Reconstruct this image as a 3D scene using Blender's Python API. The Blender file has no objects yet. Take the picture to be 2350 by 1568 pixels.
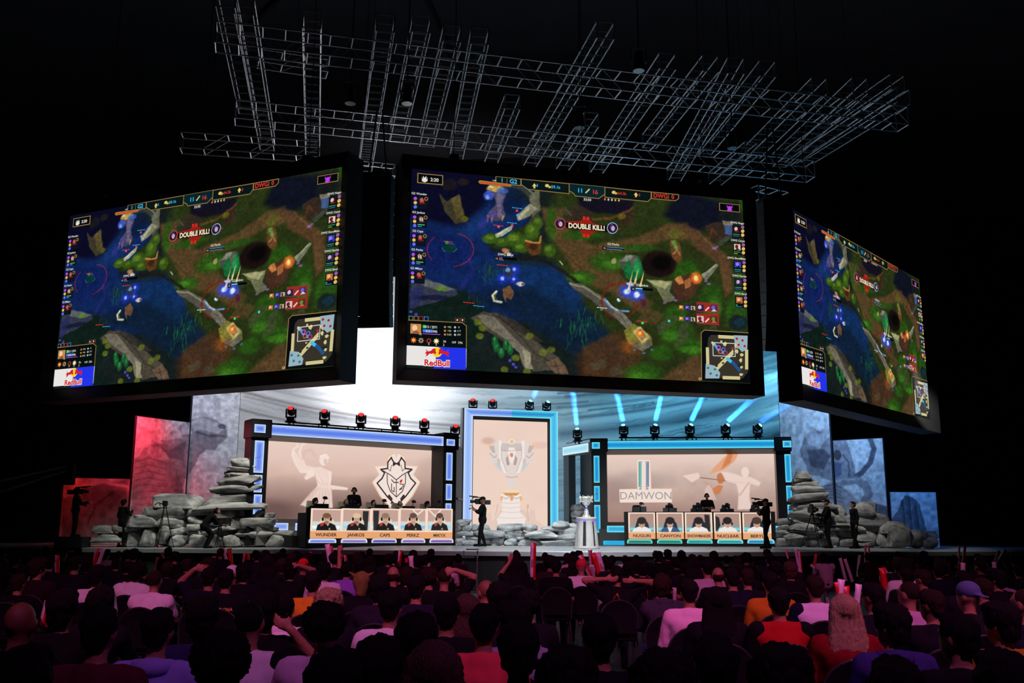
import bpy, bmesh, math, random
import numpy as np
from mathutils import Vector, Matrix, Quaternion
random.seed(11); np.random.seed(11)
S = bpy.context.scene
COL = S.collection
PI = math.pi
# ------------------------------------------------------------------ camera
FPX, CX, CY = 2257.0, 1175.0, 784.0
CAM_H = 1.69
PITCH = math.atan((1235 - CY) / FPX); ROLL = math.radians(0.25)
_w = Vector((0, math.cos(PITCH), math.sin(PITCH)))
_u0 = Vector((0, -math.sin(PITCH), math.cos(PITCH))); _r0 = Vector((1, 0, 0))
CU = (_u0 * math.cos(ROLL) - _r0 * math.sin(ROLL)); CR = (_r0 * math.cos(ROLL) + _u0 * math.sin(ROLL))
CAMP = Vector((0, 0, CAM_H))
cd = bpy.data.cameras.new('camera'); cam = bpy.data.objects.new('camera', cd); COL.objects.link(cam)
cd.sensor_width = 36.0; cd.lens = 36.0 * FPX / 2350.0; cd.clip_start = 0.05; cd.clip_end = 300
cam.matrix_world = Matrix.Translation(CAMP) @ Matrix((CR, CU, -_w)).transposed().to_4x4()
S.camera = cam
# ------------------------------------------------------------------ view and world
S.view_settings.view_transform = 'Standard'; S.view_settings.look = 'None'
S.view_settings.gamma = 1.0; S.view_settings.exposure = 0.0; S.view_settings.use_curve_mapping = False
W = bpy.data.worlds.new('hall_dark'); S.world = W; W.use_nodes = True
W.node_tree.nodes['Background'].inputs[0].default_value = (0.30, 0.45, 1.0, 1)
W.node_tree.nodes['Background'].inputs[1].default_value = 0.0006

def ray(px, py): return _w + CR * ((px - CX) / FPX) + CU * ((CY - py) / FPX)
def PD(px, py, d):                       # the world point seen at a photo pixel, at depth d
    r = ray(px, py); return CAMP + r * (d / r.y)
def PZ(px, py, z):                       # the world point seen at a photo pixel, at height z
    r = ray(px, py); return CAMP + r * ((z - CAM_H) / r.z)
def proj(p):
    v = Vector(p) - CAMP; z = v.dot(_w)
    return CX + FPX * v.dot(CR) / z, CY - FPX * v.dot(CU) / z
def lin(c):
    return tuple((x / 12.92 if x <= 0.04045 else ((x + 0.055) / 1.055) ** 2.4) for x in c)
def rgb(r, g, b): return lin((r / 255.0, g / 255.0, b / 255.0))
# ------------------------------------------------------------------ lights
def spot(name, loc, tgt, power, col, ang, blend=0.6, size=0.3):
    l = bpy.data.lights.new(name, 'SPOT'); l.energy = power; l.color = col
    l.spot_size = math.radians(ang); l.spot_blend = blend; l.shadow_soft_size = size
    o = bpy.data.objects.new(name, l); COL.objects.link(o); o.location = loc
    o.rotation_euler = (Vector(tgt) - Vector(loc)).to_track_quat('-Z', 'Y').to_euler(); return o
def area(name, loc, tgt, power, col, sx, sy, spread=180):
    l = bpy.data.lights.new(name, 'AREA'); l.energy = power; l.color = col
    l.shape = 'RECTANGLE'; l.size = sx; l.size_y = sy; l.spread = math.radians(spread)
    o = bpy.data.objects.new(name, l); COL.objects.link(o); o.location = loc
    o.rotation_euler = (Vector(tgt) - Vector(loc)).to_track_quat('-Z', 'Y').to_euler(); return o
# backdrop wash: white stage left, cyan stage right
spot('wash_light', (-9, 40, 15), (-10, 49, 6), 4200, (0.90, 0.92, 1.0), 80, 1.0, 1.0)
spot('wash_light', (-3, 42, 15), (-3, 51, 7), 3400, (0.80, 0.90, 1.0), 80, 1.0, 1.0)
spot('wash_light', (-6.5, 42, 7.5), (-6.4, 50.5, 11.0), 5200, (0.95, 0.96, 1.0), 70, 1.0, 1.0)
spot('wash_light', (4, 42, 15), (4, 51, 7), 3000, (0.22, 0.72, 1.0), 80, 1.0, 1.0)
spot('wash_light', (10.5, 42, 15), (10.5, 50, 7), 3000, (0.08, 0.55, 1.0), 80, 1.0, 1.0)
spot('wash_light', (12.5, 44, 8), (12.6, 49, 10.0), 1200, (0.25, 0.75, 1.0), 80, 1.0, 1.0)
# scenic flats: red stage left, blue stage right
spot('red_light', (-14.6, 37.6, 7.6), (-14.8, 40.0, 4.6), 1250, (1.0, 0.05, 0.10), 72, 1.0, 0.4)
spot('red_light', (-17.0, 37.4, 4.4), (-17.1, 39, 3.0), 60, (1.0, 0.02, 0.02), 80, 0.9, 0.4)
spot('red_light', (-13.6, 38.2, 3.4), (-13.8, 40.4, 2.6), 130, (1.0, 0.06, 0.12), 100, 1.0, 0.4)
spot('white_light', (-12.0, 37, 9.5), (-12.6, 42, 6.5), 1100, (0.72, 0.74, 1.0), 60, 1.0, 0.4)
spot('blue_light', (13.4, 38.5, 10), (13.8, 43.5, 6.0), 2000, (0.30, 0.56, 1.0), 70, 1.0, 0.4)
spot('blue_light', (15.8, 37.5, 8.5), (15.4, 42, 4.5), 1300, (0.14, 0.42, 1.0), 70, 1.0, 0.4)
spot('blue_light', (17.8, 38, 6.5), (17.6, 41.6, 2.8), 330, (0.06, 0.26, 1.0), 80, 1.0, 0.4)
# key light on rocks, podium and deck, hung upstage of the screens
spot('key_light', (-8.6, 33.2, 8.2), (-10.4, 36.7, 2.4), 1500, (1.0, 0.97, 0.86), 62, 1.0, 0.25)
spot('key_light', (-12.6, 33.4, 7.8), (-13.2, 37.0, 1.8), 560, (0.95, 1.0, 0.92), 56, 1.0, 0.25)
spot('key_light', (11.4, 35.0, 9.0), (12.0, 39.0, 2.4), 1200, (1.0, 0.97, 0.92), 60, 1.0, 0.25)
spot('key_light', (15.4, 35.5, 8.5), (15.4, 39.3, 2.0), 950, (1.0, 0.97, 0.92), 56, 1.0, 0.25)
spot('key_light', (-.5, 34.0, 9.0), (0.2, 38.8, 1.8), 2500, (0.84, 0.95, 1.0), 50, 1.0, 0.3)
spot('key_light', (3.0, 34.5, 9.0), (2.4, 38.8, 1.8), 1200, (0.84, 0.95, 1.0), 50, 1.0, 0.3)
spot('podium_light', (4.0, 31.0, 8.0), (2.6, 34.2, 2.2), 420, (1.0, 0.99, 0.92), 22, 0.6, 0.15)
spot('podium_light', (1.4, 30.5, 7.0), (2.6, 34.2, 2.2), 300, (1.0, 0.99, 0.92), 22, 0.6, 0.15)
spot('deck_light', (2.5, 33, 12), (2.5, 33.6, 1.3), 5000, (0.86, 0.95, 1.0), 75, 1.0, 0.3)
spot('deck_light', (2.5, 29.2, 4.6), (2.5, 32.0, 1.25), 1000, (0.92, 0.97, 1.0), 120, 1.0, 0.3)
spot('ceiling_fill', (14, 30, 17), (15, 34, 30), 260, (0.6, 0.65, 0.8), 120, 1.0, 1.0)  # added weak spot that brightens the ceiling on the right
spot('deck_light', (-6, 34, 12), (-6, 35.6, 1.3), 160, (0.86, 0.90, 1.0), 75, 1.0, 0.3)
# added upward spots, standing in for stage spill on the rig
spot('rig_fill', (-5, 37, 8.6), (-6, 30, 15), 620, (0.92, 0.95, 1.0), 120, 1.0, 0.5)
spot('rig_fill', (5, 38, 8.6), (3, 28, 15), 440, (0.45, 0.78, 1.0), 120, 1.0, 0.5)
spot('rig_fill', (11, 38, 8.2), (11, 28, 15), 480, (0.16, 0.58, 1.0), 110, 1.0, 0.5)
# audience wash
PK = (0.92, 0.185, 0.50)
spot('audience_light', (-4.5, 1.0, 11.5), (-2.5, 13, 1.0), 3300, PK, 58, 1.0, 0.3)
spot('audience_light', (2.5, -1.0, 11.5), (1.5, 8, 1.0), 1500, (0.80, 0.22, 0.85), 60, 1.0, 0.3)
spot('audience_light', (6.5, 1.5, 11.5), (3.6, 10, 1.0), 3300, PK, 52, 1.0, 0.3)
spot('audience_light', (-4, 10, 12), (-3, 22, 1.0), 2800, PK, 52, 1.0, 0.3)
spot('audience_light', (6, 10, 12), (5, 22, 1.0), 2300, PK, 52, 1.0, 0.3)
# players at the desks
spot('desk_light', (-5.0, 32.5, 8.5), (-5.2, 37.3, 2.9), 420, (1.0, 0.95, 0.9), 50, 1.0, 0.25)
spot('desk_light', (7.4, 35.5, 8.5), (7.6, 40.9, 2.9), 420, (1.0, 0.95, 0.9), 50, 1.0, 0.25)
# ------------------------------------------------------------------ materials
MATS = {}
def mat(name, col, rough=0.6, metal=0.0, var=0.12, scale=6.0, bump=0.0, em=None, ems=0.0, spec=0.5):
    if name in MATS: return MATS[name]
    m = bpy.data.materials.new(name); m.use_nodes = True; nt = m.node_tree; b = nt.nodes['Principled BSDF']
    n = nt.nodes.new('ShaderNodeTexNoise'); n.inputs['Scale'].default_value = scale; n.inputs['Detail'].default_value = 4
    tc = nt.nodes.new('ShaderNodeTexCoord'); nt.links.new(tc.outputs['Object'], n.inputs['Vector'])
    mx = nt.nodes.new('ShaderNodeMix'); mx.data_type = 'RGBA'
    mx.inputs[6].default_value = tuple(c * (1 - var) for c in col[:3]) + (1,)
    mx.inputs[7].default_value = tuple(min(1, c * (1 + var)) for c in col[:3]) + (1,)
    nt.links.new(n.outputs['Fac'], mx.inputs[0]); nt.links.new(mx.outputs[2], b.inputs['Base Color'])
    b.inputs['Roughness'].default_value = rough; b.inputs['Metallic'].default_value = metal
    b.inputs['Specular IOR Level'].default_value = spec
    if bump:
        bp = nt.nodes.new('ShaderNodeBump'); bp.inputs['Strength'].default_value = bump; bp.inputs['Distance'].default_value = 0.02
        nt.links.new(n.outputs['Fac'], bp.inputs['Height']); nt.links.new(bp.outputs['Normal'], b.inputs['Normal'])
    if em: b.inputs['Emission Color'].default_value = tuple(em[:3]) + (1,); b.inputs['Emission Strength'].default_value = ems
    MATS[name] = m; return m
def vc_mat(name, emit, strength=1.0, rough=0.8, noise=0.0):
    if name in MATS: return MATS[name]
    m = bpy.data.materials.new(name); m.use_nodes = True; nt = m.node_tree; b = nt.nodes['Principled BSDF']
    a = nt.nodes.new('ShaderNodeAttribute'); a.attribute_name = 'Col'; out = a.outputs['Color']
    if noise:
        n = nt.nodes.new('ShaderNodeTexNoise'); n.inputs['Scale'].default_value = 9; n.inputs['Detail'].default_value = 6
        tc = nt.nodes.new('ShaderNodeTexCoord'); nt.links.new(tc.outputs['Object'], n.inputs['Vector'])
        mr = nt.nodes.new('ShaderNodeMapRange'); mr.inputs['To Min'].default_value = 1 - noise; mr.inputs['To Max'].default_value = 1 + noise
        nt.links.new(n.outputs['Fac'], mr.inputs['Value'])
        v = nt.nodes.new('ShaderNodeVectorMath'); v.operation = 'SCALE'
        nt.links.new(out, v.inputs[0]); nt.links.new(mr.outputs[0], v.inputs['Scale']); out = v.outputs[0]
    if emit:
        b.inputs['Base Color'].default_value = (0.01, 0.01, 0.01, 1)
        nt.links.new(out, b.inputs['Emission Color']); b.inputs['Emission Strength'].default_value = strength
        b.inputs['Roughness'].default_value = 0.5
    else:
        nt.links.new(out, b.inputs['Base Color']); b.inputs['Roughness'].default_value = rough
    MATS[name] = m; return m
BLK = mat('black_paint', (0.006, 0.006, 0.007), 0.55)
BLKM = mat('black_metal', (0.012, 0.012, 0.014), 0.4, 0.3)
# ------------------------------------------------------------------ object helpers
def tag(o, label=None, cat=None, group=None, kind=None):
    if label: o['label'] = label
    if cat: o['category'] = cat
    if group: o['group'] = group
    if kind: o['kind'] = kind
    return o
def empty(name, loc=(0, 0, 0), rz=0.0, label=None, cat=None, group=None):
    o = bpy.data.objects.new(name, None); COL.objects.link(o); o.location = loc; o.rotation_euler = (0, 0, rz)
    o.empty_display_size = 0.1
    return tag(o, label, cat, group)
def link_mesh(name, me, mats=(), parent=None, loc=None, rz=None, smooth=False):
    o = bpy.data.objects.new(name, me); COL.objects.link(o)
    if mats and not me.materials:
        for m in (mats if isinstance(mats, (list, tuple)) else [mats]): me.materials.append(m)
    if parent: o.parent = parent
    if loc is not None: o.location = loc
    if rz is not None: o.rotation_euler = (0, 0, rz)
    if smooth: me.shade_smooth()
    return o
class MB:
    """collects simple solids into one mesh"""
    def __init__(s): s.v = []; s.f = []; s.mi = []
    def add(s, vs, fs, mi=0):
        b = len(s.v); s.v += [tuple(v) for v in vs]; s.f += [tuple(b + i for i in f) for f in fs]; s.mi += [mi] * len(fs); return s
    def box(s, x0, x1, y0, y1, z0, z1, mi=0, bev=0.0):
        if bev > 0:
            bm = bmesh.new(); bmesh.ops.create_cube(bm, size=1)
            for v in bm.verts:
                v.co = Vector(((x0 + x1) / 2 + v.co.x * (x1 - x0), (y0 + y1) / 2 + v.co.y * (y1 - y0), (z0 + z1) / 2 + v.co.z * (z1 - z0)))
            bmesh.ops.bevel(bm, geom=bm.edges[:], offset=bev, segments=2, affect='EDGES')
            bm.verts.index_update(); s.add([v.co[:] for v in bm.verts], [[v.index for v in f.verts] for f in bm.faces], mi); bm.free(); return s
        vs = [(x, y, z) for x in (x0, x1) for y in (y0, y1) for z in (z0, z1)]
        return s.add(vs, [(0, 1, 3, 2), (4, 6, 7, 5), (0, 4, 5, 1), (2, 3, 7, 6), (0, 2, 6, 4), (1, 5, 7, 3)], mi)
    def tube(s, p0, p1, r, n=8, r2=None, mi=0, cap=True):
        p0 = Vector(p0); p1 = Vector(p1); r2 = r if r2 is None else r2
        d = (p1 - p0).normalized(); a = d.orthogonal().normalized(); b = d.cross(a)
        vs = []
        for p, rr in ((p0, r), (p1, r2)):
            for i in range(n):
                t = 2 * PI * i / n; vs.append(p + a * (rr * math.cos(t)) + b * (rr * math.sin(t)))
        fs = [(i, (i + 1) % n, n + (i + 1) % n, n + i) for i in range(n)]
        if cap: fs += [tuple(reversed(range(n))), tuple(range(n, 2 * n))]
        return s.add(vs, fs, mi)
    def path(s, pts, r, n=6, mi=0):
        for a, b in zip(pts[:-1], pts[1:]): s.tube(a, b, r, n, mi=mi)
        return s
    def lathe(s, prof, n=20, c=(0, 0, 0), mi=0, axis=None):
        vs = []; m = len(prof)
        for i in range(n):
            t = 2 * PI * i / n
            for r, z in prof: vs.append((c[0] + r * math.cos(t), c[1] + r * math.sin(t), c[2] + z))
        if axis is not None:
            q = Vector((0, 0, 1)).rotation_difference(Vector(axis)); C = Vector(c)
            vs = [tuple(C + q @ (Vector(v) - C)) for v in vs]
        fs = [(i * m + j, ((i + 1) % n) * m + j, ((i + 1) % n) * m + j + 1, i * m + j + 1) for i in range(n) for j in range(m - 1)]
        fs.append(tuple(i * m for i in reversed(range(n)))); fs.append(tuple(i * m + m - 1 for i in range(n)))
        return s.add(vs, fs, mi)
    def ell(s, c, r, n=14, m=9, q=None, mi=0):
        c = Vector(c); r = (r, r, r) if not hasattr(r, '__len__') else r
        vs = [(0, 0, -1)] + [(math.cos(2 * PI * i / n) * math.cos(-PI / 2 + PI * j / m), math.sin(2 * PI * i / n) * math.cos(-PI / 2 + PI * j / m), math.sin(-PI / 2 + PI * j / m)) for j in range(1, m) for i in range(n)] + [(0, 0, 1)]
        vs = [Vector((v[0] * r[0], v[1] * r[1], v[2] * r[2])) for v in vs]
        if q is not None: vs = [q @ v for v in vs]
        vs = [c + v for v in vs]
        fs = [(0, 1 + (i + 1) % n, 1 + i) for i in range(n)]
        for j in range(m - 2):
            a = 1 + j * n
            fs += [(a + i, a + (i + 1) % n, a + n + (i + 1) % n, a + n + i) for i in range(n)]
        a = 1 + (m - 2) * n; t = len(vs) - 1
        fs += [(a + i, a + (i + 1) % n, t) for i in range(n)]
        return s.add(vs, fs, mi)
    def cap(s, p0, r0, p1, r1, n=12, flat=1.0, mi=0, axis=None):
        """tapered capsule; flat squeezes it along axis"""
        p0 = Vector(p0); p1 = Vector(p1); d = (p1 - p0); L = d.length; d.normalize()
        a = Vector(axis) if axis is not None else d.orthogonal()
        a = (a - d * a.dot(d)).normalized(); b = d.cross(a)
        rings = []
        for k in range(4):
            t = PI / 2 * k / 4; rings.append((-r0 * math.cos(t), r0 * math.sin(t)))
        rings.append((0, r0))
        rings.append((L * .5, (r0 + r1) / 2)); rings.append((L, r1))
        for k in range(1, 5):
            t = PI / 2 * k / 4; rings.append((L + r1 * math.sin(t), r1 * math.cos(t)))
        vs = []
        for h, r in rings[1:-1]:
            for i in range(n):
                t = 2 * PI * i / n; vs.append(p0 + d * h + a * (r * flat * math.cos(t)) + b * (r * math.sin(t)))
        m = len(rings) - 2
        fs = [(j * n + i, j * n + (i + 1) % n, (j + 1) * n + (i + 1) % n, (j + 1) * n + i) for j in range(m - 1) for i in range(n)]
        fs += [tuple(reversed(range(n))), tuple(range((m - 1) * n, m * n))]
        return s.add(vs, fs, mi)
    def poly(s, pts, h0, h1, plane='xz', mi=0):
        """extruded outline: pts in a plane, thickness h0..h1 along the third axis"""
        n = len(pts)
        f = (lambda p, h: (p[0], h, p[1])) if plane == 'xz' else (lambda p, h: (p[0], p[1], h))
        vs = [f(p, h0) for p in pts] + [f(p, h1) for p in pts]
        return s.add(vs, [tuple(range(n)), tuple(reversed(range(n, 2 * n)))] + [(i, i + n, (i + 1) % n + n, (i + 1) % n) for i in range(n)], mi)
    def mesh(s, name):
        me = bpy.data.meshes.new(name); me.from_pydata(s.v, [], s.f); me.update()
        if any(s.mi): me.polygons.foreach_set('material_index', s.mi)
        bm = bmesh.new(); bm.from_mesh(me); bmesh.ops.recalc_face_normals(bm, faces=bm.faces[:]); bm.to_mesh(me); bm.free()
        return me
    def build(s, name, mats, parent=None, loc=None, rz=None, smooth=False, auto=None):
        me = s.mesh(name); o = link_mesh(name, me, mats, parent, loc, rz, smooth)
        return o
def copy_tree(o, parent=None):
    c = o.copy(); COL.objects.link(c)
    if parent: c.parent = parent
    for ch in list(o.children): copy_tree(ch, c)
    return c
class Plane:
    """vertical plane through two photo points with depths; local x along, y away from the camera, z up from its base"""
    def __init__(s, ax, da, bx, db, y=1200, z0=0.0):
        a = PD(ax, y, da); b = PD(bx, y, db)
        s.xd = Vector((b.x - a.x, b.y - a.y, 0)); s.len = s.xd.length; s.xd.normalize()
        s.n = Vector((-s.xd.y, s.xd.x, 0))       # away from the camera
        s.o = Vector((a.x, a.y, z0)); s.ang = math.atan2(s.xd.y, s.xd.x)
    def hit(s, px, py, off=0.0):
        r = ray(px, py); o = s.o + s.n * off
        t = (o - CAMP).dot(s.n) / r.dot(s.n); p = CAMP + r * t - o
        return p.dot(s.xd), p.z
    def rect(s, px0, py0, px1, py1, off=0.0):
        u0, z1 = s.hit(px0, py0, off); u1, z0 = s.hit(px1, py1, off); return u0, u1, z0, z1
    def w(s, u, v, z): return s.o + s.xd * u + s.n * v + Vector((0, 0, z))
# ------------------------------------------------------------------ painted pictures (vertex colours on a fine grid)
_T = np.random.RandomState(5).rand(64, 64)
def vnoise(x, y, seed=0):
    x = x + seed * 7.31; y = y + seed * 3.77
    xi = np.floor(x).astype(int); yi = np.floor(y).astype(int); fx = x - xi; fy = y - yi
    fx = fx * fx * (3 - 2 * fx); fy = fy * fy * (3 - 2 * fy); a = xi % 64; b = yi % 64; a1 = (a + 1) % 64; b1 = (b + 1) % 64
    return (_T[b, a] * (1 - fx) + _T[b, a1] * fx) * (1 - fy) + (_T[b1, a] * (1 - fx) + _T[b1, a1] * fx) * fy
def fbm(x, y, sc, seed=0, oct=4):
    s = 0; a = 1; t = 0
    for i in range(oct):
        s = s + a * vnoise(x / sc, y / sc, seed + i); t += a; a *= 0.5; sc *= 0.5
    return s / t
class Canvas:
    """colours for a grid on plane P; every shape is given in photo pixels"""
    def __init__(s, P, u0, u1, z0, z1, nx, nz, off=0.0, base=(0, 0, 0), bend=None):
        s.P = P; s.r = (u0, u1, z0, z1); s.nx = nx; s.nz = nz; s.off = off
        U, Z = np.meshgrid(np.linspace(u0, u1, nx), np.linspace(z0, z1, nz)); s.U = U; s.Z = Z
        o = P.o - CAMP + P.n * off; B = bend(U) if bend else 0 * U; s.B = B
        wx = o.x + P.xd.x * U + P.n.x * B; wy = o.y + P.xd.y * U + P.n.y * B; wz = o.z + Z
        zz = wx * _w.x + wy * _w.y + wz * _w.z
        s.X = CX + FPX * (wx * CR.x + wy * CR.y + wz * CR.z) / zz
        s.Y = CY - FPX * (wx * CU.x + wy * CU.y + wz * CU.z) / zz
        s.a = np.zeros((nz, nx, 3)); s.a[:] = base; s.ov = []; s.warp = 0
        s.jx = fbm(s.X, s.Y, 14, 3) - .5; s.jy = fbm(s.X, s.Y, 14, 9) - .5
    def _xy(s, w): return s.X + s.jx * w, s.Y + s.jy * w
    def mix(s, m, col, alpha):
        c = np.array([x / 255.0 for x in col]); m = (m * alpha)[..., None]; s.a = s.a * (1 - m) + c * m
    def poly(s, pts, col, alpha=1, soft=2, warp=None):
        w = s.warp if warp is None else warp
        X, Y = s._xy(w); x0 = min(p[0] for p in pts) - soft - w; x1 = max(p[0] for p in pts) + soft + w
        y0 = min(p[1] for p in pts) - soft - w; y1 = max(p[1] for p in pts) + soft + w
        bb = np.nonzero((X > x0) & (X < x1) & (Y > y0) & (Y < y1))
        if not len(bb[0]): return
        x = X[bb]; y = Y[bb]; ins = np.zeros(x.shape, bool); d = np.full(x.shape, 1e9); n = len(pts)
        for i in range(n):
            ax, ay = pts[i]; bx, by = pts[(i + 1) % n]
            c = ((ay > y) != (by > y)) & (x < (bx - ax) * (y - ay) / ((by - ay) if by != ay else 1e-9) + ax); ins ^= c
            L = (bx - ax) ** 2 + (by - ay) ** 2 + 1e-9; t = np.clip(((x - ax) * (bx - ax) + (y - ay) * (by - ay)) / L, 0, 1)
            d = np.minimum(d, np.hypot(x - ax - t * (bx - ax), y - ay - t * (by - ay)))
        sd = np.where(ins, d, -d); m = np.clip(.5 + sd / soft, 0, 1); m = m * m * (3 - 2 * m) * alpha
        c = np.array([q / 255.0 for q in col]); s.a[bb] = s.a[bb] * (1 - m[:, None]) + c * m[:, None]
    def ell(s, cx, cy, rx, ry, col, alpha=1, soft=.25, warp=None, rot=0):
        X, Y = s._xy(s.warp if warp is None else warp); dx = X - cx; dy = Y - cy; c, q = math.cos(rot), math.sin(rot)
        d = np.hypot((dx * c + dy * q) / rx, (-dx * q + dy * c) / ry); m = np.clip((1 + soft / 2 - d) / soft, 0, 1); s.mix(m * m * (3 - 2 * m), col, alpha)
    def line(s, pts, wd, col, alpha=1, soft=1.5, warp=None):
        X, Y = s._xy(s.warp if warp is None else warp); d = np.full(X.shape, 1e9)
        for (ax, ay), (bx, by) in zip(pts[:-1], pts[1:]):
            L = (bx - ax) ** 2 + (by - ay) ** 2 + 1e-9; t = np.clip(((X - ax) * (bx - ax) + (Y - ay) * (by - ay)) / L, 0, 1)
            d = np.minimum(d, np.hypot(X - ax - t * (bx - ax), Y - ay - t * (by - ay)))
        s.mix(np.clip((wd / 2 - d) / soft + .5, 0, 1), col, alpha)
    def tex(s, sc, amp, seed=1):
        n = fbm(s.X, s.Y, sc, seed, 5) - .5; s.a = np.clip(s.a * (1 + n[..., None] * amp * 2), 0, 1)
    # crisp overlay shapes
    def loc(s, px, py): return s.P.hit(px, py, s.off)
    def orect(s, x0, y0, x1, y1, col, ly=1):
        a = s.loc(x0, y0); b = s.loc(x1, y1); s.opts([(a[0], a[1]), (b[0], a[1]), (b[0], b[1]), (a[0], b[1])], col, ly)
    def opoly(s, pts, col, ly=1): s.opts([s.loc(*p) for p in pts], col, ly)
    def opts(s, lp, col, ly=1):
        from mathutils.geometry import tessellate_polygon
        t = tessellate_polygon([[Vector((p[0], p[1], 0)) for p in lp]]); s.ov.append((lp, [tuple(x) for x in t], col, ly))
    def oline(s, pts, wpx, col, ly=1, closed=False):
        lp = [Vector(s.loc(*p)) for p in pts]
        k = (Vector(s.loc(pts[0][0] + 1, pts[0][1])) - lp[0]).length * wpx / 2
        if closed: lp.append(lp[0])
        for a, b in zip(lp[:-1], lp[1:]):
            d = (b - a); L = d.length
            if L < 1e-6: continue
            d /= L; n = Vector((-d.y, d.x)) * k; a2 = a - d * k * .6; b2 = b + d * k * .6
            s.ov.append(([a2 + n, b2 + n, b2 - n, a2 - n], [(0, 1, 2), (0, 2, 3)], col, ly))
    def oell(s, cx, cy, rx, ry, col, ly=1, n=20):
        s.opoly([(cx + rx * math.cos(2 * PI * i / n), cy + ry * math.sin(2 * PI * i / n)) for i in range(n)], col, ly)
    def text(s, t, cx, cy, hpx, col, ly=2, bold=0.0, sx=1.0, rot=0.0):
        vs, fs = text2d(t, bold); k = abs(s.loc(cx, cy)[1] - s.loc(cx, cy + hpx)[1]); c = Vector(s.loc(cx, cy))
        cr, sr = math.cos(rot), math.sin(rot)
        s.ov.append(([(c.x + (x * cr * sx - y * sr) * k, c.y + (x * sr * sx + y * cr) * k) for x, y in vs], fs, col, ly))
    def mesh(s, name, mirror_y=-1):
        nx, nz = s.nx, s.nz; n = nx * nz
        P = np.zeros((n, 3)); P[:, 0] = s.U.ravel(); P[:, 1] = s.B.ravel(); P[:, 2] = s.Z.ravel()
        i = np.arange((nz - 1) * (nx - 1)); r = i // (nx - 1); c = i % (nx - 1); a = r * nx + c
        q = np.stack([a, a + 1, a + nx + 1, a + nx], 1)
        ca = np.clip(s.a.reshape(-1, 3), 0, 1); ca = np.where(ca <= .04045, ca / 12.92, ((ca + .055) / 1.055) ** 2.4)
        vs = [P]; cs = [ca]; tris = []; b = n
        for lp, fs, col, ly in s.ov:
            v = np.array([(p[0], -0.004 * ly, p[1]) for p in lp]); vs.append(v); cs.append(np.tile(rgb(*col), (len(v), 1)))
            tris += [[b + x for x in f] for f in fs]; b += len(v)
        V = np.concatenate(vs); C = np.concatenate(cs)
        me = bpy.data.meshes.new(name); me.vertices.add(len(V)); me.vertices.foreach_set('co', V.ravel())
        sizes = [4] * len(q) + [len(t) for t in tris]; loops = np.concatenate([q.ravel(), np.array([x for t in tris for x in t], dtype=int)]) if tris else q.ravel()
        me.loops.add(len(loops)); me.loops.foreach_set('vertex_index', loops.astype(np.int32))
        me.polygons.add(len(sizes)); st = np.concatenate([[0], np.cumsum(sizes)[:-1]]).astype(np.int32)
        me.polygons.foreach_set('loop_start', st); me.polygons.foreach_set('loop_total', np.array(sizes, dtype=np.int32))
        me.update(calc_edges=True); me.validate()
        at = me.color_attributes.new('Col', 'FLOAT_COLOR', 'POINT')
        at.data.foreach_set('color', np.concatenate([C, np.ones((len(C), 1))], 1).astype(np.float32).ravel())
        return me
_TX = {}
def text2d(t, bold=0.0):
    """outline of a word as flat triangles, capital height 1, centred"""
    k = (t, bold)
    if k in _TX: return _TX[k]
    cu = bpy.data.curves.new('lettering', 'FONT'); cu.body = t; cu.size = 1; cu.align_x = 'CENTER'; cu.offset = bold; cu.resolution_u = 3
    ob = bpy.data.objects.new('lettering', cu); COL.objects.link(ob)
    dg = bpy.context.evaluated_depsgraph_get(); me = bpy.data.meshes.new_from_object(ob.evaluated_get(dg))
    vs = [(v.co.x, v.co.y) for v in me.vertices]; fs = [tuple(p.vertices) for p in me.polygons]
    bpy.data.objects.remove(ob); bpy.data.curves.remove(cu); bpy.data.meshes.remove(me)
    h = 0.70
    vs = [(x / h, (y - h / 2) / h) for x, y in vs]; _TX[k] = (vs, fs); return _TX[k]
SCREEN = vc_mat('lit_screen', True, 1.0)
LIGHTBOX = vc_mat('lit_panel', True, 1.0)
CANVAS = vc_mat('printed_canvas', False, rough=0.9)

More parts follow.
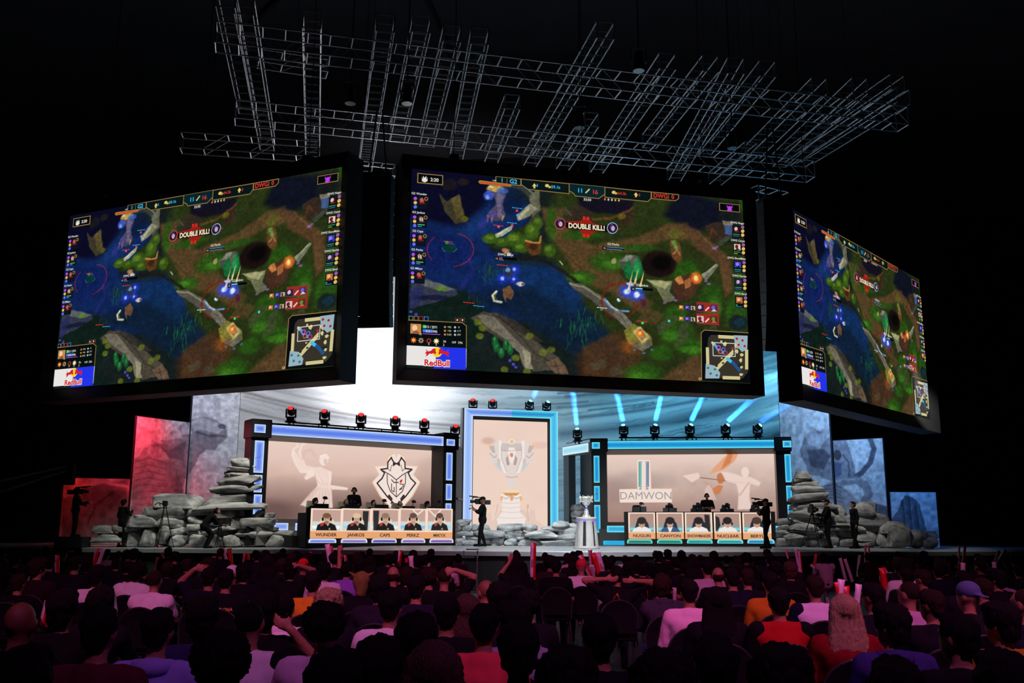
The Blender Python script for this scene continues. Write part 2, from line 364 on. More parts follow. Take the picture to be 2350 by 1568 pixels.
def glow_rect(mb, u0, u1, z0, z1, v, edge, mid, n=(14, 6)):
    """a lit panel: grid of points; colour stored later. returns vertex colours"""
    nx, nz = n; vs = []; cs = []; b = min(u1 - u0, z1 - z0) * 0.40
    for j in range(nz + 1):
        for i in range(nx + 1):
            u = u0 + (u1 - u0) * i / nx; z = z0 + (z1 - z0) * j / nz
            d = min(u - u0, u1 - u, z - z0, z1 - z) / b; d = min(1, d) ** 0.7
            vs.append((u, v, z)); cs.append(tuple(edge[k] * (1 - d) + mid[k] * d for k in range(3)))
    fs = [(j * (nx + 1) + i, j * (nx + 1) + i + 1, (j + 1) * (nx + 1) + i + 1, (j + 1) * (nx + 1) + i) for j in range(nz) for i in range(nx)]
    mb.add(vs, fs); return cs
def glow_panel(parent, u0, u1, z0, z1, v, edge, mid, n=None, veins=0, seed=0, name='light_panel', lim=None):
    if n is None: n = (max(6, min(40, int((u1 - u0) / .06))), max(6, min(40, int((z1 - z0) / .06))))
    mb = MB(); cs = glow_rect(mb, u0, u1, z0, z1, v, edge, mid, n)
    rr = random.Random(seed)
    for _ in range(veins):
        x = rr.uniform(u0, u1); z = rr.uniform(z0, z1); a = rr.uniform(0.2, 1.3) * rr.choice((-1, 1)); k0 = len(mb.v)
        for q in range(5):
            x2 = x + .09 * math.cos(a); z2 = z + .09 * math.sin(a)
            if not (u0 + .02 < x2 < u1 - .02 and z0 + .02 < z2 < z1 - .02): break
            t = .006; mb.add([(x, v - .004, z - t), (x2, v - .004, z2 - t), (x2, v - .004, z2 + t), (x, v - .004, z + t)], [(0, 1, 2, 3)])
            cs += [tuple(c * .35 for c in mid)] * 4; x, z = x2, z2; a += rr.uniform(-.7, .7)
    me = bpy.data.meshes.new(name); me.from_pydata(mb.v, [], mb.f); me.update()
    at = me.color_attributes.new('Col', 'FLOAT_COLOR', 'POINT')
    at.data.foreach_set('color', [x for c in cs for x in (lin(tuple(q / 255 for q in c)) + (1,))])
    return link_mesh(name, me, LIGHTBOX, parent)
# ------------------------------------------------------------------ the three hanging video screens
def edge_depth(tx, ty, bx, by, H):
    rt = ray(tx, ty); rb = ray(bx, by); return H / (rt.z / rt.y - rb.z / rb.y)
HS = 5.5
def screen_plane(tl, bl, tr, br):
    da = edge_depth(*tl, *bl, HS); db = edge_depth(*tr, *br, HS)
    A = PD(*bl, da); B = PD(*br, db); za = (A.z + B.z) / 2
    P = Plane.__new__(Plane); P.xd = Vector((B.x - A.x, B.y - A.y, 0)); P.len = P.xd.length; P.xd.normalize()
    P.n = Vector((-P.xd.y, P.xd.x, 0)); P.o = Vector((A.x, A.y, za)); P.ang = math.atan2(P.xd.y, P.xd.x)
    return P
SC = screen_plane((948.5, 387), (933, 844), (1707, 460), (1722, 881))
SL = screen_plane((167, 492), (123, 889), (780.5, 388), (766, 846))
SR = screen_plane((1819, 488), (1840, 895), (2108, 635), (2134, 957))
cv = Canvas(SC, 0, SC.len, 0, HS, 620, 348, base=(.11, .15, .15))
cv.warp = 16
c = cv
def game(c):
    c.warp = 5; V = lambda pts: [(918 + x / 1.582, 367 + y / 1.582) for x, y in pts]
    def P(pts, col, al=1, soft=3, w=None): c.poly(V(pts), col, al, soft, w)
    def E(x, y, rx, ry, col, al=1, soft=.5, rot=0): c.ell(918 + x / 1.582, 367 + y / 1.582, rx / 1.582, ry / 1.582, col, al, soft, None, rot)
    def L(pts, w, col, al=1, soft=2, wp=None): c.line(V(pts), w / 1.582, col, al, soft, wp)
    # ground
    P([(560, 60), (1330, 120), (1330, 860), (700, 860), (640, 560), (540, 360)], (50, 62, 26), 1, 40)
    P([(0, 0), (420, 60), (330, 160), (250, 260), (20, 280)], (14, 15, 46), 1, 24); P([(20, 200), (240, 250), (330, 130), (480, 160), (440, 330), (330, 400), (560, 380), (640, 470), (700, 600), (560, 600), (300, 560), (20, 420)], (18, 44, 100), 1, 22)
    P([(200, 500), (560, 440), (700, 560), (860, 740), (800, 830), (620, 700), (420, 560)], (18, 40, 66), .95, 24); P([(0, 440), (230, 470), (330, 560), (250, 700), (440, 860), (20, 800)], (20, 40, 34), 1, 22)
    P([(330, 360), (560, 380), (660, 500), (640, 560), (480, 470), (340, 440)], (20, 58, 108), .7, 30); E(300, 230, 110, 40, (26, 66, 130), .6, .9, -.4); E(150, 330, 110, 70, (18, 38, 104), .8, .7)
    P([(1010, 110), (1200, 160), (1200, 300), (1110, 250), (1060, 270), (960, 200)], (18, 22, 42), .95, 20); P([(640, 120), (850, 150), (840, 200), (660, 190)], (24, 20, 40), .95, 10); P([(1160, 150), (1250, 150), (1230, 300), (1160, 260)], (28, 34, 36), .9, 16)
    P([(640, 700), (860, 740), (800, 860), (640, 860)], (60, 44, 34), .9, 18)
    # tracks
    P([(510, 170), (600, 180), (590, 240), (700, 310), (860, 280), (980, 230), (1040, 230), (1060, 290), (960, 290), (880, 330), (760, 340), (800, 420), (920, 520), (880, 560), (760, 480), (650, 440), (600, 350), (530, 260)], (104, 78, 46), .92, 12)
    P([(1040, 240), (1090, 260), (1200, 360), (1210, 480), (1180, 500), (1160, 380), (1060, 310)], (106, 74, 48), .9, 10); P([(900, 540), (960, 560), (930, 600), (850, 590)], (96, 76, 44), .8, 8); P([(940, 800), (1080, 700), (1100, 740), (1100, 870), (900, 840)], (102, 74, 46), .9, 14)
    P([(660, 680), (800, 620), (880, 700), (860, 800), (660, 780)], (88, 58, 34), .85, 14)
    for x, y, rx, ry in ((660, 275, 70, 16), (760, 370, 70, 36), (660, 430, 50, 26), (1040, 420, 50, 60), (1130, 520, 40, 70), (1000, 620, 60, 50), (1060, 680, 60, 30), (880, 780, 70, 40), (950, 700, 40, 30), (1220, 560, 40, 60), (550, 230, 20, 60), (1250, 150, 16, 40), (860, 320, 70, 12), (1000, 560, 40, 30), (1230, 470, 20, 60)): E(x, y, rx, ry, (48, 98, 24), .85, .7)
    for x, y, rx, ry in ((640, 430, 30, 14), (780, 380, 40, 16), (1140, 540, 24, 40), (1060, 690, 40, 14), (980, 640, 30, 20), (870, 790, 40, 18)): E(x, y, rx, ry, (74, 136, 34), .7, .9)
    for p in ([(1010, 600), (1050, 590), (1040, 660), (1000, 680)], [(930, 600), (1000, 560), (1010, 580), (940, 640)], [(1100, 610), (1150, 600), (1160, 660), (1110, 690)], [(690, 740), (740, 720), (750, 750), (700, 770)], [(760, 760), (800, 740), (810, 770), (770, 790)]): P(p, (84, 80, 62), .6, 4)
    L([(960, 290), (940, 270), (930, 240)], 3, (70, 60, 40), .6); L([(600, 340), (660, 400), (720, 420)], 3, (60, 50, 36), .6); L([(690, 330), (760, 320), (850, 330)], 3, (70, 56, 36), .6); L([(1080, 260), (1150, 330)], 5, (136, 98, 66), .6, 3)
    # pool edge, arch and mossy bank
    P([(140, 120), (170, 150), (215, 125), (235, 200), (245, 225), (200, 232), (165, 190)], (70, 64, 46), 1, 2); P([(185, 140), (215, 130), (232, 200), (205, 215)], (104, 92, 50), .8, 3); P([(160, 80), (140, 60), (160, 110), (180, 100)], (46, 44, 56), .9, 4); E(236, 214, 14, 9, (110, 104, 24), .9); E(180, 90, 26, 22, (34, 30, 40), .9); E(230, 80, 22, 14, (44, 34, 34), .9)
    L([(390, 90), (440, 96), (480, 130), (496, 180), (480, 240)], 26, (62, 70, 68), .95, 4); L([(400, 80), (450, 92), (490, 130)], 6, (120, 130, 120), .8, 2); P([(470, 130), (505, 100), (510, 180), (480, 210)], (112, 112, 90), .95, 2); P([(420, 200), (470, 160), (500, 175), (470, 205), (430, 220)], (150, 148, 120), .95, 2); P([(425, 205), (468, 168), (474, 176), (436, 214)], (190, 186, 150), .7, 1.5)
    E(390, 150, 60, 50, (16, 36, 74), .8, .5); P([(300, 280), (330, 262), (380, 290), (420, 250), (470, 230), (520, 300), (565, 320), (560, 350), (480, 345), (400, 330), (330, 320)], (40, 60, 26), 1, 3)
    for x, y, rx, ry in ((330, 285, 32, 18), (372, 300, 24, 18), (420, 290, 40, 26), (480, 260, 26, 34), (545, 330, 22, 24), (440, 320, 30, 16), (500, 230, 18, 24)): E(x, y, rx, ry, (70, 104, 28), .9, .5); E(x - rx * .2, y - ry * .3, rx * .5, ry * .4, (112, 142, 40), .8, .9)
    P([(346, 268), (392, 245), (412, 238), (408, 256), (366, 278), (350, 282)], (168, 176, 150), 1, 2); P([(350, 268), (396, 247), (392, 256), (356, 274)], (206, 208, 180), .8, 1.5)
    P([(455, 292), (500, 300), (514, 280), (510, 340), (480, 350), (456, 320)], (104, 66, 34), 1, 2); L([(456, 292), (484, 302), (505, 300), (512, 278)], 7, (206, 142, 80), .95, 1.5); E(484, 316, 16, 12, (60, 36, 22), .8); L([(330, 325), (420, 350), (520, 365), (600, 410), (650, 450)], 12, (34, 32, 30), .9, 4)
    # plain stone column standing in the pool, lit blue at its top
    P([(330, 120), (365, 105), (385, 130), (372, 165), (384, 200), (372, 222), (330, 222), (318, 196), (335, 175), (348, 160), (345, 140)], (88, 80, 112), 1, 2); P([(350, 120), (376, 130), (364, 170), (370, 210), (352, 210), (350, 170)], (126, 118, 150), .7, 3); E(322, 130, 18, 18, (74, 100, 220), .95, .5); E(318, 136, 7, 7, (150, 190, 255), .9, .8); E(346, 104, 32, 12, (200, 168, 92), .95, .4); E(372, 112, 20, 12, (74, 112, 200), .8, .6); E(330, 98, 10, 6, (236, 210, 140), .9)
    for x in (318, 334, 372): P([(x - 5, 200), (x + 6, 202), (x - 2, 228)], (196, 150, 90), .95, 1.2)
    L([(290, 240), (320, 215), (340, 196)], 18, (70, 58, 170), .6, 10); L([(250, 330), (262, 400), (220, 470)], 12, (56, 46, 150), .5, 8)
    # left shore, lower boulders
    P([(40, 420), (90, 430), (205, 470), (212, 490), (120, 520), (40, 535)], (60, 66, 86), 1, 3); P([(70, 432), (130, 445), (200, 472), (160, 478), (90, 460)], (112, 116, 118), .9, 3); P([(36, 470), (80, 460), (88, 500), (50, 540), (34, 540)], (48, 54, 104), .95, 3); E(150, 468, 22, 8, (96, 150, 44), .9); E(120, 500, 60, 10, (22, 26, 60), .8)
    P([(255, 575), (300, 552), (350, 556), (400, 580), (450, 620), (520, 680), (580, 720), (600, 765), (480, 768), (470, 720), (420, 690), (360, 650), (300, 610)], (84, 78, 66), 1, 3)
    P([(280, 566), (330, 558), (372, 600), (420, 650), (470, 700), (482, 760), (455, 764), (430, 700), (380, 650), (320, 610)], (128, 122, 106), .95, 3); P([(445, 690), (470, 700), (480, 760), (458, 764)], (164, 158, 128), .9, 2); P([(355, 552), (430, 590), (520, 660), (500, 664), (420, 620), (360, 575)], (60, 56, 52), .9, 2); L([(300, 560), (360, 572), (440, 640), (486, 700)], 2.5, (44, 42, 40), .9, 1.2); L([(480, 700), (560, 740), (590, 765)], 3, (56, 50, 44), .9, 1.5)
    P([(530, 735), (570, 720), (600, 745), (612, 778), (560, 776)], (116, 92, 72), .95, 2); L([(545, 750), (590, 745)], 2, (60, 46, 36), .9); L([(560, 730), (578, 775)], 2, (60, 46, 36), .9)
    for x, y in ((282, 590), (300, 610), (290, 640), (420, 720), (470, 640), (520, 700), (548, 690), (460, 770), (380, 760)): E(x, y, 14, 12, (110, 124, 38), .85, .6)
    for x, y in ((350, 680), (384, 672), (400, 690), (368, 700), (345, 660)): E(x, y, 11, 20, (30, 112, 56), .9, .5); E(x, y - 6, 4, 10, (70, 160, 84), .8, .8)
    for x, y in ((400, 730), (412, 742), (420, 752), (40, 552), (60, 560)): E(x, y, 6, 5, (90, 84, 220), .9)
    rq = random.Random(2)
    for cx_, cy_, n_, cc in ((660, 600, 46, (30, 104, 66)), (320, 410, 22, (34, 84, 60)), (600, 200, 16, (44, 70, 44)), (270, 500, 16, (40, 60, 60))):
        for k in range(n_): x = cx_ + rq.gauss(0, 34 if n_ > 30 else 18); y = cy_ + rq.gauss(0, 34 if n_ > 30 else 12); L([(x, y + 16), (x + rq.uniform(-12, 12), y - 14)], 2.2, tuple(int(v * rq.uniform(.7, 1.4)) for v in cc), .8, 1.2, 0)
    # ridge between river and grass
    P([(610, 446), (660, 448), (740, 500), (800, 560), (850, 600), (838, 612), (770, 570), (690, 510), (630, 470)], (96, 92, 80), 1, 2); L([(616, 450), (670, 462), (740, 512), (800, 560)], 7, (146, 142, 116), .85, 2); L([(640, 474), (720, 530), (790, 585)], 3, (44, 44, 42), .8)
    # pit, stump, flame and far boulders
    E(940, 378, 64, 48, (34, 22, 20), 1, .3); E(950, 374, 34, 28, (12, 9, 10), .95, .8); P([(790, 370), (820, 345), (860, 348), (880, 370), (850, 420), (810, 400)], (92, 96, 84), 1, 2); P([(795, 370), (822, 348), (850, 350), (830, 370)], (140, 142, 122), .9, 2); P([(810, 400), (830, 360), (850, 400), (870, 350), (885, 410), (860, 440), (820, 430)], (26, 116, 62), .95, 3); E(862, 390, 12, 28, (40, 170, 90), .8, .8)
    for k in range(20): L([(998 + (k - 10) * .8, 285), (966 + k * 3.4, 244 + abs(k - 10) * 2.4)], 2.4, (126, 122, 44) if k % 2 else (90, 92, 36), .9, 1.2, 0)
    P([(980, 300), (1000, 285), (1014, 300), (1024, 360), (1010, 375), (985, 350)], (112, 74, 40), 1, 2); P([(985, 292), (1000, 290), (1010, 330), (998, 330)], (104, 150, 70), .95, 2); L([(990, 340), (1005, 330), (1014, 345)], 5, (190, 130, 80), .9)
    P([(892, 435), (990, 440), (978, 480), (1000, 510), (960, 520), (935, 470)], (118, 120, 90), 1, 2); P([(895, 438), (985, 443), (960, 470), (920, 452)], (168, 168, 118), .95, 2); P([(996, 430), (1060, 410), (1095, 440), (1060, 500), (1010, 520), (990, 470)], (84, 54, 38), 1, 3); P([(998, 432), (1020, 420), (1030, 450), (1010, 455)], (206, 130, 70), .9, 2); P([(1030, 440), (1052, 428), (1056, 460), (1036, 470)], (190, 116, 64), .8, 2)
    P([(1092, 420), (1150, 376), (1158, 384), (1110, 440)], (118, 122, 104), 1, 1.5); P([(1096, 418), (1148, 378), (1152, 382), (1102, 428)], (168, 168, 140), .8, 1.2); E(1074, 430, 20, 20, (240, 120, 40), .95, .9); E(1074, 430, 8, 8, (255, 220, 140), 1, .8)
    for x, y in ((1110, 440), (1120, 450), (990, 500), (1000, 510), (960, 520), (1150, 316), (1140, 320)): E(x, y, 7, 4, (150, 110, 180), .8)
    P([(1110, 240), (1150, 225), (1190, 230), (1200, 280), (1170, 300), (1120, 290)], (66, 52, 40), .95, 4); P([(1175, 230), (1210, 236), (1206, 275), (1180, 270)], (74, 104, 160), .9, 2); P([(1170, 220), (1206, 222), (1210, 238), (1176, 236)], (150, 140, 120), .9, 2); L([(1120, 290), (1135, 250), (1150, 270)], 5, (110, 60, 34), .9); P([(1150, 300), (1200, 270), (1206, 282), (1160, 316)], (70, 80, 66), .95, 2)
    P([(610, 180), (650, 160), (700, 190), (700, 230), (640, 230), (600, 215)], (64, 52, 42), .9, 6); L([(700, 215), (760, 215), (820, 190), (845, 176)], 10, (112, 74, 38), .9, 3); P([(790, 220), (820, 195), (850, 180), (850, 240), (800, 240)], (70, 54, 36), .9, 6); E(806, 206, 14, 10, (130, 120, 30), .7); L([(600, 175), (620, 200)], 6, (90, 80, 60), .9)
    E(1228, 592, 36, 30, (32, 42, 44), 1, .35); E(1234, 590, 20, 16, (24, 62, 74), .95, .5)
    # rings and sparks
    R_ = lambda cx_, cy_, rx, ry, w, col, al, test: [L([(cx_ + rx * math.cos(a), cy_ + ry * math.sin(a)), (cx_ + rx * math.cos(a + .17), cy_ + ry * math.sin(a + .17))], w, col, al, 1.8, 0) for a in [2 * PI * k / 40 for k in range(40)] if test(a)]
    R_(798, 512, 66, 64, 7, (140, 38, 30), .6, lambda a: True); R_(183, 326, 84, 62, 2.6, (196, 40, 70), .8, lambda a: math.sin(a * 2.5) > -.2)
    L([(745, 505), (760, 530), (790, 548), (830, 550)], 6, (130, 170, 255), .9, 3, 0); L([(752, 512), (768, 532), (792, 546)], 2.5, (255, 240, 190), .9, 1.5, 0); E(795, 510, 5, 5, (180, 230, 240), 1)
    E(180, 322, 24, 14, (16, 66, 56), .95); R_(180, 320, 26, 16, 2, (60, 150, 200), .7, lambda a: math.sin(a * 3) > 0); E(170, 302, 6, 6, (40, 200, 110), 1)
    for x, y in ((372, 430), (412, 432), (415, 398)): E(x, y, 18, 16, (40, 60, 220), .9, 1.3); E(x, y, 6, 6, (150, 190, 255), 1, .8)
    P([(370, 395), (400, 385), (415, 410), (400, 430), (376, 420)], (50, 60, 100), .95, 2); E(392, 400, 9, 8, (120, 170, 220), .9); E(438, 450, 15, 8, (214, 208, 212), .95); E(446, 450, 6, 4, (130, 40, 50), .9)
    P([(374, 468), (400, 458), (414, 480), (404, 510), (388, 500), (384, 520), (374, 490)], (128, 92, 64), 1, 2); L([(350, 478), (336, 492), (342, 512), (368, 517)], 8, (222, 222, 190), .95, 1.5, 0); L([(350, 484), (344, 496), (350, 508)], 4, (130, 120, 50), .9, 1, 0); E(384, 330, 14, 9, (190, 134, 90), .95); E(396, 342, 9, 6, (236, 220, 200), .95)
    for x, y in ((824, 478), (860, 490)): E(x, y, 27, 22, (60, 86, 230), .95, 1.2); E(x, y, 11, 9, (214, 228, 255), 1, .8)
    for x0, y0, x1, y1 in ((830, 470, 846, 400), (852, 450, 866, 392), (872, 460, 886, 404)): P([(x0 - 4, y0), (x0 + 4, y0), (x1, y1)], (255, 224, 150), .95, 1.5, 0)
    P([(820, 445), (840, 440), (850, 455), (830, 462)], (190, 200, 230), .9, 1.5); P([(870, 505), (895, 515), (890, 540), (878, 530)], (110, 40, 80), .95, 2); E(776, 368, 8, 10, (180, 160, 110), .9); L([(580, 368), (590, 380)], 3, (230, 226, 180), .9, 1, 0)
    # shrine
    P([(770, 560), (800, 545), (850, 600), (826, 618)], (128, 124, 108), 1, 1.5, 1); L([(785, 560), (805, 572), (822, 595)], 3, (84, 80, 68), .9); P([(812, 620), (850, 594), (912, 640), (916, 672), (880, 694), (830, 668)], (138, 132, 52), 1, 2, 3); P([(845, 622), (872, 604), (908, 645), (878, 668)], (190, 174, 120), 1, 1.2, 0); P([(856, 626), (872, 614), (896, 643), (878, 657)], (150, 130, 80), 1, 1.2, 0)
    P([(840, 655), (878, 672), (914, 650), (914, 672), (880, 696), (842, 675)], (116, 108, 90), 1, 1.2, 0); E(872, 632, 13, 14, (255, 120, 36), 1, .7); E(872, 630, 6, 7, (255, 214, 110), 1, .8); E(830, 680, 26, 24, (220, 112, 34), .35, 1.2)
    for x, y in ((850, 690), (900, 680), (915, 690), (885, 702)): E(x, y, 6, 4, (90, 110, 170), .8)
    c.tex(16, .16, 2); c.tex(5, .20, 6); c.tex(2.6, .14, 8)
game(cv)
g_ = cv.a.mean(axis=2, keepdims=True); cv.a = np.clip(g_ + (cv.a - g_) * .92, 0, 1) ** 1.12 * .95
# writing, bars and tiles of the broadcast overlay
GOLD = (150, 122, 66); DK = (10, 16, 18); CYN = (70, 190, 235); RED = (214, 52, 44); WHT = (225, 225, 215)
def hud(c):
    R = c.orect; T = c.text; L = c.oline; Pp = c.opoly
    def tile(x, y, w, cols, ly=3):
        R(x - w / 2, y - w / 2, x + w / 2, y + w / 2, cols[0], ly)
        c.oell(x - w * .1, y - w * .08, w * .26, w * .3, cols[1], ly + 1, 9); Pp([(x - w * .4, y + w * .45), (x, y + w * .1), (x + w * .42, y + w * .45)], cols[2], ly + 1)
    R(958, 397, 1016.5, 425.5, GOLD, 1); R(960, 399, 1014.5, 423.5, (6, 6, 8), 2); T('2:20', 997, 413, 7.5, WHT, 3, .02)
    Pp([(968, 406), (970, 414), (971, 404), (974.5, 409), (978, 404), (979, 414), (981, 407), (981, 416), (974.5, 419), (968, 416)], WHT, 3)
    # score bar
    def bar(pts, fill, ly=1): Pp(pts, fill, ly); L(pts, 1.6, GOLD, ly + 1, True)
    bar([(1138, 405), (1195, 411), (1195, 426), (1160, 423), (1138, 420)], (8, 22, 26)); T('1', 1152, 414, 9, CYN, 4, .01); T('|', 1163, 415, 8, GOLD, 4); T('G2', 1178, 417, 9.5, CYN, 4, .02)
    bar([(1196, 411), (1306, 422), (1306, 445), (1212, 435), (1196, 424)], (8, 22, 24))
    bar([(1306, 421), (1388, 429), (1388, 446), (1378, 453), (1374, 456), (1320, 450), (1316, 444), (1306, 438)], (8, 36, 42))
    bar([(1388, 430), (1494, 441), (1494, 455), (1487, 463), (1388, 453)], (8, 22, 24)); bar([(1495, 441), (1557, 447), (1557, 456), (1550, 461), (1495, 456)], (8, 14, 18))
    Pp([(1221, 428), (1226, 421), (1231, 428), (1228, 428), (1228, 433), (1224, 433), (1224, 428)], (220, 200, 110), 4); T('3', 1232.5, 426, 6, CYN, 4, .01)
    c.oell(1255, 426.5, 4.5, 3.6, (220, 196, 100), 4); c.oell(1261, 430, 3.4, 2.6, (200, 170, 80), 5); T('59.1k', 1275, 430, 6.6, CYN, 4, .01)
    T('11', 1331, 437.5, 9.5, CYN, 4, .02); T('16', 1365, 441, 9.5, RED, 4, .02); L([(1344, 443), (1352, 435)], 3, (200, 190, 120), 4)
    c.oell(1408, 442, 4.5, 3.6, (220, 196, 100), 4); c.oell(1413, 444.5, 3.4, 2.6, (200, 170, 80), 5); T('64.3k', 1427, 444.5, 6.2, RED, 4, .01)
    Pp([(1454, 448), (1459, 442), (1464, 449), (1461, 449), (1461, 453), (1457, 453), (1457, 448)], (220, 200, 110), 4); T('3', 1467, 448, 6, RED, 4, .01)
    T('DWG', 1515.5, 450, 9.5, RED, 4, .02); T('|', 1534, 451, 8, GOLD, 4); T('0', 1543.5, 452.5, 9, RED, 4, .02)
    T('33:50', 1347.5, 458.5, 5.6, WHT, 4, .01)
    for k, x in enumerate((1388, 1396, 1404, 1412, 1420)): c.oell(x, 458 + k * .6, 2, 2.8, ((230, 110, 50), (190, 200, 200), (190, 200, 200), (210, 170, 100), (210, 170, 100))[k], 3, 8)
    Pp([(1097, 417), (1101, 414), (1172, 423), (1174, 427), (1170, 429), (1101, 422)], (160, 120, 50), 2); Pp([(1100, 417), (1170, 425), (1170, 428), (1101, 420.5)], (214, 70, 40), 3); T('149', 1134, 415, 4, WHT, 4)
    R(1650, 465.5, 1698, 488, GOLD, 1); R(1651.5, 467, 1696.5, 486.5, (6, 6, 10), 2)
    Pp([(1667, 470), (1670, 475), (1674, 473), (1678, 475), (1681, 471), (1680, 477), (1678, 479), (1680, 483), (1674, 485), (1668, 483), (1670, 479), (1668, 476)], (190, 60, 230), 3)
    # banner
    Pp([(1270, 508), (1330, 508), (1346, 500), (1362, 513), (1420, 524), (1425, 527), (1366, 532), (1350, 545), (1340, 545), (1330, 527), (1282, 521)], (150, 30, 22), 2)
    Pp([(1292, 510), (1410, 519), (1402, 534), (1300, 524)], (20, 8, 8), 3); T('DOUBLE KILL!', 1346, 521, 11, (240, 224, 190), 5, .035, .86)
    for x, y, cc in ((1285, 514, (196, 84, 60)), (1405, 524, (150, 190, 220))):
        c.oell(x, y, 12.5, 13, cc, 4); c.oell(x, y, 11, 11.4, (38, 20, 50), 5); c.oell(x + 1, y + 1, 4.4, 6, (196, 164, 180), 6); Pp([(x - 6, y + 3), (x - 5, y - 8), (x + 2, y - 10), (x - 2, y - 2)], (84, 50, 110), 7)
    for x, y in ((1340, 501), (1349, 502), (1340, 541), (1349, 542)): R(x - 3, y - 4, x + 3, y + 4, (206, 44, 34), 4)
    # nameplates and health bars
    def plate(nm, x, y, lv, w, fill, cc, cc2):
        T(nm, x, y - 10, 5, WHT, 4, .01); R(x - 25, y - 5.5, x - 16, y + 3.5, (16, 14, 18), 3); T(lv, x - 20.5, y - 1, 4, WHT, 5); R(x - 16, y - 5, x + w, y + 3.5, (5, 6, 9), 3)
        R(x - 15, y - 4, x - 15 + fill, y, cc, 4); R(x - 15, y + 1, x - 15 + fill * .8 + 4, y + 2.6, cc2, 4)
    plate('G2 Perkz', 1407, 571, '15', 25, 40, (110, 196, 240), (80, 130, 160)); plate('G2 Jankos', 1473, 665, '15', 25, 16, (110, 196, 240), (80, 160, 220)); plate('DWG Beryl', 1160, 595, '13', 26, 8, (190, 60, 50), (130, 190, 210))
    for x, y, w, cc in ((1175, 476, 24, (60, 170, 230)), (1163, 510, 24, (60, 170, 230)), (1132, 516, 24, (214, 50, 44)), (1018, 553, 21, (214, 50, 44)), (1140, 607, 26, (214, 50, 44)), (1063, 693, 26, (214, 50, 44)), (1086, 701, 26, (60, 160, 230)), (1370, 705, 24, (200, 220, 230)), (1462, 736, 24, (200, 60, 60))):
        for q in range(4): R(x + q * w / 4, y + q * .7, x + (q + .8) * w / 4, y + 2 + q * .7, cc, 3)
    for x, y, cc in ((1186, 484, (220, 60, 60)), (1188, 494, (90, 160, 230)), (1175, 517, (210, 60, 60)), (1144, 521, (210, 90, 90)), (1380, 711, (40, 150, 60)), (1474, 742, (60, 220, 80)), (1535, 737, (80, 200, 190)), (1418, 688, (190, 230, 240))): c.oell(x, y, 3, 3, cc, 4, 9)
    # player columns
    rr = random.Random(4); NM1 = ('G2 Wunder', 'G2 Jankos', 'G2 Caps', 'G2 Perkz', 'G2 Mikyx'); LV = ('50', '15', '51', '15', '40')
    for k in range(5):
        y = 457 + k * 42.8; x = 966 - k * 1.6
        R(x - 19, y - 7, x + 15, y + 24, (14, 18, 30), 1); T(NM1[k], x - 4, y - 12, 4.8, WHT, 3, .01)
        tile(x + 3, y + 4, 17, ((30, 22, 24), (150, 110, 100), (90, 40, 40))); T(LV[k], x + 2, y + 5, 7, (230, 50, 40) if k in (0, 2, 4) else WHT, 6, .02)
        for q, cc in enumerate(((170, 80, 220), (220, 190, 80), (90, 110, 240))): c.oell(x - 13, y - 1 + q * 9.6, 4, 4, cc, 3, 9)
        c.oell(x + 12, y, 4.4, 4.4, (170, 130, 60), 5, 10); c.oell(x + 12, y, 3, 3, (40, 26, 20), 6, 8)
        if k in (1, 3): R(x - 6, y + 15, x + 10, y + 18, (60, 220, 110), 3); R(x - 6, y + 19, x + 3, y + 21.5, (80, 130, 230), 3)
    NM2 = ('DWG Nuguri', 'DWG Canyon', 'DWG ShowMaker', 'DWG Nuclear', 'DWG Beryl')
    for k in range(5):
        y = 524 + k * 40.6; x = 1690 + k * 1.6
        R(x - 10, y - 7, x + 18, y + 22, (12, 18, 24), 1); T(NM2[k], x + (3 if k != 2 else -2), y - 12, 4.6, WHT, 3, .01, .92)
        tile(x, y + 3, 15, (((40, 20, 24), (220, 190, 180), (120, 30, 30)), ((220, 200, 180), (120, 20, 30), (60, 30, 30)), ((60, 60, 190), (150, 120, 230), (30, 20, 60)), ((60, 40, 90), (200, 170, 190), (40, 30, 40)), ((190, 110, 60), (230, 180, 130), (120, 60, 30)))[k])
        for q, cc in enumerate(((150, 90, 160), (224, 190, 80), (220, 180, 110))): c.oell(x + 14, y - 2 + q * 9, 4, 4, cc, 3, 9)
        R(x - 8, y + 13, x + (7 if k < 4 else -4), y + 15.5, (40, 190, 90), 3); R(x - 8, y + 17, x + (6 if k != 1 else 1), y + 19, (70, 140, 230) if k != 1 else (200, 180, 60), 3)
    # kill feed
    Pp([(1598, 693), (1649, 697), (1650, 719), (1599, 715)], (150, 42, 38), 1); Pp([(1598, 719), (1650, 722), (1650, 747), (1599, 743)], (150, 42, 38), 1)
    for r_, y in enumerate((706, 732)):
        for k, x in enumerate((1563, 1577, 1590)): tile(x, y + k * .8, 10, (((200, 120, 70), (240, 190, 140), (120, 60, 30)), ((70, 60, 190), (150, 120, 230), (30, 20, 60)), ((200, 180, 170), (110, 30, 40), (60, 20, 30)))[k])
        tile(1607, y + 1, 16, ((46, 34, 70), (214, 190, 200), (40, 30, 60)) if r_ == 0 else ((210, 190, 180), (120, 26, 40), (60, 20, 20))); L([(1619, y + 7), (1626, y)], 3, (240, 200, 180), 3)
        tile(1638, y + 2, 16, ((60, 50, 90), (120, 90, 200), (220, 200, 190)) if r_ == 0 else ((70, 50, 30), (110, 130, 50), (180, 110, 60)))
    # lower left panel
    for k, x in enumerate((943, 955, 966, 978)): R(x - 5, 725 + k * .5, x + 5, 736 + k * .5, ((90, 140, 120), (140, 100, 60), (140, 60, 40), (70, 120, 200))[k], 2); R(x - 3.6, 726.5 + k * .5, x + 3.6, 734.5 + k * .5, (20, 16, 20), 3)
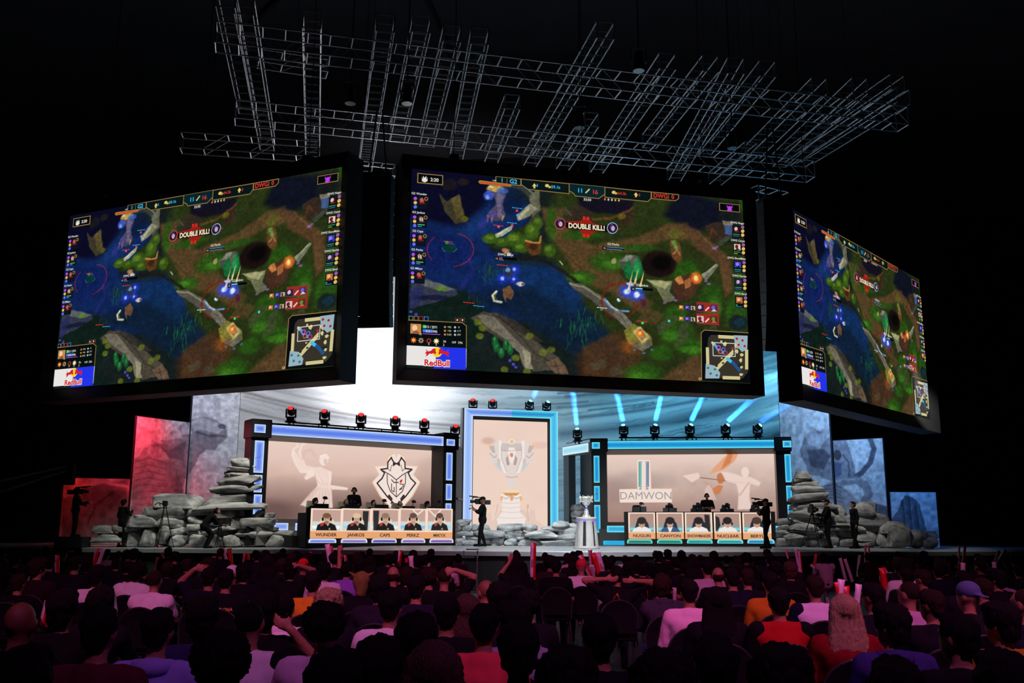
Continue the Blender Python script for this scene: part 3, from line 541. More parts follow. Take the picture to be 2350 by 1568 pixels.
    for x in (1049, 1061): R(x - 5, 730, x + 5, 740, (130, 70, 56), 2); R(x - 4, 731, x + 4, 739, (12, 8, 8), 3); c.oell(x, 735, 2, 2, WHT, 4, 8)
    Pp([(937, 735), (1060, 741), (1070, 748), (1070, 798), (934, 793)], (6, 14, 16), 1); L([(937, 735), (1060, 741), (1070, 748), (1070, 798)], 1.6, GOLD, 3)
    tile(954, 755, 24, ((196, 134, 72), (240, 200, 160), (150, 84, 40))); R(970, 746, 977, 754, (40, 200, 90), 3); T('415 / 2571', 989, 751, 5.6, WHT, 4, .01, .85); R(970, 756, 993, 764, (70, 120, 220), 3); T('515 / 990', 990, 761, 5.6, WHT, 4, .01, .85)
    R(970, 765.5, 1010, 769, (180, 90, 220), 3); T('13', 964, 767, 5, WHT, 4)
    for k, (a, b) in enumerate((('102', '0'), ('146', '117'), ('0.82', '397'))):
        y = 751 + k * 8.6; c.oell(1021, y, 2.6, 2.6, (190, 130, 80), 3, 8); T(a, 1031, y, 4.2, (200, 196, 150), 3); c.oell(1044, y + .6, 2.6, 2.6, (170, 190, 190), 3, 8); T(b, 1053, y + .6, 4.2, (200, 196, 180), 3)
    for k, (x, cc) in enumerate(((949, (236, 110, 40)), (966, (180, 150, 90)), (984, (150, 50, 40)), (1001, (226, 214, 150)))):
        pts = []
        for q in range(16): r_ = 7.4 if q % 2 == 0 else 4; pts.append((x + r_ * math.cos(q * PI / 8), 781 + k * .8 + r_ * math.sin(q * PI / 8)))
        Pp(pts, cc, 3); c.oell(x, 781 + k * .8, 2.8, 2.8, ((255, 190, 90), (60, 50, 110), (10, 6, 8), (250, 250, 220))[k], 4, 9)
    for t, x, y in (('5', 984, 789.5), ('5', 1001, 791), ('36', 1020, 784), ('2', 1018, 792), ('169', 1041, 786), ('296', 1056, 787)): T(t, x, y, 5, WHT, 5)
    # energy drink tile
    R(933.5, 793, 1070, 844, (232, 228, 226), 2); Pp([(1006, 797), (1069.5, 799.5), (1069.5, 849), (994, 846)], (34, 52, 232), 3)
    c.oell(1003, 809, 11, 11.5, (250, 206, 40), 4, 24)
    bull = [(975, 812), (979, 806), (976, 802), (980, 804), (981, 807), (988, 806), (993, 801), (997, 800), (1000, 803), (999, 806), (1001, 810), (999, 814), (994, 811), (990, 813), (985, 812), (982, 816), (976, 819), (979, 813)]
    Pp(bull, (206, 34, 44), 5); Pp([(2006.5 - x, y + .8) for x, y in bull], (206, 34, 44), 5)
    T('RedBull', 1002.5, 833.5, 13.6, (240, 236, 236), 5, .09, .98); T('RedBull', 1002.5, 833.5, 13.6, (206, 34, 44), 6, .03, .98)
    # little map
    Pp([(1616, 758), (1719, 765), (1723, 880), (1610, 873), (1609, 762)], (8, 12, 16), 1); L([(1610, 872), (1609, 764), (1616, 758), (1719, 764.5)], 1.6, GOLD, 2)
    Pp([(1625, 776), (1632, 769), (1700, 771), (1714, 776), (1716, 855), (1704, 869), (1626, 868), (1618, 860)], (54, 50, 42), 2)
    Y_ = (206, 196, 140); rq = random.Random(8)
    for pts, w_ in (([(1623, 800), (1624, 838)], 7), ([(1650, 773), (1690, 775)], 7), ([(1713, 805), (1713, 846)], 7), ([(1660, 867), (1696, 868)], 7), ([(1645, 846), (1690, 800)], 8)): L(pts, w_, Y_, 3)
    for k in range(34):
        x = rq.uniform(1632, 1704); y = rq.uniform(782, 860); q = rq.uniform(2, 4.5); Pp([(x + q * math.cos(a + k) * rq.uniform(.6, 1.5), y + q * math.sin(a + k) * rq.uniform(.6, 1.5)) for a in (0, 1.2, 2.4, 3.8, 5)], Y_ if k % 2 else (36, 36, 33), 4 + k % 2)
    Pp([(1683, 770), (1715, 771), (1714, 803), (1702, 808), (1686, 792)], (150, 176, 186), 5); Pp([(1619, 835), (1640, 840), (1652, 856), (1650, 869), (1618, 869)], (150, 176, 186), 5)
    L([(1640, 792), (1650, 806), (1664, 812)], 6, (60, 170, 220), 5); L([(1670, 825), (1682, 834), (1696, 850)], 7, (30, 84, 140), 5); L([(1668, 824), (1676, 830)], 7, (70, 190, 230), 6)
    for x, y in ((1690, 778), (1703, 782), (1694, 792), (1708, 795), (1680, 800)): c.oell(x, y, 3, 3, (170, 40, 50), 6, 8)
    for x, y in ((1624, 845), (1630, 858), (1640, 848), (1644, 862)): c.oell(x, y, 3, 3, (30, 120, 140), 6, 8)
    for x, y, cc in ((1648, 798, (190, 90, 200)), (1652, 808, (200, 90, 60)), (1664, 811, (170, 60, 90)), (1659, 803, (80, 120, 220))): c.oell(x, y, 5, 5, cc, 7, 12); c.oell(x, y, 3, 3, (60, 40, 60), 8, 10)
    L([(1634.5, 787), (1685.5, 789), (1686, 819), (1635.5, 817)], 1.4, WHT, 9, True); c.oell(1606, 870, 3.4, 3.4, (200, 180, 120), 3, 8); c.oell(1606, 870, 1.6, 1.6, DK, 4, 8)
hud(cv)
game_me = cv.mesh('screen_picture')
HOUS = mat('screen_housing', (0.010, 0.010, 0.012), 0.55)
def video_screen(P, label, b=(.30, .30, .38, .30), dep=.7, back=.5):
    """b: border left, right, bottom, top"""
    t = empty('video_screen', P.o, P.ang, label, 'screen', 'hanging video screens')
    o = link_mesh('display_panel', game_me, SCREEN, t); o.scale = (P.len / SC.len, 1, 1)
    W_ = P.len; mb = MB(); l, r, bo, to = b; f = -.26
    # ring of bevelled shadow box: outer edge stands forward of the picture
    ins = [(0, 0), (W_, 0), (W_, HS), (0, HS)]; out = [(-l, -bo), (W_ + r, -bo), (W_ + r, HS + to), (-l, HS + to)]
    vs = [(x, .0, z) for x, z in ins] + [(x, f, z) for x, z in out] + [(x, back, z) for x, z in out]
    fs = []
    for k in range(4):
        k2 = (k + 1) % 4; fs += [(k, k2, 4 + k2, 4 + k), (4 + k, 4 + k2, 8 + k2, 8 + k)]
    mb.add(vs, fs + [(11, 10, 9, 8)]).build('housing', [HOUS], t)
    for x in (W_ * .12, W_ * .5, W_ * .88): MB().box(x - .12, x + .12, .0, .3, HS + to, HS + to + .25).tube((x, .15, HS + to + .2), (x, .15, 24 - P.o.z), .012, 6).build('hoist_cable', [BLKM], t)
    return t
video_screen(SC, 'largest of the three hanging video screens, in the middle, facing the crowd')
video_screen(SL, 'hanging video screen on the left, angled toward the right side of the hall', b=(.3, .36, .42, .3))
video_screen(SR, 'hanging video screen on the right, turned steeply so its picture looks narrow', b=(.5, .3, .5, .3))
# ------------------------------------------------------------------ floor, walls, roof
def slab(name, pts, z0, z1, m, **k):
    mb = MB(); mb.poly(pts, z0, z1, 'xy'); return mb.build(name, m, **k)
FL = mat('hall_floor', (0.012, 0.011, 0.014), 0.6, bump=.1)
tag(slab('floor', [(-40, -6), (42, -6), (42, 62), (-40, 62)], -.2, 0, FL), kind='structure')
WALLM = mat('dark_wall', (0.012, 0.012, 0.014), 0.9)
tag(MB().box(-40, 42, 62, 62.3, 0, 34).build('wall_back', WALLM), kind='structure')
tag(MB().box(-40.3, -40, -6, 62, 0, 34).build('wall_left', WALLM), kind='structure')
tag(MB().box(42, 42.3, -6, 62, 0, 34).build('wall_right', WALLM), kind='structure')
CEILM = mat('ceiling_cloth', (0.06, 0.06, 0.066), 0.95, var=.25, scale=.6)
# shallow dome of dark cloth with ribs
mb = MB(); N = 24; vs = []
for j in range(N + 1):
    for i in range(N + 1):
        x = -40 + 82 * i / N; y = -6 + 68 * j / N; vs.append((x, y, 31 - 9 * min(1, ((x - 4) / 44) ** 2 + ((y - 26) / 52) ** 2)))
mb.add(vs, [(j * (N + 1) + i, (j + 1) * (N + 1) + i, (j + 1) * (N + 1) + i + 1, j * (N + 1) + i + 1) for j in range(N) for i in range(N)])
tag(mb.build('ceiling', CEILM, smooth=True), kind='structure')
mb = MB(); hub = Vector((14, 34, 0))
def cz(x, y): return 31 - 9 * min(1, ((x - 4) / 44) ** 2 + ((y - 26) / 52) ** 2) - .15
RIB = mat('ceiling_rib', (0.02, 0.02, 0.022), 0.8)
for hx, hy in ((14, 34), (-6, 40), (2, 20)):
    for k in range(6):
        a = k * PI / 3 + .3; pts = [(hx + math.cos(a) * r, hy + math.sin(a) * r) for r in (0, 4, 8, 12)]
        pts = [(x, y, cz(x, y)) for x, y in pts if -39 < x < 41 and -5 < y < 61]; mb.path(pts, .14)
tag(mb.build('trim_1', RIB), kind='structure')
# ------------------------------------------------------------------ stage deck
FX = np.array([-24, -14, -9, -4, -.5, 3, 7, 12, 18, 26.]); FY = np.array([36.6, 36.2, 35.2, 33.4, 32.2, 32.0, 33.2, 35.4, 37.6, 39.5])
xs = np.linspace(-24, 26, 101); ys = np.interp(xs, FX, FY)
for _ in range(14): ys[1:-1] = (ys[:-2] + 2 * ys[1:-1] + ys[2:]) / 4
def front(x): return float(np.interp(x, xs, ys))
def stz(x, y): return 1.27 + .12 * max(0, min(1, (y - front(x)) / 3.5))
mb = MB(); vs = []; n = len(xs)
rows = [(0, 1.12, 0), (0, 1.255, 0), (.015, 1.27, 0), (3.5, 1.39, 0)]
for dy, z, _ in rows: vs += [(x, y + dy, z) for x, y in zip(xs, ys)]
vs += [(x, 60, 1.39) for x in xs]; vs += [(x, 60, 1.12) for x in xs]
mb.add(vs, [(r * n + i, r * n + i + 1, (r + 1) * n + i + 1, (r + 1) * n + i) for r in range(5) for i in range(n - 1)] + [(5 * n + i, 5 * n + i + 1, i + 1, i) for i in range(n - 1)])
DECK = mat('stage_deck', (0.30, 0.31, 0.33), 0.35, scale=1.5)
tag(mb.build('stage_deck', DECK), 'wide low stage deck with a pale lit front lip, above the crowd', 'stage')
mb = MB(); vs = [(x, y + .12, z) for z in (0, 1.12) for x, y in zip(xs, ys)]; vs += [(x, y + .22, z) for z in (0, 1.12) for x, y in zip(xs, ys)]
mb.add(vs, [(i, i + 1, n + i + 1, n + i) for i in range(n - 1)] + [(2 * n + i, 3 * n + i, 3 * n + i + 1, 2 * n + i + 1) for i in range(n - 1)])
tag(mb.build('stage_skirt', mat('stage_skirt', (0.008, 0.009, 0.012), .9)), 'black cloth skirt hanging below the front of the stage deck', 'skirt')
# ------------------------------------------------------------------ curved backdrop
BP = Plane.__new__(Plane); BP.xd = Vector((1, 0, 0)); BP.n = Vector((0, 1, 0)); BP.o = Vector((-14, 51, 1.39)); BP.len = 29; BP.ang = 0
def bend(U): return -4.2 * ((U - 14) / 14) ** 2
def backdrop():
    c = Canvas(BP, 0, 28.5, 0, PD(850, 640, 50.6).z - 1.39, 560, 260, base=(.86, .86, .86), bend=bend)
    X, Y = c.X, c.Y; bowl = 95 * (1 - ((X - 1150) / 650) ** 2); s_ = Y - bowl + c.jy * 7 + (X - 1150) * .02
    n = fbm(X / 20, s_, 6, 3, 4); m = np.clip((n - .50) * 3.2, 0, 1) * np.clip(.35 + fbm(X / 6, s_, 40, 7, 2) * 1.1 - .2, 0, 1)
    right = np.clip((X - 1150) / 500, 0, 1); m = m * (.35 + .65 * right)
    c.a = c.a * (1 - m[..., None] * np.array([.62, .56, .52]))
    n2 = fbm(X / 12, s_, 30, 13, 3); c.a *= (1 - np.clip(n2 - .48, 0, 1) * (.9 * right + .35))[..., None]
    def bl(y0, w, al, x0=500, x1=1820, col=(92, 82, 84)):
        xx = np.linspace(x0, x1, 24); c.line([(float(x), float(y0 + 95 * (1 - ((x - 1150) / 650) ** 2))) for x in xx], w, col, al, w)
    bl(884, 5, .6, 520, 1060); bl(893, 4, .4, 560, 1060); bl(862, 5, .3, 500, 900); bl(925, 5, .45, 540, 700)
    bl(905, 22, .55, 1290, 1820, (60, 70, 84)); bl(950, 12, .5, 1300, 1820, (60, 70, 84)); bl(870, 6, .5, 1330, 1620, (50, 60, 74)); bl(845, 5, .4, 1280, 1800, (50, 60, 74)); bl(820, 8, .4, 1300, 1800, (60, 70, 84))
    for y0, x0, x1 in ((800, 1250, 1420), (812, 1280, 1400), (836, 1260, 1350), (828, 1420, 1560), (856, 1350, 1500)): bl(y0, 3, .6, x0, x1, (50, 56, 70))
    return c
c = backdrop(); bd = link_mesh('backdrop', c.mesh('backdrop'), CANVAS, None, BP.o, 0)
tag(bd, 'tall curved backdrop painted with sweeping rock strata behind the whole stage', 'backdrop')
# ------------------------------------------------------------------ printed flats left and right of the stage
FLATB = mat('flat_edge', (0.02, 0.02, 0.024), 0.8)
def flat(P, u1, z1, paint, nx, nz, label, base=(.85, .85, .85)):
    t = empty('scenery_flat', P.o, P.ang, label, 'scenery flat', 'printed scenery flats beside the stage')
    c = Canvas(P, 0, u1, 0, z1, nx, nz, base=base); paint(c)
    link_mesh('printed_face', c.mesh('printed_face'), CANVAS, t)
    mb = MB(); mb.box(-.03, u1 + .03, .012, .10, 0, z1 + .03)
    mb.build('panel_board', FLATB, t)
    mb = MB()
    for x in (u1 * .2, u1 * .8): mb.box(x - .04, x + .04, .1, .16, 0, z1 * .8); mb.tube((x, .13, z1 * .7), (x, 1.2, .03), .03, 6); mb.box(x - .04, x + .04, .1, 1.25, 0, .06)
    mb.build('brace', FLATB, t)
    return t
STONE = [(150, 144, 150), (206, 204, 206), (84, 82, 94)]
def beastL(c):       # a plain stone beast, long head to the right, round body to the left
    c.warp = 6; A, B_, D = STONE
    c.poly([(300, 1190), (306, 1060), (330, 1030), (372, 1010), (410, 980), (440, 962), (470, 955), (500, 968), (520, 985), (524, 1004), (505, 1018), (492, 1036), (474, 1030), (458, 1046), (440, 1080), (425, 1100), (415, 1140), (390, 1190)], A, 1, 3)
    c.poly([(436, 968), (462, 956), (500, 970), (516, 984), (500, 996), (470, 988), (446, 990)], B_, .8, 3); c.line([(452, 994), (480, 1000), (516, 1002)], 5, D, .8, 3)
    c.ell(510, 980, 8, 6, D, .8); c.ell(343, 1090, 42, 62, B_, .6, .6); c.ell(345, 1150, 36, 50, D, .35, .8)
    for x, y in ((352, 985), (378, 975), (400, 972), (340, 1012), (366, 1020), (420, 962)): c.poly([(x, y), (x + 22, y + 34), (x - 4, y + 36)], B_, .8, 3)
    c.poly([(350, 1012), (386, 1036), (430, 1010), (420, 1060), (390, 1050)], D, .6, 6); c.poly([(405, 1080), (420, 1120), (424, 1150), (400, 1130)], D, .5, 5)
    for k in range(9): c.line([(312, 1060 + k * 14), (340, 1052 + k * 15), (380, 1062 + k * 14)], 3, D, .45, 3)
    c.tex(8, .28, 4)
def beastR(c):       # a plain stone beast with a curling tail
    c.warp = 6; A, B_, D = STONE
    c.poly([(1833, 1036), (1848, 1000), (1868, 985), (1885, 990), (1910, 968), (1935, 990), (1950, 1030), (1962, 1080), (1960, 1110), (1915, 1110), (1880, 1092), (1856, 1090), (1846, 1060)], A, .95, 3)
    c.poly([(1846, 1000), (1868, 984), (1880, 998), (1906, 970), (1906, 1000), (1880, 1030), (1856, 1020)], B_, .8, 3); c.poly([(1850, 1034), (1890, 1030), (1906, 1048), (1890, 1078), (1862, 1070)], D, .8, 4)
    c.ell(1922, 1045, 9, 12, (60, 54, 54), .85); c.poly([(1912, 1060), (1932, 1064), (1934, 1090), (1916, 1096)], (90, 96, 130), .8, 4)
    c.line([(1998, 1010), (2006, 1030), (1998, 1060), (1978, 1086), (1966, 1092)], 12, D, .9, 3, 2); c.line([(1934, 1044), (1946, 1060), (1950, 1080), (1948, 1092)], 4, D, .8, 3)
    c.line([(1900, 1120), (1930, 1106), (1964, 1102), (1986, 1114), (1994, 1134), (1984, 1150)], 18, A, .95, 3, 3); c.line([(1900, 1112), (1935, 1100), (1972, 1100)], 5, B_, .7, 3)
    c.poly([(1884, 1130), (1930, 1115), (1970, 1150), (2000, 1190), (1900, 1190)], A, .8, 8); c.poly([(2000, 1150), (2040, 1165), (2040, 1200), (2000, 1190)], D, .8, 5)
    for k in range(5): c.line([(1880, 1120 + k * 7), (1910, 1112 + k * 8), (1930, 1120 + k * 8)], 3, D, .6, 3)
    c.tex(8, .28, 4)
def peak(c):
    c.warp = 5; c.poly([(2044, 1225), (2046, 1190), (2062, 1172), (2068, 1150), (2076, 1138), (2086, 1136), (2102, 1148), (2112, 1160), (2118, 1185), (2122, 1205), (2130, 1225)], (110, 112, 120), 1, 2)
    for p in ([(2070, 1150), (2078, 1220)], [(2086, 1145), (2092, 1215)], [(2100, 1155), (2108, 1210)]): c.line(p, 5, (70, 72, 82), .7, 4); c.line([(p[0][0] + 5, p[0][1]), (p[1][0] + 5, p[1][1])], 3, (160, 160, 162), .6, 3)
    c.tex(10, .3, 3)
def peakL(c):
    c.warp = 8; c.poly([(140, 1235), (140, 1140), (180, 1120), (225, 1110), (290, 1102), (300, 1235)], (92, 88, 90), .8, 10); c.line([(150, 1140), (190, 1116), (240, 1108), (290, 1116)], 6, (220, 200, 200), .8, 6); c.line([(200, 1200), (220, 1160), (260, 1130)], 5, (60, 54, 60), .8, 5)
    c.tex(20, .5, 4); c.tex(60, .4, 7)
def fplane(ax, da, bx, db, y):
    P = Plane(ax, da, bx, db, y, 1.39); return P
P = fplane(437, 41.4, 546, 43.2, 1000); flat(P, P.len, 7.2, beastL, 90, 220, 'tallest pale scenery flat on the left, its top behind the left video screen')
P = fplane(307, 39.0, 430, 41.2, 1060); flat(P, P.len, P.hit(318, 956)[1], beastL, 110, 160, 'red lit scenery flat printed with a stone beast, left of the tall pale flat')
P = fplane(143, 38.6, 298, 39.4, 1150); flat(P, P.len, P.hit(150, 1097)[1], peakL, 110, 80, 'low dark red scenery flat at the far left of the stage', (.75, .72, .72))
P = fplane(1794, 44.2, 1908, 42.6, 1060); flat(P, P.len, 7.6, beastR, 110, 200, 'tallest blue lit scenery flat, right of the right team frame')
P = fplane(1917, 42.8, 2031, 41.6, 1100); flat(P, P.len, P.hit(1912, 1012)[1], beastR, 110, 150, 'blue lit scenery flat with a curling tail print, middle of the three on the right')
P = fplane(2046, 41.6, 2151, 41.6, 1180); flat(P, P.len, P.hit(2060, 1130)[1], peak, 100, 90, 'low blue scenery flat printed with a rock peak at the far right')
# ------------------------------------------------------------------ team frames with LED walls
FRM = mat('frame_black', (0.010, 0.010, 0.014), 0.35); BEV = mat('frame_bevel', (0.05, 0.048, 0.05), 0.4)
PLY = mat('grey_plinth', (0.20, 0.21, 0.20), 0.6)
VIO = ((205, 232, 255), (92, 124, 232)); CY_ = ((120, 240, 255), (20, 140, 208))
BL = (FRM,)
def team_frame(P, px, cols, paint, label, base):
    """px: photo pixel boxes measured on the front plane"""
    t = empty('stage_portal', P.o, P.ang, label, 'stage frame', 'team frames with LED walls')
    h = P.hit; U0 = h(px['out'][0], 1100)[0]; U1 = h(px['out'][1], 1100)[0]
    lx0, lz1 = h(px['led'][0], px['led'][1]); lx1, _ = h(px['led'][2], px['led'][3]); lz0 = h(*px['ledb'])[1]
    ZT = h(*px['top'])[1]; zb = h(*px['beam_b'])[1]
    # picture
    c = Canvas(P, lx0, lx1, lz0, lz1, 300, 150, off=.55, base=tuple(x / 255 for x in base)); paint(c)
    o = link_mesh('led_wall', c.mesh('led_wall'), SCREEN, t); o.location = (0, .55, 0)
    mb = MB(); mb.box(lx0 - .1, lx1 + .1, .56, .75, lz0 - .1, lz1 + .1); mb.build('wall_backing', FRM, t)
    # bevelled reveal round the picture
    mb = MB(); i_ = [(lx0, lz0), (lx1, lz0), (lx1, lz1), (lx0, lz1)]; o_ = [(U0 + .62, lz0 - .3), (U1 - .62, lz0 - .3), (U1 - .62, zb), (U0 + .62, zb)]
    mb.add([(x, .55, z) for x, z in i_] + [(x, -.0, z) for x, z in o_], [(k, (k + 1) % 4, 4 + (k + 1) % 4, 4 + k) for k in range(4)]); mb.build('reveal', BEV, t)
    # posts, beam, corner blocks
    for a, b in ((U0, U0 + .66), (U1 - .62, U1)):
        MB().box(a, b, -.02, .7, 0, zb + .1, bev=.015).build('post', FRM, t)
    MB().box(U0 + .6, U1 - .6, -.05, .7, zb, ZT, bev=.015).build('beam', FRM, t)
    for a, b in ((U0 - .06, U0 + .72), (U1 - .68, U1 + .05)): MB().box(a, b, -.14, .74, zb - .12, ZT + .10, bev=.02).build('corner_block', FRM, t)
    e, m_ = cols
    k = 0
    for (x0, y0, x1, y1, off) in px['lights']:
        u0, z1 = P.hit(x0, y0, -.05 - off); z0 = P.hit(x0, y1, -.05 - off)[1]; u1 = P.hit(x1, y1, -.05 - off)[0]
        glow_panel(t, u0, u1, z0, z1, -.06 - off, e, m_, veins=3 if u1 - u0 > 3 else 1, seed=k + len(label)); k += 1
    # plinth along the bottom
    mb = MB(); mb.box(U0 + .3, U1 - .3, -.25, .5, 0, lz0 - .3, bev=.01); mb.build('plinth', PLY, t)
    for (x0, y0, x1, y1) in px['plinth']:
        u0, z1 = P.hit(x0, y0, -.27); u1, z0 = P.hit(x1, y1, -.27); glow_panel(t, u0, u1, max(z0, .02), z1, -.27, e, (m_[0] + 30, m_[1] + 20, m_[2]), seed=k)
    return t, ZT
def statue(c, pts_list):
    for pts, col, al in pts_list: c.poly(pts, col, al, 3)
def paintL(c):
    Y = c.Y; t = np.clip((Y - 1020) / 150, 0, 1)[..., None]
    top = np.array([230, 203, 190]) / 255; mid = np.array([222, 190, 176]) / 255; bot = np.array([128, 98, 92]) / 255
    c.a[:] = np.where(t < .45, top + (mid - top) * t / .45, mid + (bot - mid) * np.clip((t - .45) / .5, 0, 1))
    c.mix(np.clip(fbm(c.X, c.Y, 70, 5) * 1.4 - .45, 0, 1) * np.clip((Y - 1050) / 60, 0, 1), (150, 118, 108), .5); c.ell(1000, 1080, 40, 30, (190, 160, 150), .5, 1); c.ell(620, 1180, 60, 30, (90, 66, 66), .6, 1); c.ell(900, 1195, 160, 30, (84, 58, 58), .5, 1)
    # plain winged draped statue
    f = lambda *p: [(550 + x / 3.733, 880 + y / 3.733) for x, y in p]; K = (246, 224, 214); K2 = (222, 190, 178); c.warp = 2
    c.poly(f((450, 560), (500, 620), (560, 700), (640, 720), (600, 770), (520, 770), (470, 690), (445, 620)), K, .85, 3); c.line(f((450, 620), (460, 560), (500, 540), (490, 520)), 4, K, .8, 2); c.line(f((560, 700), (510, 600), (530, 530), (575, 500)), 5, K, .8, 2)
    c.line(f((540, 640), (560, 580), (610, 570), (650, 620)), 7, K2, .8, 3)
    c.ell(550 + 720 / 3.733, 880 + 660 / 3.733, 10, 12, K, .95); c.poly(f((655, 720), (700, 720), (790, 760), (780, 860), (670, 880), (650, 800)), K, .95, 3)
    c.poly(f((655, 720), (600, 740), (550, 810), (570, 830), (650, 790)), K, .9, 3); c.poly(f((770, 870), (930, 895), (920, 915), (790, 910)), K, .9, 3)
    c.poly(f((670, 870), (780, 860), (790, 960), (800, 1090), (640, 1090), (520, 1040), (600, 960)), K, .85, 4); c.poly(f((560, 990), (640, 900), (690, 890), (600, 1010), (520, 1050)), K2, .8, 5)
    for q in range(4): c.line(f((690 + q * 20, 900), (660 + q * 36, 1060)), 2, K2, .8, 2)
    c.warp = 0
    for q in range(9): c.line(f((655 + q * 12, 730), (640 + q * 15, 800 + (q % 3) * 20), (690 + q * 8, 870)), 1.3, (214, 178, 164), .5, 1.5)
    for q in range(7): c.line(f((600 + q * 28, 960 - q * 6), (570 + q * 34, 1080)), 1.6, (206, 168, 154), .55, 2)
    for q in range(6): c.line(f((470 + q * 22, 610 + q * 8), (520 + q * 22, 740)), 1.3, (226, 196, 184), .7, 1.5)
    c.ell(550 + 735 / 3.733, 880 + 672 / 3.733, 4, 7, (218, 184, 172), .8); c.line(f((690, 625), (740, 610), (762, 640)), 3, (252, 236, 228), .9, 1.5)
    # team emblem
    M = 1341; G = (240, 224, 214); D = (62, 44, 42)
    half = [(1325, 596), (1350, 640)]
    Lf = [(1318, 596), (1265, 625), (1250, 700), (1150, 708), (1190, 778), (1132, 850), (1200, 970), (1300, 1085)]
    c.opoly(f(*([(1341, 640)] + Lf + [(1341, 1110)] + [(2 * M - x, y) for x, y in reversed(Lf)])), (232, 190, 160), 1)
    Lg = [(x + 8 if x < M else x, y + (6 if y < 800 else -6)) for x, y in Lf]
    c.opoly(f(*([(1341, 646)] + Lg + [(1341, 1100)] + [(2 * M - x, y) for x, y in reversed(Lg)])), G, 2)
    for s_ in (1, -1):
        mm = lambda *p: f(*[(M + s_ * (x - M), y) for x, y in p])
        c.oline(mm((1300, 634), (1268, 676), (1266, 730), (1207, 738), (1240, 768), (1218, 815), (1176, 856), (1262, 970), (1330, 1040)), 3.0, D, 4)
        c.opoly(mm((1301, 632), (1322, 672), (1341, 684), (1341, 694), (1308, 714), (1312, 676), (1296, 650)), D, 4)
        c.oline(mm((1266, 730), (1290, 752), (1300, 700)), 1.2, D, 4); c.oline(mm((1225, 748), (1290, 786), (1341, 828)), 1.8, D, 4)
        c.oline(mm((1262, 778), (1264, 856), (1290, 926), (1341, 974)), 1.8, D, 4); c.opoly(mm((1262, 970), (1280, 950), (1310, 990), (1298, 1012)), D, 4)
        c.opoly(mm((1300, 1010), (1330, 1036), (1322, 1050), (1290, 1030)), D, 4)
    c.oline(f((1341, 828), (1341, 974)), 1.6, D, 4); c.oline(f((1300, 826), (1320, 850), (1360, 850)), 2.0, D, 4); c.oline(f((1300, 860), (1300, 920), (1322, 930), (1322, 890)), 1.8, D, 4); c.oline(f((1370, 862), (1402, 866), (1398, 884), (1366, 912), (1390, 904)), 1.8, D, 4)
    c.opoly(f((1368, 846), (1374, 830), (1392, 822), (1390, 842), (1378, 856)), (206, 40, 44), 5)
def paintR(c):
    Y = c.Y; t = np.clip((Y - 1042) / 150, 0, 1)[..., None]
    top = np.array([232, 206, 194]) / 255; mid = np.array([205, 178, 166]) / 255; bot = np.array([158, 122, 112]) / 255
    c.a[:] = np.where(t < .5, top + (mid - top) * t / .5, mid + (bot - mid) * (t - .5) / .5)
    c.mix(np.clip(fbm(c.X, c.Y, 60, 8) * 1.5 - .5, 0, 1) * np.clip((Y - 1060) / 50, 0, 1), (136, 108, 104), .5); c.ell(1470, 1105, 70, 22, (170, 150, 144), .5, 1); c.ell(1400, 1130, 50, 30, (150, 122, 118), .5, 1)
    f = lambda *p: [(1280 + x / 3.733, 880 + y / 3.733) for x, y in p]; c.warp = 2; K = (238, 214, 204); O = (206, 118, 70)
    c.poly(f((1460, 600), (1550, 598), (1520, 660), (1430, 740), (1300, 780), (1340, 720)), (226, 160, 118), .9, 3); c.poly(f((1460, 600), (1500, 600), (1480, 680), (1400, 740)), O, .8, 3)
    c.poly(f((1070, 792), (1205, 765), (1220, 808), (1150, 850)), (236, 208, 198), .95, 2, 0); c.line(f((1220, 808), (1600, 856)), 1.6, (120, 70, 60), .95, 1, 0)
    c.poly(f((1260, 850), (1310, 870), (1350, 960), (1390, 940), (1420, 880), (1380, 870), (1330, 900)), O, .85, 3); c.ell(1280 + 1395 / 3.733, 880 + 815 / 3.733, 9, 12, (190, 110, 70), .85)
    c.ell(1280 + 1605 / 3.733, 880 + 762 / 3.733, 9, 12, K, .95); c.poly(f((1400, 760), (1500, 770), (1580, 800), (1650, 800), (1740, 850), (1725, 880), (1650, 860), (1640, 980), (1670, 1080), (1540, 1080), (1550, 950), (1530, 860), (1440, 840)), K, .85, 3)
    c.line(f((1640, 850), (1560, 960)), 3, (200, 160, 146), .8, 2); c.poly(f((1260, 900), (1300, 860), (1360, 1000), (1260, 1000)), (232, 200, 190), .6, 4); c.warp = 0
    c.opoly(f((677, 652), (795, 652), (800, 903), (976, 903), (978, 1020), (532, 1022), (528, 908), (682, 905)), (238, 220, 210), 1)
    c.oline(f((677, 652), (795, 652), (800, 903), (976, 903), (978, 1020), (532, 1022), (528, 908), (682, 905)), 1, (232, 180, 160), 2, True)
    for x, cc in ((708, (70, 140, 132)), (765, (92, 104, 132))):
        c.opoly(f((x - 10, 680), (x + 10, 680), (x + 10, 880), (x - 10, 880)), (cc[0] + 40, cc[1] + 40, cc[2] + 40), 3); c.oline(f((x - 12 if x < 740 else x + 12, 672), (x - 12 if x < 740 else x + 12, 884)), 1.6, cc, 4); c.oline(f((x - 12, 674), (x + 12, 674)), 1.6, cc, 4); c.oline(f((x - 14, 886), (x + 14, 886)), 1.4, cc, 4); c.oline(f((x, 886), (x, 908)), 1.6, cc, 4); c.oline(f((x - 12, 906), (x + 12, 906)), 1.4, cc, 4)
    x, y = f((754, 962))[0]; c.text('DAMWON', x, y, 17.2, (156, 142, 142), 4, -.004, 1.02)
PLf = Plane(571, 36.4, 1048, 41.4, 1100, 1.385)
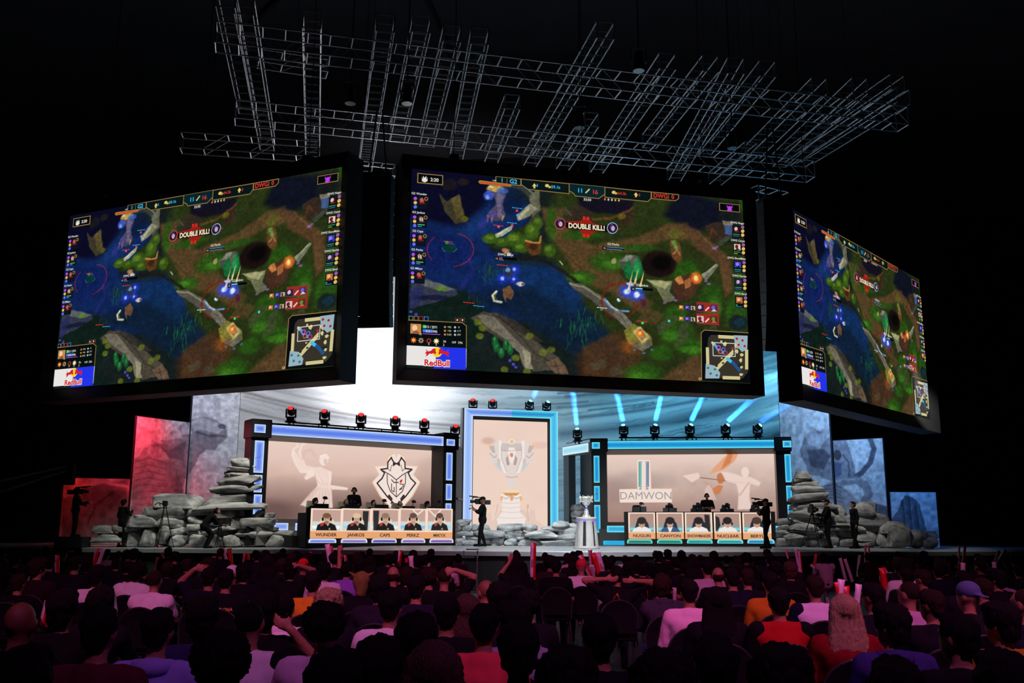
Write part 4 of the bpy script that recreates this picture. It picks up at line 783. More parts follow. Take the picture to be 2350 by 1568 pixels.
pxL = dict(out=(572, 1046), led=(606, 1008, 1006, 1032), ledb=(603, 1190), top=(640, 972), beam_b=(640, 1001),
    lights=[(614, 974.5, 1020.5, 998, .03), (584.5, 973.5, 609, 992.5, .12), (1025, 1008, 1043.5, 1022.5, .12), (585.5, 1011, 603, 1085, .0), (584, 1090, 600, 1130, 0), (583, 1135, 599, 1180, 0), (1024.5, 1039, 1037.5, 1102.5, 0), (1023.5, 1111, 1036.5, 1148, 0), (1022.5, 1155.5, 1035, 1190, 0)],
    plinth=[(630, 1200.5, 661, 1217), (678, 1201, 720, 1218)])
tL, ZTL = team_frame(PLf, pxL, VIO, paintL, 'left team frame with violet light panels around a wide LED wall', (225, 195, 180))
PRf = Plane(1356, 43.3, 1817, 42.2, 1100, 1.39)
pxR = dict(out=(1358, 1817), led=(1386, 1042, 1787, 1039), ledb=(1388, 1198), top=(1560, 1010.5), beam_b=(1560, 1031.5),
    lights=[(1383, 1013, 1790, 1031, .03), (1358.5, 1015.5, 1376.5, 1030, .12), (1796, 1012, 1816, 1027, .12), (1362.5, 1046.5, 1376, 1108, 0), (1363.5, 1116, 1376.5, 1151.5, 0), (1364, 1159.5, 1378, 1222.5, 0), (1800, 1043, 1817, 1107, 0), (1804, 1115, 1818, 1151, 0), (1807, 1159, 1820, 1191, 0)],
    plinth=[(1393, 1207, 1450, 1222), (1460, 1207, 1600, 1222), (1615, 1207, 1790, 1222)])
tR, ZTR = team_frame(PRf, pxR, CY_, paintR, 'right team frame with cyan light panels around a wide LED wall', (225, 195, 180))
# low glowing step in front of the right frame
P = Plane(1384, 42.6, 1480, 42.6, 1230, 1.39); t = empty('glow_step', P.o, P.ang, 'low step with a glowing cyan face in front of the right team frame', 'step')
MB().box(0, 8.6, .02, .38, 0, .22).build('step_body', PLY, t); glow_panel(t, .0, 8.6, .03, .20, 0.0, (30, 190, 240), (30, 160, 220), (40, 4))
# ------------------------------------------------------------------ centre frame
PC = Plane(1063, 44.6, 1280, 45.8, 1100, 1.39)
t = empty('centre_frame', PC.o, PC.ang, 'tall upright frame glowing violet to cyan around the trophy picture, stage centre', 'stage frame')
def paintC(c):
    f = lambda *p: [(1030 + x / 3.7325, 880 + y / 3.7325) for x, y in p]
    c.mix(np.clip(fbm(c.X, c.Y, 60, 4) * 1.3 - .5, 0, 1), (226, 196, 182), .5); c.ell(1120, 1012, 14, 8, (196, 158, 150), .6, 1); c.ell(1240, 1022, 20, 8, (222, 186, 172), .6, 1)
    A, B_, D, O = (226, 212, 206), (240, 228, 222), (176, 156, 150), (236, 178, 116); c.warp = 1.5
    # mountains and ruined towers at the foot
    c.poly(f((190, 1300), (250, 1230), (330, 1200), (330, 1110), (360, 1105), (370, 1190), (440, 1090), (640, 1080), (690, 1120), (700, 1080), (735, 1090), (745, 1170), (820, 1230), (860, 1300)), (226, 200, 186), .95, 3)
    c.line(f((420, 1040), (400, 1130)), 1.2, D, .8, 1); c.line(f((672, 1050), (680, 1180)), 2.2, (216, 180, 160), .9, 1); c.ell(1030 + 676 / 3.7325, 880 + 1055 / 3.7325, 3, 5, O, .9)
    # pedestal
    c.poly(f((455, 1015), (612, 1015), (610, 1100), (660, 1160), (640, 1260), (430, 1260), (410, 1160), (455, 1100)), B_, 1, 2)
    for y in (1022, 1060, 1100, 1150): c.line(f((452 - (y - 1015) * .2, y), (536, y + 8), (616 + (y - 1015) * .2, y)), 1.2, (214, 190, 178), .9, 1)
    c.poly(f((445, 950), (622, 950), (618, 1016), (452, 1016)), B_, 1, 2); c.ell(1030 + 450 / 3.7325, 880 + 990 / 3.7325, 3, 5, O, .9); c.ell(1030 + 618 / 3.7325, 880 + 990 / 3.7325, 3, 5, O, .9); c.ell(1030 + 538 / 3.7325, 880 + 985 / 3.7325, 4, 6, (226, 160, 110), .9)
    c.line(f((450, 970), (490, 990), (530, 960), (580, 990), (620, 968)), 2, D, .7, 1); c.poly(f((458, 935), (612, 935), (580, 962), (490, 962)), (206, 148, 100), 1, 1.5); c.poly(f((480, 908), (590, 908), (612, 938), (458, 938)), (250, 214, 170), 1, 2)
    # stem and cup
    c.poly(f((495, 780), (582, 780), (572, 830), (568, 900), (590, 915), (482, 915), (500, 900), (500, 830)), A, 1, 2); c.line(f((490, 800), (535, 808), (588, 800)), 2, D, .7, 1)
    c.poly(f((352, 540), (430, 490), (540, 500), (655, 490), (720, 545), (722, 665), (660, 740), (600, 775), (480, 775), (410, 735), (350, 655)), A, 1, 2)
    c.poly(f((445, 515), (640, 515), (620, 575), (455, 578)), (206, 192, 188), 1, 2); c.line(f((445, 515), (455, 578), (620, 575), (635, 515)), 1.6, D, .8, 1)
    for s_ in (-1, 1):
        g = lambda *p: f(*[(537 + s_ * (x - 537), y) for x, y in p])
        c.poly(g((425, 490), (450, 490), (455, 640), (500, 770), (470, 770), (430, 660)), B_, 1, 1.5); c.line(g((448, 540), (452, 640), (495, 760)), 1.3, D, .8, 1)
        c.poly(g((352, 545), (385, 530), (400, 600), (370, 590)), (190, 176, 172), .9, 2); c.line(g((352, 600), (390, 640), (410, 620)), 2, D, .8, 1.5); c.poly(g((380, 680), (420, 730), (455, 765), (440, 700)), (196, 204, 206), .8, 2); c.ell(g((356, 548))[0][0], g((356, 548))[0][1], 2.4, 5, O, .9)
        c.poly(g((490, 640), (515, 620), (520, 700), (498, 700)), (170, 148, 140), .8, 2); c.line(g((560, 600), (585, 650), (570, 700), (560, 650)), 1.6, D, .8, 1); c.poly(g((415, 640), (440, 650), (440, 720), (415, 690)), (206, 194, 190), 1, 2)
    c.poly(f((512, 550), (562, 550), (572, 600), (560, 660), (537, 690), (514, 660), (504, 600)), B_, 1, 1.5); c.ell(1030 + 537 / 3.7325, 880 + 615 / 3.7325, 4, 5, (214, 134, 96), .9); c.line(f((518, 575), (532, 582)), 1.4, D, .9, 1); c.line(f((545, 582), (558, 575)), 1.4, D, .9, 1)
    c.ell(1030 + 540 / 3.7325, 880 + 500 / 3.7325, 8, 6, B_, 1); c.ell(1030 + 540 / 3.7325, 880 + 500 / 3.7325, 4.6, 4, (240, 190, 130), 1)
u0, z1 = PC.hit(1087, 963, .1); u1, _ = PC.hit(1256, 967, .1); ZC = PC.hit(1170, 941)[1]; zi = PC.hit(1170, 958)[1]
c = Canvas(PC, u0, u1, .2, z1, 200, 300, off=.1, base=(.93, .82, .76)); paintC(c)
o = link_mesh('led_wall', c.mesh('led_wall'), SCREEN, t); o.location = (0, .1, 0)
UE = PC.hit(1280, 1100)[0]; wl = .40
mb = MB(); mb.box(-.03, UE + .03, .13, .6, 0, ZC + .03); mb.build('frame_body', FRM, t)
mb = MB(); i_ = [(u0, 0.2), (u1, .2), (u1, z1), (u0, z1)]; a0 = PC.hit(1083, 1100)[0]; a1 = PC.hit(1262, 1100)[0]; o_ = [(a0, .2), (a1, .2), (a1, zi), (a0, zi)]
mb.add([(x, .1, z) for x, z in i_] + [(x, -.02, z) for x, z in o_], [(k, (k + 1) % 4, 4 + (k + 1) % 4, 4 + k) for k in range(4)]); mb.build('reveal', BEV, t)
def grad_strip(parent, quad, ce, cm, n=24, name='light_panel'):
    """quad: inner/outer run given as two end sections ((u,z) outer, (u,z) inner); colours blend along the run"""
    (ao, ai), (bo, bi) = quad; vs = []; cs = []
    for k in range(n + 1):
        q = k / n; o1 = [ao[i] * (1 - q) + bo[i] * q for i in (0, 1)]; i1 = [ai[i] * (1 - q) + bi[i] * q for i in (0, 1)]
        E_ = [ce[0][i] * (1 - q) + ce[1][i] * q for i in range(3)]; M_ = [cm[0][i] * (1 - q) + cm[1][i] * q for i in range(3)]
        for j, w_ in enumerate((0, .22, .5, .78, 1)):
            vs.append((o1[0] * (1 - w_) + i1[0] * w_, -.05, o1[1] * (1 - w_) + i1[1] * w_)); f_ = (1, .35, 0, .35, 1)[j]; cs.append([M_[i] * (1 - f_) + E_[i] * f_ for i in range(3)])
    me = bpy.data.meshes.new(name); me.from_pydata(vs, [], [(k * 5 + j, k * 5 + j + 1, (k + 1) * 5 + j + 1, (k + 1) * 5 + j) for k in range(n) for j in range(4)]); me.update()
    at = me.color_attributes.new('Col', 'FLOAT_COLOR', 'POINT'); at.data.foreach_set('color', [x for c_ in cs for x in (lin(tuple(q_ / 255 for q_ in c_)) + (1,))])
    return link_mesh(name, me, LIGHTBOX, parent)
V1 = ((205, 232, 255), (150, 180, 246)); C1 = ((130, 244, 255), (70, 176, 232)); um = UE * .5
grad_strip(t, (((0, 0), (a0, 0)), ((0, ZC), (a0, zi))), (V1[0], V1[0]), (V1[1], V1[1])); grad_strip(t, (((0, ZC), (a0, zi)), ((um, ZC), (um, zi))), (V1[0], V1[0]), ((110, 140, 230), (80, 130, 226)))
grad_strip(t, (((um, ZC), (um, zi)), ((UE, ZC), (a1, zi))), (C1[0], C1[0]), ((30, 130, 200), (30, 140, 200))); grad_strip(t, (((UE, ZC), (a1, zi)), ((UE, 0), (a1, 0))), (C1[0], C1[0]), (C1[1], C1[1]))
# ------------------------------------------------------------------ side wings joining the frames
WING = mat('wing_paint', (0.16, 0.22, 0.26), 0.7)
P = Plane(1289, 45.4, 1352, 43.1, 1100, 1.39); t = empty('side_wing', P.o, P.ang, 'short angled wing wall with a pale glowing header, left of the right team frame', 'wing wall')
u1 = P.len; z1 = P.hit(1289, 1027)[1]; z0 = P.hit(1289, 1046)[1]
MB().box(0, u1, .05, .5, z0 - .03, z1 + .03).build('header', mat('wing_header', (.3, .34, .36), .5), t); glow_panel(t, .03, u1 - .12, z0, z1, 0.04, (226, 250, 255), (150, 214, 235), (20, 8))
MB().box(0, .5, .1, .45, 0, z0).build('post', WING, t); MB().box(.5, u1, .7, .78, 0, z0).build('wall_panel', WING, t); MB().box(.5, u1, .66, .70, 2.3, 2.36).build('rail', WING, t)
P = Plane(1047, 42.2, 1060, 43.6, 1100, 1.39); t = empty('side_wing', P.o, P.ang, 'narrow grey wing wall between the left team frame and the centre frame', 'wing wall')
MB().box(0, P.len, 0, .12, 0, 4.2).build('wall_panel', mat('wing_grey', (.22, .22, .24), .7), t); MB().box(.05, P.len, -.08, 0, 1.9, 1.96).build('handle', BLKM, t)
# ------------------------------------------------------------------ rocks
from mathutils import noise as mnoise
ROCKM = []
def rock_mat():
    m = bpy.data.materials.new('painted_rock'); m.use_nodes = True; nt = m.node_tree; b = nt.nodes['Principled BSDF']
    tc = nt.nodes.new('ShaderNodeTexCoord'); n = nt.nodes.new('ShaderNodeTexNoise'); n.inputs['Scale'].default_value = 2.2; n.inputs['Detail'].default_value = 8; n.inputs['Roughness'].default_value = .62
    oi = nt.nodes.new('ShaderNodeObjectInfo'); ad = nt.nodes.new('ShaderNodeVectorMath'); ad.operation = 'ADD'
    nt.links.new(tc.outputs['Object'], ad.inputs[0]); nt.links.new(oi.outputs['Location'], ad.inputs[1]); nt.links.new(ad.outputs[0], n.inputs['Vector'])
    cr = nt.nodes.new('ShaderNodeValToRGB'); e = cr.color_ramp.elements; e[0].position = .34; e[0].color = (.11, .11, .115, 1); e[1].position = .62; e[1].color = (.52, .52, .51, 1)
    nt.links.new(n.outputs['Fac'], cr.inputs[0]); nt.links.new(cr.outputs[0], b.inputs['Base Color']); b.inputs['Roughness'].default_value = .75
    bp = nt.nodes.new('ShaderNodeBump'); bp.inputs['Strength'].default_value = .5; bp.inputs['Distance'].default_value = .05; nt.links.new(n.outputs['Fac'], bp.inputs['Height']); nt.links.new(bp.outputs['Normal'], b.inputs['Normal'])
    return m
ROCK = rock_mat()
def rock_mesh(seed):
    bm = bmesh.new(); bmesh.ops.create_icosphere(bm, subdivisions=4, radius=1); rr = random.Random(seed)
    off = Vector((rr.uniform(0, 50), rr.uniform(0, 50), rr.uniform(0, 50))); cuts = [(Vector((rr.uniform(-1, 1), rr.uniform(-1, 1), rr.uniform(-.5, 1))).normalized(), rr.uniform(.62, .85)) for _ in range(7)]
    for v in bm.verts:
        p = v.co.copy(); q = Vector([math.copysign(abs(a) ** .36, a) for a in p])
        for nrm, dd in cuts:
            h = q.dot(nrm) - dd
            if h > 0: q -= nrm * h * .75
        q *= 1 + .13 * mnoise.noise(p * 1.5 + off) + .05 * mnoise.noise(p * 4 + off); v.co = q
    xs_ = [v.co for v in bm.verts]; lo = [min(c[i] for c in xs_) for i in range(3)]; hi = [max(c[i] for c in xs_) for i in range(3)]
    for v in bm.verts: v.co = Vector([(v.co[i] - (lo[i] + hi[i]) / 2) / (hi[i] - lo[i]) for i in range(3)])
    me = bpy.data.meshes.new('rock'); bm.to_mesh(me); bm.free(); me.shade_smooth(); me.materials.append(ROCK); return me
RM = [rock_mesh(s) for s in range(14)]
ORD = ['first', 'second', 'third', 'fourth', 'fifth', 'sixth', 'seventh', 'eighth', 'ninth', 'tenth', 'eleventh', 'twelfth', 'thirteenth', 'fourteenth', 'fifteenth', 'sixteenth']
def rocks(lst, d0, pile, group, seed):
    rr = random.Random(seed); lst = sorted(lst, key=lambda b: b[3])
    rows = []                                       # courses by bottom edge
    for b in sorted(lst, key=lambda b: -b[3]):
        if rows and abs(rows[-1][0][3] - b[3]) < 7: rows[-1].append(b)
        else: rows.append([b])
    for ri, row in enumerate(rows):
        row.sort(key=lambda b: b[0])
        for k, (x0, y0, x1, y1) in enumerate(row):
            d = d0 + (rr.uniform(-.12, .12)) + (.10 if (k + ri) % 2 else 0)
            a = PD(x0, (y0 + y1) / 2, d); b = PD(x1, (y0 + y1) / 2, d); t = PD((x0 + x1) / 2, y0, d); q = PD((x0 + x1) / 2, y1, d)
            w = (b - a).length * 1.07; h = (t.z - q.z) * 1.14; c = (a + b) / 2; zc = (t.z + q.z) / 2
            gz = stz(c.x, c.y)
            if zc - h / 2 < gz + .09: h = (zc + h / 2) - gz + .002; zc = gz + h / 2
            o = bpy.data.objects.new('rock', RM[rr.randrange(14)]); COL.objects.link(o); o.location = (c.x, c.y, zc)
            dep = min(max(w * .55, h * 1.0), .95); o.scale = (w, dep, h); o.rotation_euler = (0, math.radians(rr.uniform(-3, 3)), rr.choice((0, PI)) + math.radians(rr.uniform(-6, 6)))
            size = 'long flat' if w > h * 3.2 else ('small' if w * h < .12 else ('large' if w * h > .5 else 'rounded'))
            where = f'{ORD[k]} from left' if len(row) > 1 else 'alone'
            lvl = 'bottom course' if ri == 0 else (f'{ORD[ri]} course up')
            tag(o, f'{size} grey rock, {where}, {lvl}, {pile}', 'rock', group)
LC = [(531, 1052, 590, 1076), (525, 1073, 591, 1083), (514, 1081, 593, 1098), (500, 1095, 600, 1116), (484, 1114, 601, 1133), (473, 1128, 600, 1156), (450, 1151, 613, 1171),
 (424, 1167, 484, 1187), (484, 1168, 541, 1189), (540, 1170, 567, 1189), (567, 1171, 607, 1190), (607, 1178, 631, 1190), (433, 1187, 472, 1206), (470, 1187, 502, 1206), (500, 1187, 534, 1208), (533, 1188, 559, 1214), (556, 1189, 631, 1214),
 (430, 1203, 460, 1217), (458, 1205, 498, 1217), (496, 1208, 544, 1217), (542, 1211, 614, 1222), (612, 1210, 640, 1218), (430, 1216, 462, 1229), (460, 1216, 499, 1229), (497, 1217, 539, 1230), (538, 1221, 624, 1234), (622, 1218, 673, 1231),
 (433, 1229, 486, 1255), (485, 1228, 511, 1255), (510, 1229, 553, 1256), (550, 1233, 614, 1255), (612, 1230, 657, 1255)]
LW = [(358, 1136, 461, 1168), (319, 1163, 427, 1196), (290, 1183, 366, 1210), (356, 1190, 432, 1211), (293, 1219, 329, 1250), (328, 1208, 361, 1252), (361, 1209, 391, 1247), (391, 1210, 432, 1230), (391, 1228, 433, 1256), (213, 1207, 264, 1225), (213, 1224, 292, 1246), (262, 1205, 330, 1221)]
rocks(LC, 36.7, 'tall left stack', 'rocks of the tall left stack', 1)
rocks(LW, 37.0, 'low far left wall', 'rocks of the low left wall', 2)
rocks([(300, 1196, 345, 1250), (340, 1190, 392, 1250), (388, 1186, 440, 1252), (436, 1184, 486, 1252), (482, 1182, 532, 1252), (528, 1182, 580, 1252), (574, 1186, 622, 1252)], 37.5, 'back row of left rocks', 'rocks behind the left wall', 11)
rocks([(1068, 1222, 1116, 1251), (1112, 1226, 1160, 1251), (1156, 1222, 1204, 1251), (1200, 1224, 1248, 1251), (1244, 1220, 1310, 1251)], 39.5, 'back row of centre rocks', 'rocks behind the centre wall', 12)
rocks([(1800, 1196, 1846, 1252), (1842, 1192, 1888, 1252), (1884, 1190, 1930, 1252), (1926, 1190, 1976, 1252), (1972, 1204, 2020, 1252), (2016, 1222, 2070, 1252)], 39.9, 'back row of right rocks', 'rocks behind the right wall', 13)
CT = [(1046, 1193, 1082, 1208), (1046, 1205, 1063, 1218), (1060, 1206, 1082, 1220), (1080, 1204, 1101, 1218), (1100, 1205, 1125, 1219), (1046, 1218, 1087, 1230), (1085, 1218, 1156, 1234), (1068, 1229, 1101, 1241), (1098, 1229, 1127, 1237), (1046, 1234, 1072, 1249), (1046, 1246, 1062, 1254), (1097, 1235, 1130, 1253), (1061, 1240, 1102, 1253), (1126, 1233, 1156, 1253),
 (1141, 1203, 1206, 1220), (1196, 1205, 1233, 1219), (1156, 1218, 1204, 1237), (1204, 1218, 1280, 1235), (1157, 1237, 1186, 1253), (1183, 1232, 1215, 1240), (1186, 1238, 1238, 1253), (1213, 1234, 1245, 1242), (1240, 1228, 1324, 1242), (1238, 1241, 1321, 1254), (1243, 1208, 1296, 1219), (1267, 1196, 1308, 1211), (1280, 1213, 1324, 1230), (1304, 1201, 1326, 1214)]
rocks(CT, 38.8, 'low centre wall', 'rocks of the low centre wall', 3)
rocks([(1310, 1158, 1341, 1171), (1311, 1170, 1341, 1187), (1312, 1187, 1340, 1203), (1311, 1202, 1341, 1220), (1311, 1219, 1343, 1251)], 41.6, 'small stack by right frame', 'rocks of the small right stack', 4)
RC = [(1825, 1082, 1861, 1099), (1819, 1097, 1867, 1107), (1821, 1105, 1875, 1119), (1816, 1117, 1890, 1134), (1814, 1133, 1899, 1152), (1815, 1149, 1915, 1170), (1808, 1168, 1908, 1188), (1906, 1160, 1940, 1182), (1815, 1186, 1885, 1201), (1884, 1186, 1911, 1200), (1909, 1181, 1940, 1200), (1939, 1182, 1960, 1199),
 (1783, 1191, 1814, 1206), (1783, 1205, 1810, 1218), (1810, 1200, 1878, 1218), (1876, 1200, 1956, 1207), (1876, 1206, 1954, 1218), (1780, 1217, 1810, 1225), (1810, 1217, 1885, 1226), (1884, 1217, 1920, 1236), (1918, 1217, 1954, 1236), (1780, 1224, 1801, 1235), (1800, 1225, 1848, 1237), (1846, 1225, 1882, 1237),
 (1780, 1235, 1813, 1254), (1812, 1236, 1850, 1254), (1848, 1237, 1879, 1255), (1876, 1235, 1924, 1254), (1922, 1236, 1958, 1255)]
RW = [(1950, 1154, 2004, 1183), (1976, 1153, 2013, 1179), (1956, 1180, 2042, 1207), (1954, 1206, 1984, 1221), (1982, 1206, 2019, 1224), (2017, 1198, 2084, 1224), (1956, 1219, 2009, 1242), (1957, 1238, 2009, 1256), (2008, 1224, 2037, 1255), (2035, 1212, 2087, 1255), (2082, 1219, 2119, 1254), (2115, 1219, 2151, 1237), (2115, 1235, 2150, 1254)]
rocks(RC, 39.0, 'tall right stack', 'rocks of the tall right stack', 5)
rocks(RW, 39.3, 'low far right wall', 'rocks of the low right wall', 6)
# ------------------------------------------------------------------ moving head lamps
LENSR = mat('red_lens', (.3, .01, .01), .2, em=(1.0, .03, .03), ems=1.6); LENSC = mat('cyan_lens', (.1, .3, .3), .2, em=(.25, .95, 1.0), ems=2.2)
LENSG = mat('lens_glass', (.05, .05, .05), .1)
HEADM = mat('lamp_housing', (.012, .012, .014), .35); SIL = mat('grey_trim', (.45, .45, .47), .35)
def moving_head(px, py, d, tilt, roll, lens, label, group, clamp=True, sc=1.0):
    c = PD(px, py, d); t = empty('moving_head_lamp', (c.x, c.y, c.z - .36 * sc), 0, label, 'stage lamp', group); t.scale = (sc,) * 3
    if clamp:
        MB().box(-.19, .19, -.09, .09, -.10, -.06, bev=.006).build('clamp_bar', HEADM, t)
        for s_ in (-1, 1): MB().tube((s_ * .07, 0, -.10), (s_ * .10, 0, -.19), .022, 8).build('hook_clamp', HEADM, t)
    MB().box(-.13, .13, -.12, .12, -.06, .06, bev=.015).build('base', HEADM, t)
    for s_ in (-1, 1): MB().box(s_ * .16 - .025, s_ * .16 + .025, -.07, .07, .04, .36, bev=.015).build('yoke_arm', HEADM, t)
    MB().box(-.16, .16, -.07, .07, .06, .09).build('yoke_base', HEADM, t)
    hd = empty('lamp_head', (0, 0, .27)); hd.parent = t; hd.rotation_euler = (tilt, roll, 0)   # head axis is local -z flipped upward
    MB().lathe([(.0, -.14), (.09, -.14), (.125, -.10), (.13, .02), (.115, .13), (.10, .155)], 20).build('head_shell', HEADM, hd, smooth=True)
    MB().lathe([(.0, .20), (.05, .19), (.082, .165), (.09, .14)][::-1], 18).build('lens', lens, hd, smooth=True)
    mb = MB(); mb.path([(.132 * math.sin(a), -.132 * math.cos(a), -.02) for a in [(-.9 + .2 * k) for k in range(10)]], .012, 6); mb.build('trim_arc', SIL, hd)
    return t
PLtop = lambda px: None
def on_plane(P, px, py, off):
    r = ray(px, py); o = P.o + P.n * off; tt = (o - CAMP).dot(P.n) / r.dot(P.n); return (CAMP + r * tt)
names = ORD
for k, (x, y) in enumerate([(669, 938.4), (745.8, 945), (829, 953), (907.5, 959.7), (974, 965.6), (1044.8, 979)]):
    p = on_plane(PLf, x, y, .3); moving_head(x, y, p.y, math.radians(52), math.radians((0, 0, 8, 10, 12, 14)[k]), LENSR, f'red moving head lamp, {ORD[k]} from the left on the left team frame', 'red moving head lamps on the left frame', sc=1.12)
for k, (x, y, L_, w_) in enumerate([(1085.7, 919, LENSR, 'red'), (1130.7, 920.5, LENSR, 'red'), (1215, 923, LENSC, 'cyan'), (1254.5, 925, LENSC, 'cyan')]):
    p = on_plane(PC, x, y, .35); moving_head(x, y, p.y, math.radians(52 if k < 2 else 30), math.radians((-6, -2, 20, 25)[k]), L_, f'moving head lamp with a {w_} lens, the {ORD[k]} from the left on the centre frame', 'moving head lamps on the centre frame', False, 1.12)
BEAMS = []
for k, (x, y, ex, ey) in enumerate([(1325, 987.7, 1306, 830), (1430.8, 979, 1400, 830), (1502.3, 978.6, 1536, 830), (1582.7, 977.8, 1652, 830), (1664.7, 977.2, 1800, 850), (1738, 977, 1990, 820)]):
    p = on_plane(PRf, x, y, .3) if k else PD(x, y, 44.0)
    moving_head(x, y, p.y, math.radians(30), math.radians((-5, -8, 12, 22, 38, 44)[k]), LENSC, f'cyan moving head lamp, {ORD[k]} from the left above the right team frame', 'cyan moving head lamps over the right frame', sc=1.12)
    BEAMS.append((PD(x, y - 5, p.y - .05), PD(ex, ey, p.y - 1.2), 1.0 if k < 5 else .25))
BEAMS.append((PD(1219, 918, 45.4), PD(1262, 848, 44.4), .5))
HAZE = bpy.data.materials.new('stage_haze'); HAZE.use_nodes = True; nt = HAZE.node_tree; nt.nodes.clear(); o_ = nt.nodes.new('ShaderNodeOutputMaterial'); v_ = nt.nodes.new('ShaderNodeVolumeScatter'); v_.inputs['Density'].default_value = .4; v_.inputs['Color'].default_value = (.6, .8, 1, 1); nt.links.new(v_.outputs[0], o_.inputs['Volume'])
for k, (a, b, pw) in enumerate(BEAMS):
    d_ = (b - a).normalized(); L_ = (b - a).length * 1.25; e_ = a + d_ * L_
    t = MB().tube(a, e_, .13, 20, r2=.13 + L_ * .016).build('haze_beam', HAZE)
    tag(t, f'{"faint " if pw < 1 else ""}blue haze beam rising from the {"third lamp on the centre frame" if k == 6 else ORD[k] + " lamp from the left over the right frame"}', 'light beam', 'blue haze beams', 'stuff')
    l = area('beam_light', a + d_ * .16, e_, 48 * pw, (.03, .20, 1.0), .22, .22, 5); l.data.shape = 'DISK'
# rails that carry the lamps
def rail(P, x0, y0, x1, y1, stubs, label, zt):
    a = on_plane(P, x0, y0, .3); b = on_plane(P, x1, y1, .3); t = empty('lamp_rail', a, 0, label, 'rail')
    MB().tube((0, 0, 0), b - a, .03, 8).build('pipe', BLKM, t)
    for q in stubs:
        p = (b - a) * q; MB().tube(p, p + Vector((0, 0, zt - (a.z + p.z))), .025, 8).build('stub_post', BLKM, t)
rail(PLf, 655, 968.5, 980, 993.5, (.03, .22, .42, .47, .66, .88, 1), 'black pipe rail carrying the red moving heads on the left frame', 1.33 + ZTL)
rail(PRf, 1421, 1004.8, 1745, 1004.2, (.02, .25, .48, .55, .8, .97), 'black pipe rail carrying the cyan moving heads on the right frame', 1.39 + ZTR)
a = PD(1300, 1018, 45.2); b = PD(1352, 1008, 43.4); t = empty('lamp_rail', a, 0, 'short angled pipe rail on the wing header left of the right frame', 'rail'); MB().tube((0, 0, 0), b - a, .03, 8).build('pipe', SIL, t)
a2 = PD(1328, 1013, 44.2); MB().tube(a2 - a, a2 - a + Vector((0, 0, -.15)), .03, 8).build('stub_post', BLKM, t)
